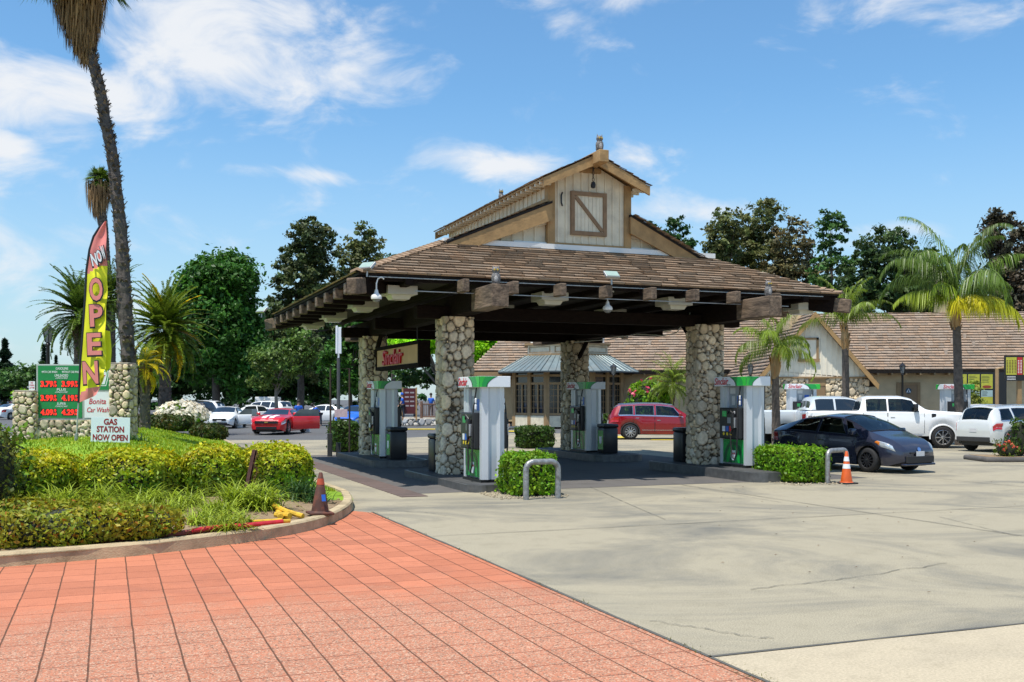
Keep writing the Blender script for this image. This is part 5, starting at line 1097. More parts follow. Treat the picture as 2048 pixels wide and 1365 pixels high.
    if open_doors:
        a_, b_ = sp['doors'][0]
        for sd in (1, -1):
            oa = open_doors[0 if sd > 0 else 1]
            bz = belt_(b_)-.0; T = Matrix.Translation((b_, sd*hw(b_)*.98, 0)) @ Matrix.Rotation(sd*R(-oa), 4, 'Z'); ln = b_-a_
            m = MB(); m.rbox(-ln, 0, -.06, .06, .25, bz, .04, 0, T); d_ = m.build('door', paint, t, smooth=True, angle=50)
            tz = bz+.38; m = MB(); pr = [(-.02, bz-.01), (-.42, tz), (-ln+.06, tz), (-ln+.02, bz-.01)]
            v = [T @ Vector((x, y, z)) for y in (-.01, .01) for x, z in pr]; m.add(v, [(0, 1, 2, 3), (7, 6, 5, 4), (0, 4, 5, 1), (1, 5, 6, 2), (2, 6, 7, 3), (3, 7, 4, 0)]); m.build('door_glass', M('pale door glass', (.10, .13, .13), .05, spec=1), d_)
            m = MB(); m.rbox(-ln+.05, -.08, sd*-.07-.01, sd*-.07+.01, .35, bz-.08, .01, 0, T); m.build('door_lining', M('grey door lining', (.25, .25, .25), .7), d_)
    return t, off
grey_blue = paintm('dark slate metallic paint', (.032, .036, .062), .3, .2); wht = paintm('white car paint', (.90, .90, .88)); redp = paintm('deep red metallic paint', (.26, .002, .007), .1, .25); redc = paintm('bright red car paint', (.65, .006, .012), .1)
silver_w = paintm('pearl white paint', (.66, .67, .64), .1); bluep = paintm('bright blue car paint', (.02, .13, .60)); darkp = paintm('dark grey car paint', (.03, .03, .035))
def glass_t():
    mt = bpy.data.materials.new('clear car glass'); mt.use_nodes = True; N = mt.node_tree.nodes; K = mt.node_tree.links; N.clear()
    o = N.new('ShaderNodeOutputMaterial'); t1 = N.new('ShaderNodeBsdfTransparent'); t1.inputs[0].default_value = (.42, .50, .44, 1); g = N.new('ShaderNodeBsdfGlossy'); g.inputs['Roughness'].default_value = .02
    fr = N.new('ShaderNodeFresnel'); fr.inputs[0].default_value = 1.7; mx = N.new('ShaderNodeMixShader'); K.new(fr.outputs[0], mx.inputs[0]); K.new(t1.outputs[0], mx.inputs[1]); K.new(g.outputs[0], mx.inputs[2]); K.new(mx.outputs[0], o.inputs[0]); return mt
GLASS_T = glass_t()
psi = R(-60); f_ = Vector((math.cos(psi), math.sin(psi))); r_ = Vector((math.sin(psi), -math.cos(psi)))
c0 = Vector((9.13, 26.2))-r_*.76-f_*1.31
pr_t, pr_off = car('parked_car', 'dark slate hatchback with black wheels angled toward the viewer beside the orange cone', 'car', c0, psi, 'hatch', grey_blue, rim=rim_b, spokes=12, glass=M('greenish car glass', (.035, .05, .045), .03, spec=1, coat=.6))
def prius_extra():
    m = MB(); m.lathe([(.06, 0), (.06, .01), (.04, .014)], 20, 0, Matrix.Translation((2.215, 0, .60)) @ Matrix.Rotation(R(75), 4, 'Y')); m.build('badge', M('blue chrome badge', (.25, .4, .7), .15, metal=.8), pr_t)
    for sd in (1, -1): m = MB(); m.rbox(2.0, 2.08, sd*.60-.05, sd*.60+.05, .34, .48, .02); m.build('fog_light', lampc, pr_t)
prius_extra()
psi = R(-9); f_ = Vector((math.cos(psi), math.sin(psi))); r_ = Vector((math.sin(psi), -math.cos(psi))); pc = G(1885, 897)
c0 = Vector((pc.x, pc.y))-r_*.9-f_*2.05
pk_t, pk_off = car('pickup_truck', 'white crew cab pickup with chrome wheels parked behind the dark slate hatchback', 'pickup truck', c0, psi, 'pickup', wht, rim=M('polished rim', (.7, .7, .72), .2, metal=.9), spokes=8, plate=False)
def pk_extra():
    p = pk_off(-2.72, .40, .012, -1); text('FX4', .34, .12, M('black red decal', (.08, .01, .01), .4), pk_t, (p.x, p.y, p.z-.02), (R(86), 0, 0), ext=.004, bold=.04)
    m = MB(); p = pk_off(1.72, .40, .0, -1); m.rbox(p.x-.08, p.x+.08, p.y-.02, p.y+.02, p.z-.15, p.z+.10, .01); m.build('fender_vent', black_pl, pk_t)
    m = MB(); m.rbox(-3.0, -1.05, -.80, .80, 1.40, 1.432, .005); m.build('dark_bed_inset', trimb, pk_t)  # dark slab in place of the open bed, hollow's shade put into colour
    for sd in (-1, 1): m = MB(); m.rbox(-.7, 1.3, sd*.95-.06, sd*.95+.06, .42, .48, .015); m.build('running_board', trimb, pk_t)
pk_extra()
car('pickup_truck', 'second white pickup mostly hidden behind the crew cab pickup and a palm trunk', 'pickup truck', (PX(1655, 42.5), 42.6), R(0), 'pickup', paintm('dull white truck paint', (.62, .66, .68)), detail=False, plate=False, spokes=6)
car('parked_car', 'red sport utility vehicle seen from the side between the stone pillars', 'car', (5.66+1.45-.2, 47.9), R(-2), 'suv', redp, H=.96, roofrail=True, rim=rim_a, spokes=10)
psi = R(28); f_ = Vector((math.cos(psi), math.sin(psi))); r_ = Vector((math.sin(psi), -math.cos(psi))); pc = G(2018, 905); c0 = Vector((pc.x, pc.y))-r_*.8+f_*1.45
car('parked_car', 'pearl white crossover seen from behind at the right picture edge', 'car', c0, psi, 'suv', silver_w, scale=.95, roofrail=True, spokes=10)
car('parked_car', 'white coupe like crossover between the pickup bonnet and the right edge crossover', 'car', (PX(1945, 50)+1.5, 50.9), R(0), 'suv', wht, scale=.97, H=.95, spokes=10)
car('sports_coupe', 'red sports coupe with both doors open and white bonnet stripes', 'car', (PX(561, 56), 56), R(-95), 'coupe', redc, rim=rim_a, spokes=10, open_doors=(50, 32), plate=False)
def stripes():
    sp = SPEC['coupe']; m = MB()
    for y0 in (-.34, .08):
        v = []; xs_ = np.linspace(1.08, 2.30, 8)
        for x in xs_:
            z = float(np.interp(x, [p[0] for p in sp['top']], [p[1] for p in sp['top']]))
            v += [(x, y0, z+.012-.03*abs(y0)), (x, y0+.26, z+.012-.03*abs(y0+.26))]
        m.add(v, [(2*i, 2*i+2, 2*i+3, 2*i+1) for i in range(7)])
    o = [o for o in bpy.data.objects if o.name.startswith('sports_coupe')][0]; m.build('bonnet_stripe', white_s, o)
stripes()
GL = 'cars waiting in the wash lot'
car('parked_car', 'white compact sedan facing the viewer with both front doors open', 'car', (PX(447, 66), 67), R(-88), 'sedan', wht, GL, open_doors=(62, 48), scale=1.0, H=.95, spokes=8)
car('parked_car', 'white sedan behind the one with open doors', 'car', (PX(492, 73), 74), R(-150), 'sedan', wht, GL, detail=False)
car('parked_car', 'white sport utility vehicle with red tail lamps behind the white sedans', 'car', (PX(522, 82), 83), R(155), 'suv', wht, GL, detail=False)
car('parked_car', 'white luxury sedan behind the open door of the red coupe', 'car', (PX(645, 78), 79), R(170), 'sedan', wht, GL, detail=False)
car('parked_car', 'bright blue car partly hidden by the rear left stone pillar', 'car', (PX(706, 64), 65.5), R(-100), 'sedan', bluep, GL, detail=False)
car('parked_car', 'dark crossover with red tail lamps behind the white roses', 'car', (PX(362, 78), 79), R(160), 'suv', darkp, GL, detail=False)
car('parked_car', 'white crossover beyond the dark crossover and the roses', 'car', (PX(388, 88), 89), R(165), 'suv', wht, GL, detail=False)
car('parked_car', 'white sedan driving away on the street at the left picture edge', 'car', (PX(20, 92), 93), R(70), 'sedan', wht, None, detail=False)
car('parked_car', 'small dark red car far down the street', 'car', (PX(22, 150), 150), R(80), 'sedan', paintm('dull red paint', (.25, .01, .02)), None, detail=False)
car('parked_car', 'small dark car farthest down the street', 'car', (PX(3, 165), 165), R(80), 'suv', darkp, None, detail=False)
def box_truck():
    t = empty('box_truck', 'white box truck and van far behind the wash lot under the trees', 'truck', (PX(540, 118), 118, 0)); t.scale = (.7, .7, .7)
    m = MB(); m.rbox(-2.2, 1.6, -1.1, 1.1, 1.0, 3.0, .08); m.build('cargo_box', wht, t)
    m = MB(); m.rbox(1.65, 3.3, -1.0, 1.0, .6, 2.3, .2); m.build('cab', wht, t, smooth=True)
    m = MB(); m.rbox(2.3, 3.31, -1.02, 1.02, 1.5, 2.1, .1); m.build('cab_window', glassd, t)
    m = MB(); m.box(-.9, -.3, -1.12, -1.1, 1.9, 2.5); m.build('side_window', glassd, t)
    for x in (-1.4, 2.4):
        for sd in (1, -1): wheel_parts(t, x, sd*.95, .42, .25, -sd, rim_a, 6, True)
box_truck()
def tool_caddy(px, py, lb):
    p = G(px, py); t = empty('cleaning_caddy', lb, 'caddy', p, 0, 'cleaning caddies on the lot'); m = MB(); m.rbox(-.22, .22, -.14, .14, 0, .2, .02); m.build('tray', white_s, t)
    m = MB(); m.tube([(-.2, 0, .2), (-.18, 0, .34), (.18, 0, .34), (.2, 0, .2)], .015, 5); m.build('handle', white_s, t)
tool_caddy(612, 864, 'white cleaning caddy on the asphalt beside the red coupe'); tool_caddy(478, 856, 'small cleaning caddy on the asphalt beside the white compact sedan')

# ------------------------------------------------------------------ people
skin = M('skin', (.42, .24, .16), .5); hair_m = M('dark hair', (.02, .015, .012), .7); denim = M('dark trousers', (.03, .035, .05), .8); blue_t = M('blue work shirt', (.015, .12, .55), .8); white_t = M('white shirt', (.7, .7, .7), .8); red_t = M('dark red shirt', (.3, .03, .03), .8)
def skinmesh(name, pts, edges, radii, mat, parent, root=0):
    me = bpy.data.meshes.new(name); me.from_pydata([tuple(p) for p in pts], edges, []); me.materials.append(mat); o = link(name, me, parent)
    md = o.modifiers.new('skin', 'SKIN'); md.use_smooth_shade = True; me.skin_vertices.new() if hasattr(me.skin_vertices, 'new') and not me.skin_vertices else None
    sv = me.skin_vertices[0].data if me.skin_vertices else None
    if sv:
        for i, r_ in enumerate(radii): sv[i].radius = (r_, r_*.9) if not isinstance(r_, tuple) else r_; sv[i].use_root = (i == root)
    s = o.modifiers.new('sub', 'SUBSURF'); s.levels = 1; s.render_levels = 1; return o
def person(label, loc, rz, shirt, bend=0, sit=False, cap=None, arms=(.3, .3), group=None, trousers=denim):
    t = empty('person', label, 'person', loc, rz, group); b = R(bend); hip = .50 if sit else .92
    up = Vector((0, -math.sin(b), math.cos(b))); H = Vector((0, 0, hip)); sp_ = lambda d, x=0, y=0: H+up*d+Vector((x, 0, 0))+Vector((0, y, 0))
    P_ = [H, sp_(.22), sp_(.42), sp_(.53), sp_(.60), sp_(.70), sp_(.80)]; E = [(0, 1), (1, 2), (2, 3), (3, 4), (4, 5), (5, 6)]; Rr = [(.15, .11), (.13, .095), (.17, .11), (.09, .07), (.052, .055), (.085, .095), (.06, .07)]
    def limb(a, pts, rs):
        i = a
        for p, r_ in zip(pts, rs): P_.append(p); E.append((i, len(P_)-1)); Rr.append(r_); i = len(P_)-1
        return i
    for sd, ar in ((1, arms[0]), (-1, arms[1])):
        sh = sp_(.47, sd*.19); el = sh+Vector((sd*.06, -.28*math.sin(ar), -.28*math.cos(ar))); wr = el+Vector((-sd*.02, -.25*math.sin(ar+.4), -.25*math.cos(ar+.4))); hd = wr+(wr-el).normalized()*.09
        h_ = limb(2, [sh, el, wr, hd], [.055, .042, .03, .036])
        for k in range(4): limb(h_, [hd+Vector((0, (k-1.5)*.018, 0))+(wr-el).normalized()*(.05+.01*(k in (1, 2)))], [.010])
        limb(h_-1, [wr+(wr-el).normalized()*.05+Vector((-sd*.035, -.02, 0))], [.011])
        hp = H+Vector((sd*.10, 0, -.06))
        if sit: kn = Vector((sd*.12, -.42, .50)); an = Vector((sd*.12, -.42, .09))
        else: kn = Vector((sd*.11, -.02+.05*sd, .48)); an = Vector((sd*.12, .04*sd, .09))
        limb(0, [hp, kn, an, an+Vector((0, -.13, -.05))], [.085, .058, .042, .035])
    skinmesh('body', P_, E, Rr, skin, t)
    q = sp_; s_ = MB()
    pts = [q(.02), q(.22), q(.42), q(.52)]; rr = [(.175, .135), (.16, .125), (.20, .135), (.10, .085)]; Ed = [(0, 1), (1, 2), (2, 3)]
    for sd, ar in ((1, arms[0]), (-1, arms[1])):
        sh = sp_(.47, sd*.20); el = sh+Vector((sd*.05, -.2*math.sin(ar), -.2*math.cos(ar))); pts += [sh, el]; n = len(pts); Ed += [(2, n-2), (n-2, n-1)]; rr += [.075, .068]
    skinmesh('shirt', pts, Ed, rr, shirt, t)
    pts = [H+Vector((0, 0, .03))]; rr = [(.165, .125)]; Ed = []
    for sd in (1, -1):
        hp = H+Vector((sd*.10, 0, -.06))
        kn, an = (Vector((sd*.12, -.42, .50)), Vector((sd*.12, -.42, .12))) if sit else (Vector((sd*.11, -.02+.05*sd, .48)), Vector((sd*.12, .04*sd, .12)))
        n = len(pts); pts += [hp, kn, an]; Ed += [(0, n), (n, n+1), (n+1, n+2)]; rr += [.10, .075, .065]
    skinmesh('trousers', pts, Ed, rr, trousers, t)
    hd = sp_(.74); T = Matrix.Translation(hd) @ Matrix.Rotation(b, 4, 'X'); m = MB(); m.lathe([(.098, -.01), (.112, .05), (.095, .11), (.05, .15), (.01, .16)], 12, 0, T @ Matrix.Translation((0, .012, 0)) ); m.build('hair' if not cap else 'cap', cap or hair_m, t, smooth=True)
    m = MB(); m.lathe([(.016, 0), (.004, .03)], 6, 0, T @ Matrix.Translation((0, -.085, -.01)) @ Matrix.Rotation(R(90), 4, 'X')); [m.lathe([(.012, 0), (.01, .006)], 6, 0, T @ Matrix.Translation((sx*.033, -.082, .02)) @ Matrix.Rotation(R(90), 4, 'X')) for sx in (-1, 1)]; m.build('face_features', M('face detail', (.12, .06, .05), .6), t)
GW = 'wash workers in blue shirts'
person('wash worker in a blue shirt standing behind the red coupe', (PX(597, 66), 66, 0), R(30), blue_t, 0, group=GW)
person('wash worker in a blue shirt bending over beside the white luxury sedan', (PX(640, 69), 69, 0), R(-60), blue_t, 45, arms=(.9, .7), group=GW)
person('person with a blue cap behind the white roses', (PX(366, 60), 60, 0), R(150), white_t, 5, cap=blue_t)
person('person in a blue shirt left of the tall menu board', (PX(806, 70), 70, .5), R(-80), blue_t, 5, cap=blue_t)
person('person in a white shirt partly behind the tall menu board', (PX(829, 72), 72, .5), R(60), white_t, 5)
person('person in a blue shirt behind the railing left of the nearest pillar', (PX(862, 75), 75, .5), R(150), blue_t, 0)
person('seated diner with a white cap behind the patio railing', (PX(1054, 74), 74, .45), R(160), M('black shirt', (.03, .03, .03), .8), 0, sit=True, cap=white_t)
person('seated diner with bare legs at the patio table', (PX(1046, 73), 72.5, .45), R(60), red_t, 0, sit=True, trousers=skin)
# ------------------------------------------------------------------ buildings
siding = M('tan horizontal siding', (.66, .49, .28), .75, var=.12, scale=2, bump=.15); tanw = M('tan window frame timber', (.33, .21, .10), .7, var=.15); brown_d = M('brown flat door', (.28, .175, .09), .6, var=.08); dark_in = M('dark interior', (.01, .01, .01), .9)
shingle_b = M('brown house shingles', (.38, .275, .195), .9, var=.14, scale=1.5, attr=True)
metal_r = M('weathered grey green metal roof', (.20, .25, .25), .45, metal=.35, var=.2, scale=3, dirt=(.22, .14, .08, .35), dscale=1.5)
def building():
    bl = Vector((PX(935, 71), 71.0)); br = Vector((PX(2190, 66), 66.0)); d = (br-bl); Ln = d.length; ang = math.atan2(d.y, d.x)
    t = empty('restaurant_building', 'long tan restaurant building with a wide brown shingle roof behind the pumps', 'building', (bl.x, bl.y, 0), ang)
    to = lambda x, y: (lambda dx, dy: (math.cos(ang)*dx+math.sin(ang)*dy, -math.sin(ang)*dx+math.cos(ang)*dy))(x-bl.x, y-bl.y)
    ez = 3.78; rise = 4.15; run = 5.0
    m = MB(); m.box(1.5, Ln, .9, 9, .3, ez+.05)
    n = 15
    wall = m.build('wall', siding, t)
    sd = MB()
    for i in range(17): z = .45+i*.2; v = [(10.6, .9, z), (Ln, .9, z), (Ln, .865, z), (10.6, .865, z)]; sd.add([(10.6, .872, z), (Ln, .872, z), (Ln, .895, z+.195), (10.6, .895, z+.195), (10.6, .9, z), (Ln, .9, z)], [(0, 1, 2, 3), (4, 5, 1, 0)])
    sd.build('siding_boards', siding, t)
    # roof: hip at the left, front slope
    m = MB(); hipx = 3.4
    A = [(0, 0, ez), (Ln, 0, ez), (Ln, run, ez+rise), (hipx, run, ez+rise)]; m.add([Vector(p)+Vector((0, 0, -.02)) for p in A]+[Vector(p)+Vector((0, .02, -.14)) for p in A], [(0, 1, 2, 3), (7, 6, 5, 4), (0, 4, 5, 1)])
    m.add([(0, 0, ez-.02), (hipx, run, ez+rise-.02), (0, 2*run, ez-.02)], [(0, 1, 2)]); m.add([(hipx, run, ez+rise-.02), (Ln, run, ez+rise-.02), (Ln, 2*run, ez-.02), (0, 2*run, ez-.02)], [(0, 1, 2, 3)])
    m.box(0.1, Ln, .03, .9, ez-.2, ez-.12)
    roof = m.build('roof', M('dark roof boards', (.07, .045, .03), .9), t)
    sl = math.hypot(run, rise); shingles('roof_shingles', (0, -.05, ez), (1, 0, 0), (0, run, rise), (0, -rise, run), [(0, 0), (Ln, 0), (Ln, sl), (hipx, sl)], .29, .42, roof, thick=.075, mat=shingle_b, jit=.13)
    tl = MB()
    for i in range(int(Ln/.9)): tl.box(.4+i*.9, .5+i*.9, .0, .85, ez-.32, ez-.2)
    tl.build('rafter_tails', tanw, t)
    vents = MB()
    for px, s in ((1735, 1.6), (1905, 2.2), (1933, 2.6), (1945, 2.0), (1885, 1.2), (1300, 2.2), (1435, 3.0)):
        x, y = to(PX(px, 69), 69); vents.box(x-.09, x+.09, s-.1, s+.1, ez+s*rise/run, ez+s*rise/run+.35)
    vents.build('roof_vent', M('pale vent pipe', (.5, .38, .28), .6), roof)
    # two dark roof beams beside the bay
    # upper rear tower (beige) and dormer vents
    def tower(px0, px1, py_top, Y, nm, roofd=True, vent=True):
        x0, y0 = to(PX(px0, Y), Y); x1, _ = to(PX(px1, Y), Y); zt = EYE+(HOR-py_top)*Y/F
        m = MB(); m.box(x0, x1, y0, y0+1.6, ez+1, zt); m.prism([(x0, zt), (x1, zt), ((x0+x1)/2, zt+(x1-x0)*.30)], 0, 1, 0, Matrix(((1, 0, 0, 0), (0, 0, 1.6, y0), (0, 1, 0, 0), (0, 0, 0, 1)))); o = m.build(nm, siding, t)
        if vent: m = MB(); xm = (x0+x1)/2; m.box(xm-.35, xm+.35, y0-.03, y0-.0, zt-.75, zt-.25); m.build('louvre', tanw, o)
        if roofd:
            w = (x1-x0)/2; rr = MB(); xm = (x0+x1)/2; h = w*.62
            for s in (-1, 1):
                v = [(xm, y0-.35, zt+h+.12), (xm+s*(w+.4), y0-.35, zt-.12), (xm+s*(w+.4), y0+1.9, zt-.12), (xm, y0+1.9, zt+h+.12)]; rr.add([Vector(p) for p in v]+[Vector(p)-Vector((0, 0, .12)) for p in v], [(0, 1, 2, 3), (7, 6, 5, 4), (0, 4, 5, 1), (1, 5, 6, 2)])
            rr.build('dormer_roof', shingle_b, o)
    tower(1926, 1968, 600, 72.2, 'dormer'); tower(1880, 1915, 560, 78, 'rear_chimney', False, False)
    # restroom door
    def door(px0, px1, py0, nm, mat=brown_d, Y=67):
        x0, y0 = to(PX(px0, Y), Y); x1, _ = to(PX(px1, Y), Y); z1 = EYE+(HOR-py0)*Y/F; m = MB(); m.box(x0, x1, .80, .86, .3, z1); o = m.build('door', mat, t)
        m = MB(); m.box(x0-.18, x0, .76, .87, .3, z1+.18); m.box(x1, x1+.18, .76, .87, .3, z1+.18); m.box(x0, x1, .76, .87, z1, z1+.18); m.build('door_frame', tanw, o); return o, (x0+x1)/2
    dr, xm = door(1809, 1844, 770, 'restroom')
    zc = EYE+(HOR-782)*67/F; m = MB(); m.lathe([(.19, 0), (.19, .01)], 24, 0, Matrix.Translation((xm, .79, zc)) @ Matrix.Rotation(R(90), 4, 'X')); m.build('round_sign', M('dark blue sign', (.02, .06, .10), .4), dr)
    m = MB(); m.add([(xm-.15, .775, zc-.10), (xm+.15, .775, zc-.10), (xm, .775, zc+.16)], [(0, 1, 2)]); m.build('triangle', white_s, dr)
    m = MB(); m.lathe([(.03, 0), (.03, .01)], 8, 0, Matrix.Translation((xm, .77, zc+.05)) @ Matrix.Rotation(R(90), 4, 'X')); m.box(xm-.035, xm+.035, .76, .77, zc-.08, zc+.02); m.build('figure_symbol', black_p, dr)
    # conduit and lamps on wall
    return t, to, ang, ez
bt, bto, bang, bez = building()
def gable_wing():
    Y = 57.5; k = Y/F; X = lambda px: (px-1024)*k; Z = lambda py: EYE+(HOR-py)*k; cx = X(1648)
    cream2 = M('pale cream boards', (.84, .77, .62), .7, var=.08, scale=2); t = empty('gable_wing', 'steep gabled wing with cream boards above a river stone base and a brown door', 'building', (cx, Y, 0)); lx = lambda px: X(px)-cx
    ax = lx(1626); xl, xr = lx(1530), lx(1738); zs = Z(757); za = Z(628); zr = Z(772); slope = (za-zr)/(lx(1752)-ax); zat = lambda x: za-abs(x-ax)*slope
    m = MB(); pl = [(xl, zs), (xr, zs), (xr, zat(xr)-.1), (ax, za-.1), (xl, zat(xl)-.1)]
    m.add([Vector((x, y, z)) for y in (.0, .1) for x, z in pl], [(0, 1, 2, 3, 4), (9, 8, 7, 6, 5)]); 
    for i in range(24):
        x = xl+.15+i*.30
        if x < xr: m.box(x-.03, x+.03, -.03, .0, zs, zat(x)-.1)
    m.build('gable_boards', cream2, t)
    m = MB(); m.box(xl, xr, .05, 7, .0, zs-.01); m.build('wall', mortar, t)
    dx0, dx1 = lx(1616), lx(1651)
    for i, (a_, b_) in enumerate(((xl, dx0), (dx1, xr))): stone_panel('stone_cladding', b_-a_, zs, t, (a_, .045, 0), (0, 0, 0), 61+i, r0=.09, r1=.19, bulge=.10, step=.045)
    m = MB(); m.box(dx0, dx1, .0, .05, 0, Z(772)); m.build('door', brown_d, t)
    m = MB(); m.box(dx0, dx1, -.02, .05, Z(772), Z(757)); m.box(xl, xr, -.09, -.0, zs, zs+.09); m.build('trim', tanw, t)
    wx = lx(1617); m = MB(); m.box(wx-.42, wx+.42, -.06, -.035, Z(718), Z(680)); w = m.build('window', cream2, t)
    m = MB(); m.box(wx-.55, wx-.42, -.1, -.035, Z(720), Z(676)); m.box(wx+.42, wx+.55, -.1, -.035, Z(720), Z(676)); m.box(wx-.6, wx+.6, -.12, -.035, Z(724), Z(718)); m.box(wx-.55, wx+.55, -.1, -.035, Z(680), Z(676)); m.build('frame', tanw, w)
    rf = MB(); bg = MB(); 
    for s in (-1, 1):
        xe = ax+s*(lx(1752)-ax); v = [(ax, -.45, za+.05), (xe, -.45, zr+.05), (xe, 9, zr+.05), (ax, 9, za+.05)]
        rf.add([Vector(p) for p in v]+[Vector(p)-Vector((0, 0, .10)) for p in v], [(0, 1, 2, 3), (7, 6, 5, 4), (1, 5, 6, 2)])
        vv = [(ax, za+.08), (xe, zr+.08), (xe-s*.05, zr-.22), (ax, za-.24)]; bg.add([Vector((x, y, z)) for y in (-.52, -.452) for x, z in vv], [(0, 1, 2, 3), (7, 6, 5, 4), (0, 4, 5, 1), (2, 6, 7, 3), (1, 5, 6, 2)])
    roof = rf.build('roof', M('dark roof boards', (.07, .045, .03), .9), t)
    for s in (-1, 1):
        xe = ax+s*(lx(1752)-ax); sl = math.hypot(xe-ax, za-zr)
        shingles('wing_shingles', (xe, 9 if s < 0 else -.5, zr+.06), (0, -1 if s < 0 else 1, 0), (ax-xe, 0, za-zr), (s*(za-zr), 0, abs(xe-ax)), [(0, 0), (9.5, 0), (9.5, sl), (0, sl)], .28, .45, roof, thick=.05, mat=shingle_b, seed=12)
    bg.build('barge_board', wood_tan, t)
    # tall chimney-like dormer rising behind the gable
    m = MB(); m.box(lx(1600), lx(1633), 2.2, 3.6, Z(700), Z(598)); m.box(lx(1597), lx(1636), 2.15, 3.7, Z(598), Z(592)); m.box(lx(1605), lx(1628), 2.17, 2.2, Z(640), Z(612)); m.build('tower', siding, t)
gable_wing()
def pavilion():
    Y = 64; k = Y/F; X = lambda px: (px-1024)*k; Z = lambda py: EYE+(HOR-py)*k; cx = X(1141); t = empty('bay_pavilion', 'octagonal glazed bay with a grey green metal skirt roof and cream cap', 'pavilion', (cx, Y+4.2, 0))
    rr = 4.65; oc = lambda r_, z: [Vector((r_*math.cos(R(22.5+45*i)), r_*math.sin(R(22.5+45*i)), z)) for i in range(8)]
    m = MB(); a = oc(rr*1.06, Z(742)); b = oc(2.9, Z(707)); m.add(a+b, [(i, (i+1) % 8, 8+(i+1) % 8, 8+i) for i in range(8)]+[tuple(range(7, -1, -1))]); rf = m.build('metal_roof', metal_r, t)
    m = MB()
    for i in range(8):
        for u in np.linspace(0, 1, 9):
            p = a[i].lerp(a[(i+1) % 8], u); q = b[i].lerp(b[(i+1) % 8], u); up = Vector((0, 0, .03)); m.tube([p+up, q+up], .022, 4)
    m.build('standing_seam', metal_r, rf)
    m = MB(); a2 = oc(rr*1.06, Z(742)-.002); a3 = oc(rr*1.06, Z(745)); m.add(a2+a3, [(i, (i+1) % 8, 8+(i+1) % 8, 8+i) for i in range(8)]); m.build('gutter', M('dark gutter', (.06, .07, .07), .5), t)
    for r_, z0, z1, mt_, nm in ((2.82, 707, 685, cream, 'upper_band'), (3.0, 709, 705, tanw, 'moulding'), (3.05, 686, 682, tanw, 'cornice'), (2.6, 682, 662, white_paint, 'crown')):
        m = MB(); c1 = oc(r_, Z(z0)); c2 = oc(r_, Z(z1)); m.add(c1+c2, [(i, (i+1) % 8, 8+(i+1) % 8, 8+i) for i in range(8)]+[tuple(range(7, -1, -1)), tuple(range(8, 16))]); m.build(nm, mt_, t)
    m = MB(); cc = oc(2.85, 0)
    for i in range(8):
        p, q = cc[i], cc[(i+1) % 8]; d = (q-p).normalized(); nr = Vector((d.y, -d.x, 0)); 
        for u0, u1 in ((.08, .92),):
            A = p.lerp(q, u0)+nr*.02; B = p.lerp(q, u1)+nr*.02
            for z0, z1 in ((Z(702), Z(701)), (Z(691), Z(690))): m.add([A+Vector((0, 0, z0)), B+Vector((0, 0, z0)), B+Vector((0, 0, z1)), A+Vector((0, 0, z1))], [(0, 1, 2, 3)])
            for A_, B_ in ((A, A.lerp(B, .03)), (B.lerp(A, .03), B)): m.add([A_+Vector((0, 0, Z(702))), B_+Vector((0, 0, Z(702))), B_+Vector((0, 0, Z(690))), A_+Vector((0, 0, Z(690)))], [(0, 1, 2, 3)])
    m.build('band_panel', tanw, t)
    # walls with windows
    core = MB(); c1 = oc(rr*.80, .1); c2 = oc(rr*.80, Z(743)); core.add(c1+c2, [(i, (i+1) % 8, 8+(i+1) % 8, 8+i) for i in range(8)]); core.build('window', M('dark window glass', (.015, .017, .018), .08, spec=.9), t)
    fr = MB(); w2 = MB(); cc = oc(rr*.80+.03, 0); zt = Z(743); z1 = 2.85; z0 = .9
    for i in range(8):
        p, q = cc[i], cc[(i+1) % 8]; d = (q-p); Lg = d.length; d.normalize(); ang = math.atan2(d.y, d.x); T = Matrix.Translation(p) @ Matrix.Rotation(ang, 4, 'Z')
        for x in (0, Lg*.48, Lg*.98): fr.box(x-.14, x+.14, -.12, .0, .1, zt, 0, T)
        for x in (Lg*.24, Lg*.73): fr.box(x-.05, x+.05, -.06, .0, z0, z1, 0, T)
        for x in (.14, .36, .60): [fr.box(Lg*x-.012, Lg*x+.012, -.03, .0, z0, z1, 0, T)] ; fr.box(Lg*.86-.012, Lg*.86+.012, -.03, 0, z0, z1, 0, T)
        for z in (z0, z1, 3.35): fr.box(0, Lg, -.08, -.001, z-.07, z+.07, 0, T)
        for z in np.linspace(z0, z1, 6)[1:-1]: fr.box(0, Lg, -.028, -.001, z-.012, z+.012, 0, T)
        w2.box(.1, Lg-.1, -.10, -.0, .1, z0-.1, 0, T)
    fr.build('window_frame', tanw, t); w2.build('lower_panel', cream, t)
pavilion()
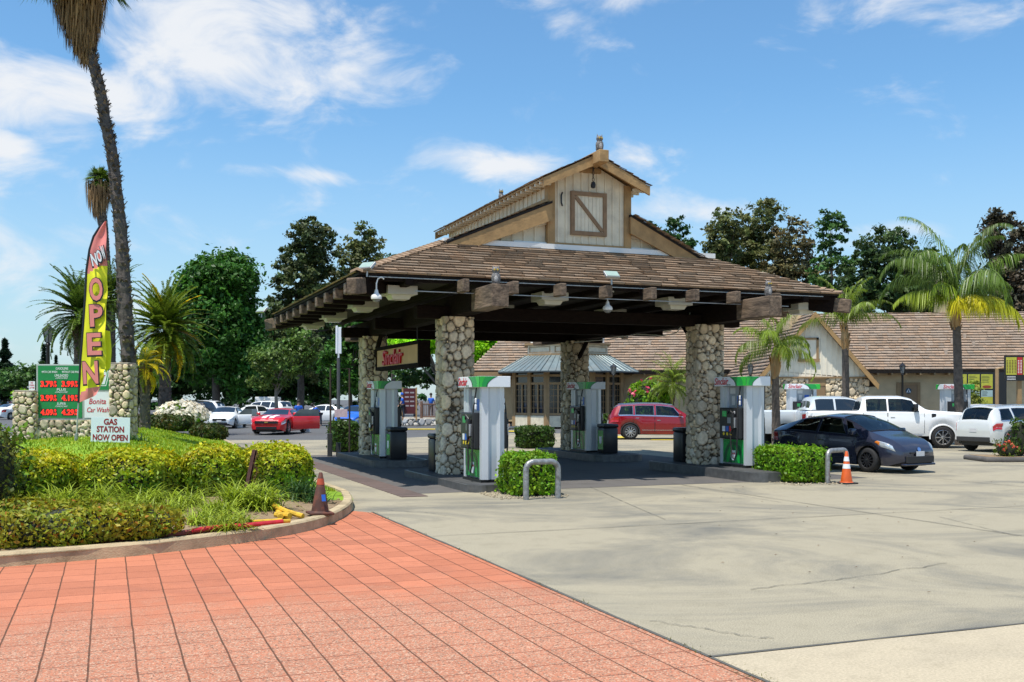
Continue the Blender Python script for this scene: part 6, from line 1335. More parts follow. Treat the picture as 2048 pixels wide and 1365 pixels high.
# porch section left of the bay: beam, posts, dark windows
def porch():
    Y = 70; k = Y/F; X = lambda px: (px-1024)*k; Z = lambda py: EYE+(HOR-py)*k; t = empty('covered_porch', 'shaded porch with tan posts and dark glass left of the metal roofed bay', 'porch', (X(990), Y, 0)); lx = lambda px: X(px)-X(990)
    m = MB(); m.box(lx(935), lx(1050), .3, .5, Z(752), Z(744)); [m.box(lx(px)-.13, lx(px)+.13, .3, .56, .45, Z(752)) for px in (940, 1047)]; m.build('beam_and_posts', tanw, t)
    m = MB(); m.box(lx(935), lx(1045), .0, .1, Z(759), Z(755)); m.build('awning_rail', tanw, t)
    m = MB(); m.box(lx(930), lx(1050), 3.0, 3.1, .3, Z(745)); m.build('dark_glazing', glassd, t)
porch()
def patio():
    t = tag(MB().rbox(PX(790, 74), PX(1078, 74), 73.3, 80, -.05, .47, .03).build('patio_deck', walkm), 'raised pale patio slab in front of the restaurant', 'patio')
    w = empty('low_stone_wall', 'low white stone retaining wall along the patio edge', 'wall', (PX(790, 73.2), 73.2, 0)); Lw = PX(1005, 73.2)-PX(790, 73.2)
    m = MB(); m.box(0, Lw, .02, .4, -.05, .42); m.build('core', mortar, w); so_ = stone_panel('stones', Lw, .46, w, (0, .01, 0), (0, 0, 0), 71, r0=.13, r1=.24, bulge=.14, step=.05)
    so_.data.materials[0] = M('white stones', (.66, .64, .60), .85, var=.2, scale=6, attr=True)
    rail = M('brown railing timber', (.19, .105, .07), .7, var=.2)
    def fence(px0, px1, Y, lb):
        x0, x1 = PX(px0, Y), PX(px1, Y); e = empty('patio_railing', lb, 'railing', (x0, Y, .45)); L_ = x1-x0; m = MB(); m.rbox(0, L_, -.05, .05, 1.0, 1.09, .01); m.rbox(0, L_, -.04, .04, .1, .18, .01); m.build('rail', rail, e)
        n = max(2, int(L_/2.8)+1)
        for i in range(n): m = MB(); x = L_*i/(n-1); m.rbox(x-.09, x+.09, -.09, .09, 0, 1.25, .015); m.build('post', rail, e)
        m = MB(); [m.box(.12*j-.022, .12*j+.022, -.025, .025, .181, .999) for j in range(1, int(L_/.12))]; m.build('balusters', rail, e)
    fence(843, 880, 73.6, 'short brown timber railing left of the nearest stone pillar'); fence(998, 1082, 73.0, 'brown timber railing of the patio before the porch')
    # stone kerb before the right part
    for px0, px1, Y in ((1003, 1085, 70), (1195, 1240, 60)):
        tag(MB().rbox(PX(px0, Y), PX(px1, Y), Y, Y+.9, -.05, .16, .03).build('planting_kerb', M('reddish kerb concrete', (.40, .28, .2), .9, var=.15)), kind='structure')
patio()
def table_set():
    t = empty('patio_table', 'small dark patio table behind the railing', 'table', (PX(1036, 75), 75, .47)); m = MB(); m.lathe([(.45, .72), (.45, .75)], 16); m.build('top', black_p, t); m = MB(); m.tube([(0, 0, 0), (0, 0, .72)], .04, 6); m.build('leg', black_p, t)
    for x, lb in ((PX(1054, 74), 'patio chair under the diner with the white cap'), (PX(1046, 73), 'patio chair under the diner with bare legs')):
        c = empty('patio_chair', lb, 'chair', (x, 74.2 if x > PX(1050, 73.5) else 72.7, .47)); m = MB(); m.rbox(-.22, .22, -.22, .22, .42, .46, .01); m.build('seat', black_p, c); m = MB(); m.rbox(-.22, .22, .2, .24, .46, .9, .01); m.build('backrest', black_p, c)
        for sx in (-.19, .19):
            for sy in (-.19, .19): m = MB(); m.tube([(sx, sy, 0), (sx, sy, .42)], .018, 5); m.build('leg', black_p, c)
table_set()
def a_board():
    Y = 70; t = empty('menu_stand', 'tall dark red menu board on wooden legs by the patio', 'menu board', (PX(819, Y), Y, .4)); h = 2.2
    m = MB(); m.box(-.42, .42, -.03, .03, .45, h); m.build('board', M('dark red board', (.09, .01, .012), .5), t)
    m = MB(); [m.box(x-.05, x+.05, -.05, .05, 0, h+.05) for x in (-.47, .47)]; m.build('leg', wood_tan, t)
    text('CAR WASH', .62, .14, white_l, t, (0, -.035, 1.95), ext=.001) if False else None
    m = MB(); rr = random.Random(4)
    for j in range(4):
        for i in range(2): m.box(-.32+i*.36, -.32+i*.36+.28, -.036, -.031, 1.85-.3*j, 1.95-.3*j)
    m.build('menu_rows', M('pale chalk rows', (.35, .3, .3), .8), t)
a_board()
def menu_signs():
    Y = 57; k = Y/F; X = lambda px: (px-1024)*k; Z = lambda py: EYE+(HOR-py)*k
    t = empty('service_menu', 'yellow and blue service menu boards on the wall at the right picture edge', 'menu board', (X(2040), Y+6, 0)); k2 = (Y+6)/F; Zz = lambda py: EYE+(HOR-py)*k2; lx = lambda px: (px-2040)*k2
    m = MB(); m.box(lx(2005), lx(2110), 0, .1, Zz(812), Zz(745)); m.build('frame', black_p, t)
    ym = M('yellow menu panel', (.50, .48, .05), .4, var=.2); bm_ = M('pale blue menu panel', (.38, .50, .48), .4, var=.1)
    for i in range(3):
        x0 = lx(2007+i*26); x1 = lx(2030+i*26); m = MB(); m.box(x0, x1, -.01, -.001, Zz(778), Zz(749)); p = m.build('panel', ym, t)
        m = MB(); T = Matrix.Translation(((x0+x1)/2, -.012, Zz(774))) @ Matrix.Scale(.32, 4, (0, 0, 1)) @ Matrix.Rotation(R(90), 4, 'X'); m.lathe([(.28, 0), (.28, .004)], 20, 0, T); m.build('oval_mark', M('dark red oval', (.3, .05, .02), .5), p)
        m = MB(); m.box(x0, x1, -.01, -.001, Zz(794), Zz(781)); bp_ = m.build('panel', bm_, t); m = MB(); m.box(x0, x1, -.01, -.001, Zz(808), Zz(794.3)); m.build('panel', ym, t)
        m = MB(); [m.box(x0+.06, x0+.06+random.uniform(.3, .5), -.014, -.011, Zz(753+j*3)-.01, Zz(753+j*3)+.02) for j in range(5)]; [m.box(x0+.06, x0+.06+random.uniform(.25, .5), -.014, -.011, Zz(784+j*2.4)-.01, Zz(784+j*2.4)+.015) for j in range(4)]; m.build('small_print', M('dark print', (.05, .06, .03), .5), p)
    Y = 46; k = Y/F; cx = X = lambda px: (px-1024)*k; Z = lambda py: EYE+(HOR-py)*k
    t = empty('price_menu', 'elevated yellow and red price menu on a tan post at the right picture edge', 'menu board', (X(2045), Y, 0)); lx = lambda px: (px-2045)*k
    m = MB(); m.box(lx(2038), lx(2046), .1, .25, 0, Z(716)); m.build('post', tanw, t)
    m = MB(); m.box(lx(2010), lx(2085), 0, .1, Z(762), Z(712)); m.build('frame', black_p, t)
    for a_, b_, mm in ((2012, 2033, ym), (2034.5, 2044.5, M('red menu panel', (.5, .02, .02), .4)), (2046, 2067, ym)):
        m = MB(); m.box(lx(a_), lx(b_), -.012, -.001, Z(750), Z(715)); p = m.build('panel', mm, t)
        m = MB(); n = 4 if b_-a_ > 15 else 2
        for j in range(9):
            for i in range(n): w = (b_-a_)/n; m.box(lx(a_+i*w+1), lx(a_+i*w+w*.75), -.016, -.013, Z(722.5+j*3), Z(721+j*3))
        m.build('menu_rows', M('dark menu rows', (.12, .06, .02), .6) if n == 4 else white_l, p)
        if n == 4: text('UNLEADED', (b_-a_)*.8*k, 2.6*k, M('orange print', (.6, .2, .02), .5), p, (lx((a_+b_)/2), -.02, Z(718)), ext=.001) if False else None
    m = MB(); [m.box(lx(2014), lx(2031), -.016, -.0, Z(y+1), Z(y)) for y in (753, 756, 759)]; m.build('small_print', white_l, t)
    # entry pole
    Y = 55; p = tag(MB().tube([(PX(1994, Y), Y, 0), (PX(1994, Y), Y, EYE+(HOR-738)*Y/F), (PX(2012, Y), Y, EYE+(HOR-735)*Y/F)], .10, 8).build('pipe_post', tanw), 'tan pipe post with a bent top beside the menu boards', 'post')
menu_signs()
# ------------------------------------------------------------------ lamps, racks
def lamp_post(px, Y, zt, label, base=True, s=1.0, z0=0):
    t = empty('street_lamp', label, 'street lamp', (PX(px, Y), Y, z0), 0, 'black lantern lamp posts'); zt -= z0
    b0 = 0
    if base: m = MB(); m.rbox(-.2*s, .2*s, -.2*s, .2*s, -.02, .62*s, .03); m.build('concrete_base', conc, t); b0 = .62*s
    m = MB(); m.lathe([(.15*s, b0), (.15*s, b0+.08), (.10*s, b0+.15), (.09*s, b0+.45), (.055*s, b0+.55), (.045*s, zt-.55*s), (.07*s, zt-.5*s), (.04*s, zt-.45*s)], 12); m.build('post', black_p, t, smooth=True)
    m = MB(); m.lathe([(.07*s, zt-.45*s), (.13*s, zt-.14*s)], 6); m.build('lantern_glass', M('milky lantern glass', (.25, .26, .25), .2), t)
    m = MB(); m.lathe([(.17*s, zt-.14*s), (.15*s, zt-.10*s), (.05*s, zt-.02*s), (.012*s, zt+.05*s)], 6); [m.tube([(.075*s*math.cos(R(60*i)), .075*s*math.sin(R(60*i)), zt-.45*s), (.137*s*math.cos(R(60*i)), .137*s*math.sin(R(60*i)), zt-.14*s)], .010*s, 4) for i in range(6)]; m.build('lantern_cap', black_p, t)
lamp_post(1227, 55, EYE+(HOR-729)*55/F, 'black lantern lamp post on a concrete block beside the red sport utility vehicle', s=1.15)
lamp_post(1501, 56, EYE+(HOR-728)*56/F, 'black lantern lamp post behind the valance of the pump numbered 2', s=1.2)
lamp_post(1805, 60, EYE+(HOR-727)*60/F, 'black lantern lamp post left of the restroom door', False, s=1.3)
lamp_post(96, 50, EYE+(HOR-650)*50/F, 'tall black lantern lamp post behind the monument sign', False, s=1.9)
def rack():
    Y = 33.5; k = Y/F; X = lambda px: (px-1024)*k; Z = lambda py: EYE+(HOR-py)*k; t = empty('sign_rack', 'dark pipe frame holding a small pinkish notice left of the rear pillar', 'frame', (X(661), Y, 0)); L_ = X(699)-X(661)
    m = MB(); m.tube([(0, 0, 0), (0, 0, Z(738)), (L_, 0, Z(738)), (L_, 0, 0)], .03, 6); m.tube([(0, 0, Z(820)), (L_, 0, Z(820))], .02, 6); m.build('pipe_frame', M('rusty dark pipe', (.05, .03, .022), .7), t)
    m = MB(); m.box(.14, .14+.42, -.04, -.02, Z(835), Z(819)); m.build('notice', M('faded pink notice', (.62, .46, .52), .6, var=.2, scale=12), t)
    for x, h in ((0, .75), (.28, .45)): m = MB(); m.rbox(x-.07, x+.07, -.2, -.06, 0, h, .01); m.build('post_guard', trimb, t)
    Y = 62; k = Y/F; t = empty('antenna_mast', 'dark mast with long white antenna panels left of the rear pillar', 'mast', (X(677) if False else PX(677, Y), Y, 0)); Z = lambda py: EYE+(HOR-py)*Y/F
    m = MB(); m.tube([(0, 0, 0), (0, 0, Z(716))], .10, 8); m.build('pole', M('dark mast steel', (.08, .08, .08), .5), t)
    m = MB(); m.rbox(-.16, -.04, -.1, .1, Z(708), Z(652), .02); m.rbox(.06, .18, -.1, .1, Z(708), Z(655), .02); m.tube([(0, 0, Z(718)), (0, 0, Z(655))], .06, 8); m.build('antenna_panel', white_s, t)
rack()
def small_sign(px, py0, py1, w, Y, lb, txts=()):
    t = empty('street_sign', lb, 'sign', (PX(px, Y), Y, 0)); k = Y/F; Z = lambda py: EYE+(HOR-py)*k; m = MB(); m.box(-w*k/2, w*k/2, -.01, .01, Z(py1), Z(py0)); m.build('plate', white_s, t); m = MB(); m.tube([(0, .03, 0), (0, .03, Z(py0))], .03, 6); m.build('post', metal_g, t)
    for s, y, h, ww in txts: text(s, ww*k, h*k, red_l, t, (0, -.013, Z(y)), ext=.001, bold=.01)
small_sign(64, 763, 781, 12, 34, 'small white street sign with red letters behind the left stone pillar', (('NO', 766, 3.5, 5), ('STOPPING', 771, 3, 10), ('ANY TIME', 776, 3, 10)))

# planter odds and ends
def planter_bits():
    p0 = P(495, 968, 16.9); p1 = P(509, 900, 16.9); t = empty('rusty_post', 'leaning rusty angle iron post with a chain among the planter hedges', 'post', p0)
    d = p1-p0; m = MB(); ax = d.normalized(); T = Matrix.Translation((0, 0, 0)) @ ax.to_track_quat('Z', 'X').to_matrix().to_4x4(); m.box(-.035, .035, -.008, .008, -.15, d.length, 0, T); m.box(-.035, -.02, -.05, .008, -.15, d.length, 0, T); m.build('angle_iron', M('rusty purple iron', (.12, .05, .04), .8, var=.4, scale=20), t)
    ch = MB()
    for i in range(14):
        c_ = d+Vector((.02+.03*math.sin(i), 0, -.045*i)); ch.tube([c_+Vector((.014*math.cos(a_)*(i % 2 == 0), .014*math.cos(a_)*(i % 2), .026*math.sin(a_))) for a_ in np.linspace(0, 2*math.pi, 7)], .005, 4)
    ch.build('chain', M('rusty chain', (.16, .06, .03), .8), t)
    yp = M('worn yellow pipe', (.60, .36, .02), .6, var=.35, scale=12); 
    m = MB(); m.tube([G(543, 1010, .2), G(556, 1020, .18), G(561, 1034, .17)], .045, 8); m.tube([G(548, 1012, .24), G(575, 1024, .22), G(606, 1033, .17)], .04, 8); m.tube([G(552, 1030, .17), G(580, 1032, .18)], .045, 8); m.tube([G(540, 1006, .22), G(560, 1014, .2)], .035, 8)
    tag(m.build('yellow_pipe', yp, smooth=True), 'broken yellow pipe pieces lying on the planter soil', 'pipe')
    t = empty('fallen_pole', 'red pole with yellow ends lying along the kerb', 'pole', (0, 0, 0)); m = MB(); m.tube([G(385, 1061, .2), G(440, 1054, .21), G(500, 1050, .22), G(566, 1043, .24)], .028, 8); m.build('red_section', M('faded red pole', (.50, .02, .03), .5, var=.3, scale=10), t, smooth=True)
    m = MB(); m.tube([G(566, 1043, .24), G(580, 1042, .24)], .028, 8); m.build('yellow_section', yp, t, smooth=True); m = MB(); m.tube([G(480, 1038, .18), G(510, 1043, .17), G(565, 1040, .2)], .022, 8); m.build('yellow_section', yp, t, smooth=True)
    m = MB(); m.tube([G(170, 1083, .17), G(260, 1077, .17), G(350, 1068, .17), G(420, 1060, .17), G(520, 1049, .17)], .035, 6); tag(m.build('edging_strip', M('faded red edging', (.22, .05, .035), .8, var=.3, scale=6)), 'faded dark red edging strip behind the kerb', 'edging')
    # rocks/dirt clods and leaf litter
    m = MB(); rr = random.Random(5)
    for i in range(260):
        x, y = rr.uniform(-7.5, -2.9), rr.uniform(12.6, 18)
        if inpoly(x, y) and near(x, y)[0] > .25: s = rr.uniform(.012, .04); v = rr.uniform(.6, 1.3); m.col = (v, v*.95, v*.85); m.lathe([(s, -.01), (s*1.1, s*.4), (s*.5, s*.9)], 6, 0, Matrix.Translation((x, y, HZ(x, y))) @ Matrix.Rotation(rr.random()*6, 4, 'Z') @ Matrix.Scale(rr.uniform(.6, 1.4), 4, (1, 0, 0)))
    tag(m.build('soil_clods', M('soil clods', (.30, .21, .12), .95, attr=True)), kind='stuff')
    m = MB()
    for i in range(90):
        a_, b_ = rr.uniform(-1, 12), rr.uniform(-16, -3); x, y = W(a_, b_).x, W(a_, b_).y
        if inpoly(x, y): continue
        s = rr.uniform(.004, .017); v = rr.uniform(.3, 1.4); m.col = (v, v*.7, v*.45); m.add([(x-s*1.6, y, .012), (x, y-s*.5, .02), (x+s*1.6, y+s*.3, .012), (x, y+s*.6, .015)], [(0, 1, 2, 3)])
    tag(m.build('leaf_litter', M('dry leaf litter', (.25, .16, .08), .9, attr=True)), kind='stuff')
    # weeds in the seam between pavers and concrete
    V = []; Cc = []
    for i in range(1500):
        b_ = rr.uniform(-26, -6) if i % 3 else rr.gauss(-16.9, .25); a_ = ea+rr.gauss(0, .018)*(1 if i % 3 else 3); p = W(a_, b_, .004); h = rr.uniform(.006, .03)*(1 if math.sin(b_*2.7)+math.sin(b_*7) > .3 else .25); t_ = rr.random()*6.28; w_ = .004; g_ = rr.uniform(.5, 1.4)
        V += [(p.x-w_*math.cos(t_), p.y-w_*math.sin(t_), .003), (p.x+w_*math.cos(t_), p.y+w_*math.sin(t_), .003), (p.x+rr.gauss(0, .012), p.y+rr.gauss(0, .012), .004+h)]; Cc += [(g_*1.2, g_, g_*.7)]*3
    tag(fast('seam_weeds', V, np.arange(len(V)).reshape(-1, 3), Cc, leafM('seam weeds', (.12, .14, .03))), kind='stuff')
    # gravel round island hedges
    m = MB()
    for cx, cy, n in ((.2, 20.1, 420), (6.4, 23.4, 420)):
        for i in range(n):
            a_ = rr.uniform(-.75, .75); b_ = rr.uniform(-.8, .9) if cy < 21 else rr.uniform(-1.15, 1.1); x = cx+CT*a_-ST*b_; y = cy+ST*a_+CT*b_; s = rr.uniform(.01, .025); v = rr.uniform(.6, 1.4); m.col = (v, v*.93, v*.8); m.lathe([(s, 0), (s*.9, s*.6), (s*.3, s)], 5, 0, Matrix.Translation((x, y, .004)))
    tag(m.build('gravel', M('pale gravel', (.36, .32, .25), .9, attr=True)), kind='stuff')
    tag(MB().rbox(-.12, .12, -.07, .07, 0, .07, .02).build('stone_block', M('ochre stone', (.5, .27, .06), .8, var=.3), None, G(1620, 965)), 'small ochre stone at the foot of the long hedge', 'stone')
planter_bits()
def blades(label, loc, n, ln, w, mat, seed, spread=.12, name='strappy_plant', group='strappy plants in the planter', arch=1.0):
    rng = np.random.default_rng(seed); V = []; Fq = []; Cc = []
    for i in range(n):
        az = rng.uniform(0, 2*math.pi); el = rng.uniform(.5, 1.45); L_ = ln*rng.uniform(.6, 1.15); p = np.array([rng.normal(0, spread), rng.normal(0, spread), 0.]); sd = np.array([-math.sin(az), math.cos(az), 0])*w*rng.uniform(.7, 1.3); tone = rng.uniform(.6, 1.4); k = 5; b0 = len(V)
        e = el
        for j in range(k+1):
            ww = sd*(1-(j/k)**2)*.5+sd*.02; V += [p-ww, p+ww]; Cc += [(tone*1.05, tone, tone*.8)]*2; p = p+np.array([math.cos(az)*math.cos(e), math.sin(az)*math.cos(e), math.sin(e)])*L_/k; e -= .35*arch*rng.uniform(.6, 1.3)
        Fq += [(b0+2*j, b0+2*j+1, b0+2*j+3, b0+2*j+2) for j in range(k)]
    t = empty(name, label, 'plant', loc, 0, group); fast('leaves', V, Fq, Cc, mat, t)
strap = leafM('strappy leaves', (.30, .40, .035), .35); strapd = leafM('dark strappy leaves', (.045, .11, .03), .3)
for i, (px, py, n, ln, mt_, lb) in enumerate([(478, 1020, 380, .75, strap, 'big yellow green strappy clump below the rusty post'), (525, 1020, 260, .65, strap, 'yellow green strappy clump beside the broken yellow pipe'), (430, 1035, 220, .5, strap, 'yellow green strappy clump left of the fallen red pole'), (470, 1045, 120, .32, strap, 'low strappy clump just above the fallen red pole'), (600, 1000, 200, .6, strapd, 'dark strappy clump under the rightmost rounded hedge'), (632, 1003, 90, .36, strapd, 'small dark strappy clump left of the grimy cone'), (130, 1015, 220, .6, strap, 'strappy clump between the leftmost hedge and the ground cover'), (210, 1012, 220, .6, strap, 'strappy clump below the widest rounded hedge'), (300, 1012, 200, .55, strap, 'strappy clump right of the widest rounded hedge base'), (370, 1015, 220, .55, strap, 'strappy clump at the end of the ground cover hedge')]):
    blades(lb, G(px, py, .16), n, ln, .022, mt_, 100+i)
def tall_stems():
    for px, py, h in ((205, 1005, .9), (290, 1000, .75), (325, 1002, .8), (415, 1010, .7)):
        V = G(px, py, .16); blades('tall thin flowering grass stem above the strappy plants', V, 5, h, .008, strap, int(px), .05, 'grass_stem', 'tall thin stems in the planter', .35)
tall_stems()
for i, (px, py) in enumerate([(60, 1010), (255, 1022), (340, 1028), (400, 1048), (455, 1060), (175, 1030)]): blades('loose grassy tuft number %d counted along the planter bed' % (i+1) if False else ['grassy tuft at the left edge behind the ground cover', 'grassy tuft between the two middle strappy clumps', 'grassy tuft behind the end of the ground cover hedge', 'grassy tuft right of the ground cover hedge end', 'grassy tuft touching the fallen red pole', 'grassy tuft behind the middle of the ground cover hedge'][i], G(px, py, .16), 160, .42, .016, strap, 600+i)
blades('dark strappy plant at the foot of the monument sign', (PX(268, 26.5), 26.5, HZ(PX(268, 26.5), 26.5)), 60, .35, .03, strapd, 140); blades('low dark plant before the stone base of the monument sign', (PX(118, 26.2), 26.4, HZ(PX(118, 26.2), 26.4)), 80, .3, .02, strapd, 141, .3)
def sapling():
    p = G(28, 1010, .16); t = empty('sapling', 'thin leafy sapling at the left edge rising above the leftmost hedge', 'sapling', p); m = MB(); m.tube([(0, 0, 0), (.02, 0, .6), (.0, 0, 1.25)], [.02, .015, .006], 6); m.build('stem', trunk_m, t)
    rng = np.random.default_rng(8); n = 160; z = rng.uniform(.5, 1.3, n); Pn = np.stack([rng.normal(0, .14, n), rng.normal(0, .12, n), z], 1); V, Fq, cc = leafcards(Pn, rng.normal(size=(n, 3)), .06, rng, np.tile(rng.uniform(.6, 1.3, (n, 1)), 3)); fast('foliage', V, Fq, cc, hedge_g, t)
sapling()
# ------------------------------------------------------------------ trees
def tree(name, label, loc, H, blobs, mat, n, size, trunk_r, seed, trunk_h=None, clump=.9, group=None, tm=None, aspect=1.7, m_per=None, branches=14, gap=0, lean=0, dens=1):
    rng = np.random.default_rng(seed); t = empty(name, label, 'tree', loc, 0, group)
    CL = []; vol = np.array([b[3]*b[4]*b[5] for b in blobs])**(2/3); vol /= vol.sum()
    n = int(n*1.15*dens); size = size*.58; M_ = int((m_per or int(n/90))*1.5)
    bi = rng.choice(len(blobs), M_, p=vol); B = np.array(blobs)[bi]; d = rng.normal(size=(M_, 3)); d /= np.linalg.norm(d, axis=1)[:, None]; rad = rng.uniform(.25, 1.12, (M_, 1))**.6
    CL = B[:, :3]+d*rad*B[:, 3:6]; 
    ci = rng.integers(0, M_, n); cs = clump*.55*rng.uniform(.35, 1.3, M_); off = rng.normal(size=(n, 3)); off[:, 2] *= .6; Pn = CL[ci]+off*cs[ci][:, None]*.45
    ctone = rng.uniform(.65, 1.35, M_); cwarm = rng.normal(1, .10, M_); tone = ctone[ci]*rng.uniform(.7, 1.3, n); warm = cwarm[ci]
    cols = 1.75*np.stack([tone*warm, tone, tone*.8], 1); V, Fq, cc = leafcards(Pn, d[ci]*.6+np.array([0, 0, .5]), size, rng, np.clip(cols, .05, 3), aspect)
    fast('crown', V, Fq, cc, mat, t)
    m = MB(); th = trunk_h or H*.45; top = Vector((lean, 0, th)); m.tube([(0, 0, -.1), (trunk_r*.3, 0, th*.3), (lean*.5, 0, th*.65), top], [trunk_r*1.25, trunk_r, trunk_r*.8, trunk_r*.62], 10)
    order = rng.permutation(M_)[:branches]
    for k in order:
        q = Vector(CL[k]); s = Vector((lean*.6, 0, th*rng.uniform(.55, 1.0))); mid = s.lerp(q, .5)+Vector((0, 0, .1*(q-s).length)); m.tube([s, mid, q], [trunk_r*.42, trunk_r*.25, trunk_r*.06], 5)
    m.build('trunk', tm or trunk_m, t, smooth=True)
    return t
g_bright = leafM('bright broad leaves', (.030, .085, .011), .35); g_dark = leafM('dark green leaves', (.022, .055, .012), .25); g_olive = leafM('olive eucalyptus leaves', (.075, .085, .03), .3); g_rust = leafM('rusty brown leaves', (.08, .068, .032), .25); g_lime = leafM('lime sunlit leaves', (.22, .42, .015), .45); g_con = leafM('conifer needles', (.02, .045, .018), .2)
def T(px, Y): return (PX(px, Y), Y, 0)
def zp(py, Y): return EYE+(HOR-py)*Y/F
def bl(px, py, rx, ry, c, Y, dy=0, depth=None): # ellipsoid from a picture box
    k = Y/F; return ((px-c)*k, dy, zp(py, Y), rx*k, (depth or rx)*k, ry*k)
Y = 95; tree('broadleaf_tree', 'large bright green broadleaf tree left of the canopy', T(430, Y), 16, [bl(430, 640, 82, 110, 430, Y), bl(445, 560, 65, 50, 430, Y), bl(385, 690, 50, 70, 430, Y), bl(480, 700, 50, 90, 430, Y), bl(400, 590, 45, 60, 430, Y)], g_bright, 34000, .40, .38, 201, 7, clump=1.9, dens=1.9)
Y = 125; tree('background_tree', 'dark tree mass behind the wash lot left of the canopy', T(560, Y), 12, [bl(500, 745, 150, 45, 560, Y), bl(610, 700, 110, 95, 560, Y), bl(330, 750, 70, 40, 560, Y)], g_dark, 34000, .55, .4, 202, 5, clump=2.2, dens=1.8)
Y = 105; tree('eucalyptus', 'tall olive eucalyptus rising left of the canopy roof', T(600, Y), 19, [bl(625, 480, 42, 45, 600, Y), bl(600, 550, 60, 60, 600, Y), bl(645, 560, 60, 60, 600, Y), bl(575, 640, 45, 70, 600, Y), bl(640, 680, 60, 80, 600, Y)], leafM('dark olive eucalyptus leaves', (.045, .06, .022), .25), 22000, .42, .35, 203, 10, clump=1.3, m_per=230)
Y = 112; tree('eucalyptus', 'thin rusty eucalyptus just left of the canopy roof ridge', T(720, Y), 18, [bl(732, 480, 36, 32, 720, Y), bl(715, 530, 50, 45, 720, Y), bl(740, 560, 40, 60, 720, Y), bl(690, 600, 60, 60, 720, Y)], g_olive, 11000, .40, .28, 204, 10, clump=1.2, m_per=150)
Y = 72; tree('lot_tree', 'small airy tree with a pale trunk over the wash lot', T(552, Y), 8, [bl(560, 720, 60, 45, 552, Y), bl(600, 690, 40, 40, 552, Y), bl(530, 760, 35, 20, 552, Y)], leafM('mid olive leaves', (.06, .10, .02), .3), 8000, .25, .14, 205, 3.4, clump=.9, m_per=110, tm=M('pale bark', (.25, .22, .18), .9, var=.2))
Y = 82; tree('lot_tree', 'green tree behind the antenna mast', T(700, Y), 9, [bl(690, 730, 50, 60, 700, Y), bl(720, 680, 40, 40, 700, Y)], g_bright, 9000, .3, .18, 206, 4, clump=1.1)
Y = 70; tree('lime_tree', 'sunlit lime green tree seen under the canopy behind the hanging sign', T(880, Y+9), 9, [bl(860, 678, 90, 26, 880, Y+9), bl(945, 690, 60, 45, 880, Y+9), bl(800, 685, 50, 26, 880, Y+9)], g_lime, 17000, .32, .3, 207, 4.2, clump=1.3, dens=1.6, tm=M('grey bark', (.12, .11, .1), .9))
Y = 84; tree('dark_tree', 'dark shaded tree with long branches behind the hanging sign', T(900, Y), 8, [bl(860, 755, 80, 20, 900, Y), bl(940, 745, 50, 30, 900, Y)], g_dark, 7000, .3, .3, 208, 3.5, clump=1.0)
for i, (px, Y, blobs, mt_, n, lb) in enumerate([
    (1450, 108, [(1450, 470, 40, 55), (1440, 520, 35, 40)], g_olive, 7000, 'rusty olive eucalyptus farthest left of the group over the right roof'),
    (1525, 112, [(1525, 440, 45, 45), (1520, 510, 60, 50), (1480, 500, 40, 50)], g_olive, 12000, 'tallest rusty eucalyptus over the right roof'),
    (1595, 108, [(1590, 490, 45, 55), (1600, 560, 60, 50), (1550, 560, 50, 40)], g_rust, 11000, 'brown leaved tree right of the tallest eucalyptus'),
    (1665, 100, [(1660, 470, 32, 50), (1670, 545, 45, 50)], leafM('mid green leaves', (.04, .085, .02), .3), 4500, 'slender airy green tree between the eucalyptus and the tall queen palm'),
    (1352, 120, [(1352, 462, 22, 28), (1370, 490, 22, 12)], g_dark, 1800, 'small dark treetop peeking over the right slope of the canopy roof'),
    (1305, 118, [(1303, 452, 14, 12)], g_dark, 500, 'tiny treetop just right of the cupola'),
    (1790, 92, [(1770, 500, 60, 45), (1790, 560, 110, 60), (1730, 590, 60, 50), (1840, 600, 70, 45), (1700, 600, 50, 40)], leafM('deep mixed leaves', (.035, .06, .02), .3), 24000, 'wide dense green tree behind the ridge of the restaurant roof'),
    (1860, 98, [(1850, 560, 60, 60)], g_dark, 6000, 'dark tree behind the tall queen palm'),
    (2015, 80, [(2010, 480, 45, 60), (2020, 560, 60, 60), (2030, 600, 60, 50)], leafM('purple brown leaves', (.05, .042, .03), .2), 14000, 'purple brown tree at the right picture edge'),
    (785, 118, [(787, 515, 12, 10), (790, 540, 25, 20)], g_dark, 700, 'small treetop just above the left hip of the canopy')]):
    tree('background_tree' if i > 2 else 'eucalyptus', lb, T(px, Y), 15, [bl(a_, b_, c_, d_, px, Y) for a_, b_, c_, d_ in blobs], mt_, n, .36, .25, 220+i, max(3, zp(blobs[0][1], Y)*.7), clump=1.1, m_per=max(12, int(n/60)), group='tall trees beyond the roofs')
def conifer(label, px, Y, py_top, w, seed, n=3500):
    rng = np.random.default_rng(seed); H = zp(py_top, Y); Wd = w*Y/F; t = empty('conifer', label, 'tree', T(px, Y), 0, 'conifers at the far left'); f = rng.uniform(.08, 1, n)**.8; rr = (1-f)*Wd*(.6+.4*np.sin(f*40))*rng.uniform(.5, 1.05, n); th = rng.uniform(0, 6.28, n)
    Pn = np.stack([rr*np.cos(th), rr*np.sin(th), H*f-rr*.18], 1); tone = rng.uniform(.6, 1.4, n); V, Fq, cc = leafcards(Pn, np.tile([0, 0, 1.], (n, 1)), .3*H/12, rng, np.stack([tone*.9, tone, tone], 1), 2.6, .5); fast('crown', V, Fq, cc, g_con, t); m = MB(); m.tube([(0, 0, 0), (0, 0, H*.98)], [.25, .03], 7); m.build('trunk', trunk_m, t)
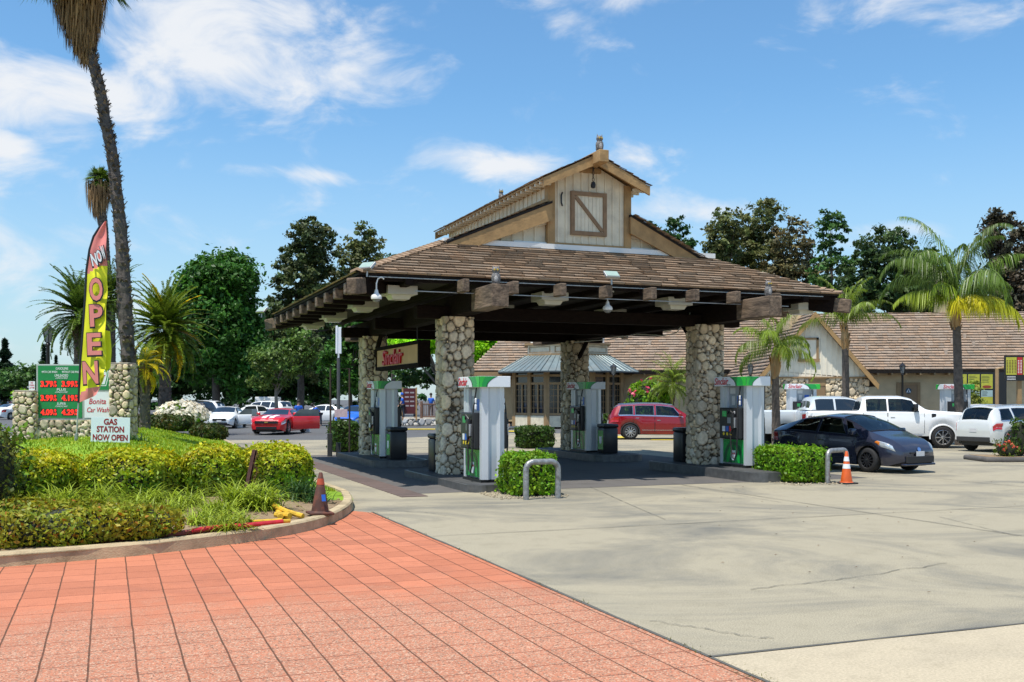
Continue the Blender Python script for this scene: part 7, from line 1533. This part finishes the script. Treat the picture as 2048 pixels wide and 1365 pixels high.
conifer('dark conifer cut by the left picture edge', 10, 110, 680, 62, 301, 6000); conifer('slender conifer behind the price board', 88, 130, 690, 26, 302, 1500); conifer('small conifer just right of the slender one', 112, 135, 712, 22, 303, 1200); conifer('dark conifer behind the feather flag base', 160, 120, 715, 28, 304, 1500)
Y = 105; tree('broadleaf_tree', 'sunlit green trees low on the horizon left of the price board', T(50, Y), 6, [bl(45, 760, 45, 28, 50, Y), bl(80, 745, 25, 20, 50, Y), bl(10, 770, 30, 20, 50, Y)], leafM('mid green leaves', (.04, .085, .02), .3), 6000, .35, .2, 310, 3, clump=1.0)
Y = 60; tree('round_bush', 'round olive bush behind the left stone pillar', T(58, Y), 3, [bl(50, 800, 22, 18, 58, Y)], hedge_g, 1800, .16, .05, 311, .8, clump=.4)
Y = 115; tree('background_tree', 'low dark trees far behind the flag and palms', T(230, Y), 8, [bl(250, 770, 90, 30, 230, Y), bl(150, 760, 40, 22, 230, Y)], g_dark, 8000, .5, .25, 312, 3, clump=1.5)
tree('far_treeline', 'far treeline filling the gap below the big tree crowns', (PX(480, 170), 170, 0), 8, [((px-480)*170/F, 0, 4, 7, 3, 5) for px in (300, 380, 460, 540, 620, 700, 780)], g_dark, 14000, .8, .3, 313, 3, clump=2)

# ------------------------------------------------------------------ palms
def frond(rng, P0, az, el, L, bend, nleaf, leaf, w, tone, V, Fq, Cc, vee=.5, hang=.35, col=(1, 1, 1)):
    p = np.array(P0, float); e = el; k = 16; pts = []; dirs = []
    for j in range(k+1):
        d = np.array([math.cos(az)*math.cos(e), math.sin(az)*math.cos(e), math.sin(e)]); pts.append(p.copy()); dirs.append(d); p = p+d*L/k; e -= bend/k*(.5+1.0*j/k)
    side0 = np.array([-math.sin(az), math.cos(az), 0])
    for j in range(k):
        ww = side0*.025*(1-j/k)*L/3+side0*.004; b = len(V); V += [pts[j]-ww, pts[j]+ww, pts[j+1]+ww*.9, pts[j+1]-ww*.9]; Fq.append((b, b+1, b+2, b+3)); Cc += [tuple(np.array([1.2, 1.1, .8])*tone*np.array(col))]*4
    for i in range(nleaf):
        u = .12+.88*i/nleaf; f = u*k; j = min(int(f), k-1); q = pts[j]+(pts[j+1]-pts[j])*(f-j); d = dirs[j]; up = np.cross(d, side0); up = up if up[2] > 0 else -up
        ln = leaf*(math.sin(min(1, u*1.15+.12)*math.pi)**.6*.75+.25)*rng.uniform(.8, 1.15)
        for s in (-1, 1):
            dr = side0*s*(.85)+d*(.55+.3*u)+up*vee*rng.uniform(.5, 1.2)*.5+np.array([0, 0, -hang*rng.uniform(.5, 1.3)]); dr /= np.linalg.norm(dr); mid = q+dr*ln*.45; tip = q+dr*ln*.8+np.array([0, 0, -hang*ln*.55]); wv = np.cross(dr, np.array([0, 0, 1.])+rng.normal(size=3)*.3); wv = wv/(np.linalg.norm(wv)+1e-6)*w
            b = len(V); V += [q, mid-wv, tip, mid+wv]; Fq.append((b, b+1, b+2, b+3)); tt = tone*rng.uniform(.75, 1.25); Cc += [tuple(np.array([tt, tt, tt*.8])*np.array(col))]*4
def trunk_tube(path, rad, parent, ringed=False, rough=0, seed=1, name='trunk', mat=None):
    rng = np.random.default_rng(seed); pts = [Vector(p) for p in path]; P_ = []; Rr = []; n = len(pts)-1; steps = max(30, int(sum((pts[i+1]-pts[i]).length for i in range(n))/.12))
    xs_ = np.linspace(0, n, steps); xp = [[p[i] for p in pts] for i in range(3)]
    sm = lambda q, x: float(np.mean([np.interp(x+d, range(n+1), q) for d in (-.4, -.2, 0, .2, .4)])) if .4 < x < n-.4 else float(np.interp(x, range(n+1), q))
    m = MB()
    for i, x in enumerate(xs_): P_.append((sm(xp[0], x), sm(xp[1], x), sm(xp[2], x))); Rr.append(sm(rad, x)*(1+(.05 if ringed and i % 3 == 0 else 0)+rng.uniform(-rough, rough)*.5))
    m.col = (.98, .98, .98); m.tube(P_, Rr, 12)
    if rough:  # leaf base boots
        for i in range(0, steps-1):
            c_ = Vector(P_[i]); r_ = Rr[i]
            for k in range(7):
                a_ = rng.uniform(0, 6.28); o_ = Vector((math.cos(a_), math.sin(a_), 0)); sd = Vector((-o_.y, o_.x, 0)); w_ = r_*.36; tn = rng.uniform(.4, 2.4); m.col = (tn, tn*.93, tn*.88)
                b0 = c_+o_*r_*.86; tip = c_+o_*(r_*1.0+rough*rng.uniform(.15, .6))+Vector((0, 0, r_*rng.uniform(.35, .75))); m.add([b0-sd*w_, b0+sd*w_, tip+sd*w_*.35, tip-sd*w_*.35, b0+Vector((0, 0, .13))], [(0, 1, 2, 3), (3, 2, 4)])
    return m.build(name, mat or palm_bark, parent, smooth=not rough)
palm_y = leafM('yellow green palm leaflets', (.17, .24, .025), .35, .4); palm_g = leafM('green palm leaflets', (.10, .165, .024), .3, .4); palm_dead = leafM('dead palm thatch', (.30, .19, .09), .1, .9)
def washingtonia():
    Y = 32; k = Y/F; base = (PX(259, Y), Y, 0); t = empty('fan_palm', 'very tall leaning fan palm with rough trunk and thatch skirt cut by the top edge', 'palm', base); L = lambda px, py: ((px-259)*k, 0, zp(py, Y))
    path = [(0, 0, -.1), L(260, 800), L(259, 735), L(252, 660), L(247, 560), L(243, 470), L(233, 385), L(224, 300), L(211, 250), L(203, 190), L(187, 130), L(176, 100), L(165, 60), L(158, 10), L(152, -60)]
    rad = np.array([17, 15.5, 14, 14, 13.5, 12.5, 11.5, 11, 11, 11, 11, 12, 12, 12, 12])*k
    trunk_tube(path, list(rad), t, rough=.17, seed=4)
    rng = np.random.default_rng(40); V = []; Fq = []; Cc = []; c0 = np.array(L(160, -10))
    for i in range(2600):  # skirt of hanging dead leaves
        u = rng.uniform(0, 1)**.8; z = zp(-60+155*u, Y); cx = np.interp(-60+155*u, [-60, 10, 60, 100], [-107, -101, -94, -83])*k; rr = k*(52*(1-u**1.6)+12)*rng.uniform(.55, 1.05); th = rng.uniform(0, 6.28); p = np.array([cx+rr*math.cos(th), rr*math.sin(th), z]); ln = rng.uniform(.3, .8); o_ = np.array([math.cos(th), math.sin(th), 0]); sd = np.array([-math.sin(th), math.cos(th), 0])*rng.uniform(.015, .04); tip = p+np.array([0, 0, -ln])-o_*.05*ln+rng.normal(size=3)*.05; b = len(V); V += [p-sd, p+sd, tip+sd*.2, tip-sd*.2]; Fq.append((b, b+1, b+2, b+3)); tn = rng.uniform(.35, 1.5); Cc += [(tn, tn*.95, tn*.85)]*4
    fast('thatch_skirt', V, Fq, Cc, palm_dead, t)
    V = []; Fq = []; Cc = []
    for i in range(46): fan(rng, np.array(L(155, -80))+np.array([0, 0, rng.uniform(-.4, .4)]), rng.uniform(0, 6.28), rng.uniform(-.9, 1.2), 1.1, .9, V, Fq, Cc)
    fast('crown', V, Fq, Cc, palm_g, t)
def fan(rng, P0, az, el, pet, R_, V, Fq, Cc, tone=None):
    d = np.array([math.cos(az)*math.cos(el), math.sin(az)*math.cos(el), math.sin(el)]); s = np.array([-math.sin(az), math.cos(az), 0]); q = P0+d*pet-np.array([0, 0, .1]); tone = tone or rng.uniform(.6, 1.4); b = len(V); V += [P0-s*.02, P0+s*.02, q+s*.015, q-s*.015]; Fq.append((b, b+1, b+2, b+3)); Cc += [(tone, tone, tone*.6)]*4
    for a_ in np.linspace(-1.5, 1.5, 22):
        dd = d*math.cos(a_)+s*math.sin(a_); tip = q+dd*R_*rng.uniform(.8, 1.05)+np.array([0, 0, -R_*.25*rng.uniform(.3, 1.6)]); mid = q+dd*R_*.5; w = np.cross(dd, [0, 0, 1.]); w = w/(np.linalg.norm(w)+1e-6)*R_*.035+np.array([0, 0, .01]); b = len(V); V += [q, mid-w, tip, mid+w]; Fq.append((b, b+1, b+2, b+3)); tt = tone*rng.uniform(.8, 1.2); Cc += [(tt, tt, tt*.7)]*4
washingtonia()
def washingtonia2():
    Y = 62; k = Y/F; t = empty('fan_palm', 'smaller far fan palm with a drooping thatch skirt behind the tall leaning one', 'palm', T(214, Y)); L = lambda px, py: ((px-214)*k, 0, zp(py, Y))
    trunk_tube([(0, 0, 0), L(216, 600), L(208, 470), L(203, 420), L(196, 350)], [.38, .3, .26, .26, .26], t, rough=.05, seed=6)
    rng = np.random.default_rng(41); V = []; Fq = []; Cc = []
    for i in range(900):
        u = rng.uniform(0, 1); z = zp(362+58*u, Y); rr = k*(21*(1-u**3)+4)*rng.uniform(.5, 1.05); th = rng.uniform(0, 6.28); p = np.array([(-17)*k+rr*math.cos(th), rr*math.sin(th), z]); sd = np.array([-math.sin(th), math.cos(th), 0])*.04; tip = p+np.array([0, 0, -rng.uniform(.4, 1.0)]); b = len(V); V += [p-sd, p+sd, tip+sd*.2, tip-sd*.2]; Fq.append((b, b+1, b+2, b+3)); tn = rng.uniform(.35, 1.3); Cc += [(tn, tn*.95, tn*.9)]*4
    fast('thatch_skirt', V, Fq, Cc, palm_dead, t); V = []; Fq = []; Cc = []
    for i in range(34): fan(rng, np.array(L(197, 356)), rng.uniform(0, 6.28), rng.uniform(-.5, 1.5), .35, .7, V, Fq, Cc)
    fast('crown', V, Fq, Cc, palm_g, t)
washingtonia2()
def feather_palm(label, px, Y, py_c, nf, L, seed, mat, trunk_r, el_rng=(-.6, 1.45), bend=1.5, nleaf=48, leaf=.5, w=.018, hang=.25, vee=.5, ringed=True, base_px=None, group=None, yellow=.0, rough=0, tr_mat=None, crownshaft=False, name='palm_tree', fixed=None):
    rng = np.random.default_rng(seed); t = empty(name, label, 'palm', T(base_px or px, Y), 0, group); k = Y/F; dx = (px-(base_px or px))*k; zc = zp(py_c, Y)
    trunk_tube([(0, 0, -.05), (dx*.4, 0, zc*.4), (dx*.8, 0, zc*.75), (dx, 0, zc)], [trunk_r*1.3, trunk_r, trunk_r*.92, trunk_r*.85], t, ringed=ringed, rough=rough, seed=seed, mat=tr_mat)
    V = []; Fq = []; Cc = []; V2 = []; F2 = []; C2 = []
    for i in range(nf):
        u = i/max(1, nf-1); el = el_rng[0]+(el_rng[1]-el_rng[0])*u+rng.normal(0, .08); az = i*2.399+rng.normal(0, .2); L_ = L*rng.uniform(.85, 1.1)
        isy = rng.random() < yellow*(1.3-u); tone = rng.uniform(.7, 1.35)
        frond(rng, (dx, 0, zc+.1+.25*u), az, el, L_, bend*(1.2-.45*u)*rng.uniform(.8, 1.2), nleaf, leaf, w, tone, V, Fq, Cc, vee, hang, (4.2, 2.3, .8) if isy else (1, 1, 1))
    for (az, el, L_, bn, c_) in (fixed or []): frond(rng, (dx, 0, zc+.15), az, el, L_, bn, nleaf, leaf, w, 1.1, V, Fq, Cc, vee, hang, c_)
    fast('crown', V, Fq, Cc, mat, t)
    m = MB(); m.col = (1.1, 1, .8)
    if crownshaft: m.tube([(dx, 0, zc-1.0), (dx, 0, zc-.5), (dx, 0, zc+.2)], [trunk_r*.9, trunk_r*1.25, trunk_r*.6], 10)
    for i in range(26 if crownshaft else 60): a_ = rng.uniform(0, 6.28); z = zc-rng.uniform(0, 1.2 if crownshaft else .9); r_ = trunk_r*1.2; tn = rng.uniform(.6, 1.8); m.col = (tn, tn*.8, tn*.55); m.tube([(dx+r_*.7*math.cos(a_), r_*.7*math.sin(a_), z), (dx+r_*1.25*math.cos(a_), r_*1.25*math.sin(a_), z+.35)], [.04, .012], 4)
    m.build('leaf_bases', palm_bark if not crownshaft else M('tan leaf bases', (.30, .21, .12), .9, attr=True), t)
    return t
feather_palm('full date palm with arching fronds right of the tall leaning trunk', 330, 53, 668, 125, 2.75, 401, palm_y, .31, (-.9, 1.5), 1.1, 70, .48, .034, .02, rough=.08, ringed=False, yellow=.12)
feather_palm('date palm behind the feather flag', 160, 48, 640, 100, 2.4, 402, palm_g, .28, (-.9, 1.45), 1.15, 60, .42, .028, .03, rough=.08, ringed=False)
feather_palm('far date palm between the flag and the tall leaning trunk', 222, 58, 600, 70, 2.4, 403, palm_g, .26, (-.9, 1.3), 1.25, 50, .42, .03, .05, rough=.06, ringed=False)
feather_palm('small short palm with golden fronds below the full date palm', 290, 40, 742, 42, 1.25, 404, palm_y, .2, (-.7, 1.4), 1.5, 40, .28, .012, .2, rough=.05, ringed=False, yellow=.5)
feather_palm('tall queen palm with golden lower fronds at the right', 1912, 41.5, 606, 13, 4.5, 405, palm_g, .17, (.85, 1.52), 2.3, 92, .9, .018, 1.1, .2, base_px=1921, crownshaft=True, group=None, fixed=[(0.1, .35, 3.4, 2.0, (4, 2.5, 1)), (-.4, .2, 3.2, 1.8, (4, 2.5, 1)), (3.3, .45, 3.0, 1.5, (2.4, 1.9, .9)), (-1.9, .35, 1.9, 2.2, (5.5, 3, 1)), (-1.1, .4, 2.0, 2.3, (5.5, 3, 1)), (.2, .9, 3.0, 1.9, (1, 1, 1)), (-2.4, .8, 2.4, 2.0, (1.6, 1.4, .7))])
feather_palm('queen palm with drooping fronds over the gable wing', 1550, 39, 706, 14, 2.2, 406, palm_y, .15, (.2, 1.4), 2.2, 70, .6, .013, .9, .2, base_px=1553, crownshaft=True)
feather_palm('queen palm with a bare tan crownshaft at the right tip of the canopy', 1690, 46, 655, 14, 2.7, 407, palm_y, .16, (.7, 1.5), 1.9, 66, .6, .014, .9, .2, base_px=1693, crownshaft=True)
feather_palm('small feathery palm beside the pink flowering shrub', 1345, 56, 775, 44, 2.0, 408, palm_y, .1, (-.2, 1.5), 1.7, 44, .4, .013, .5, .2, ringed=False)
def flower_shrub(label, loc, dim, leafm, n, size, flm, nf, fs, seed, name='flowering_shrub'):
    t = hedge(label, loc, dim, 0, leafm, n, size, seed, None, r=.3, name=name, lump=.15, loose=.1); rng = np.random.default_rng(seed+5); d = rng.normal(size=(nf, 3)); d[:, 2] = abs(d[:, 2]); d /= np.linalg.norm(d, axis=1)[:, None]; Pn = d*np.array(dim)/2*1.14+np.array([0, 0, dim[2]*.5]); Pr = np.repeat(Pn, 5, 0)+rng.normal(size=(nf*5, 3))*fs*.35
    V, Fq, cc = leafcards(Pr, np.repeat(d, 5, 0), fs, rng, np.repeat(np.tile(rng.uniform(.8, 1.2, (nf, 1)), 3), 5, 0), 1.1, .5); fast('blossoms', V, Fq, cc, flm, t)
fw = leafM('white petals', (.95, .88, .72), .3); fp = leafM('pink petals', (.75, .08, .16), .3); fr_ = leafM('coral petals', (.75, .14, .08), .3)
flower_shrub('bush covered in white roses behind the dark hedges', (PX(355, 47), 47.6, .35), (2.1, 1.2, 1.25), hedge_g, 2500, .09, fw, 330, .17, 501)
flower_shrub('pink hibiscus shrub beside the feathery palm and red vehicle', (PX(1305, 56), 57.5, 0), (2.5, 1.5, 2.9), hedge_g, 5500, .12, fp, 16, .17, 502)
flower_shrub('low dark shrub below the bay windows behind the lamp post', (PX(1212, 62), 62, 0), (1.6, 1.0, .9), hedge_d, 1200, .12, fw, 4, .05, 503)
def rock_island():
    p = G(2040, 925); t = tag(MB().rbox(-1.0, 2.0, 0, 1.6, -.02, .14, .06).build('planting_kerb', M('dark stained kerb', (.11, .10, .09), .9, var=.3), None, (p.x, p.y, 0)), kind='structure')
    tag(MB().rbox(-.85, 1.9, .14, 1.5, .14, .15, .004).build('planting_bed', soil, None, (p.x, p.y, 0)), kind='structure')
    flower_shrub('coral rose bush on the small kerbed island at the right edge', (p.x-.10, p.y+.6, .14), (.62, .6, .42), leafM('rose leaves', (.12, .17, .03)), 420, .05, fr_, 22, .055, 504)
    flower_shrub('dark leafy bush cut by the right picture edge', (p.x+.32, p.y+.7, .14), (.5, .6, 1.1), hedge_d, 900, .06, fr_, 3, .05, 505)
rock_island()
Y = 61; tree('wall_shrub', 'loose shrub against the siding right of the far pump', T(1948, Y), 3, [bl(1950, 785, 20, 22, 1948, Y), bl(1948, 805, 22, 15, 1948, Y)], leafM('olive shrub leaves', (.11, .15, .03)), 2200, .12, .05, 510, 1.2, clump=.4)
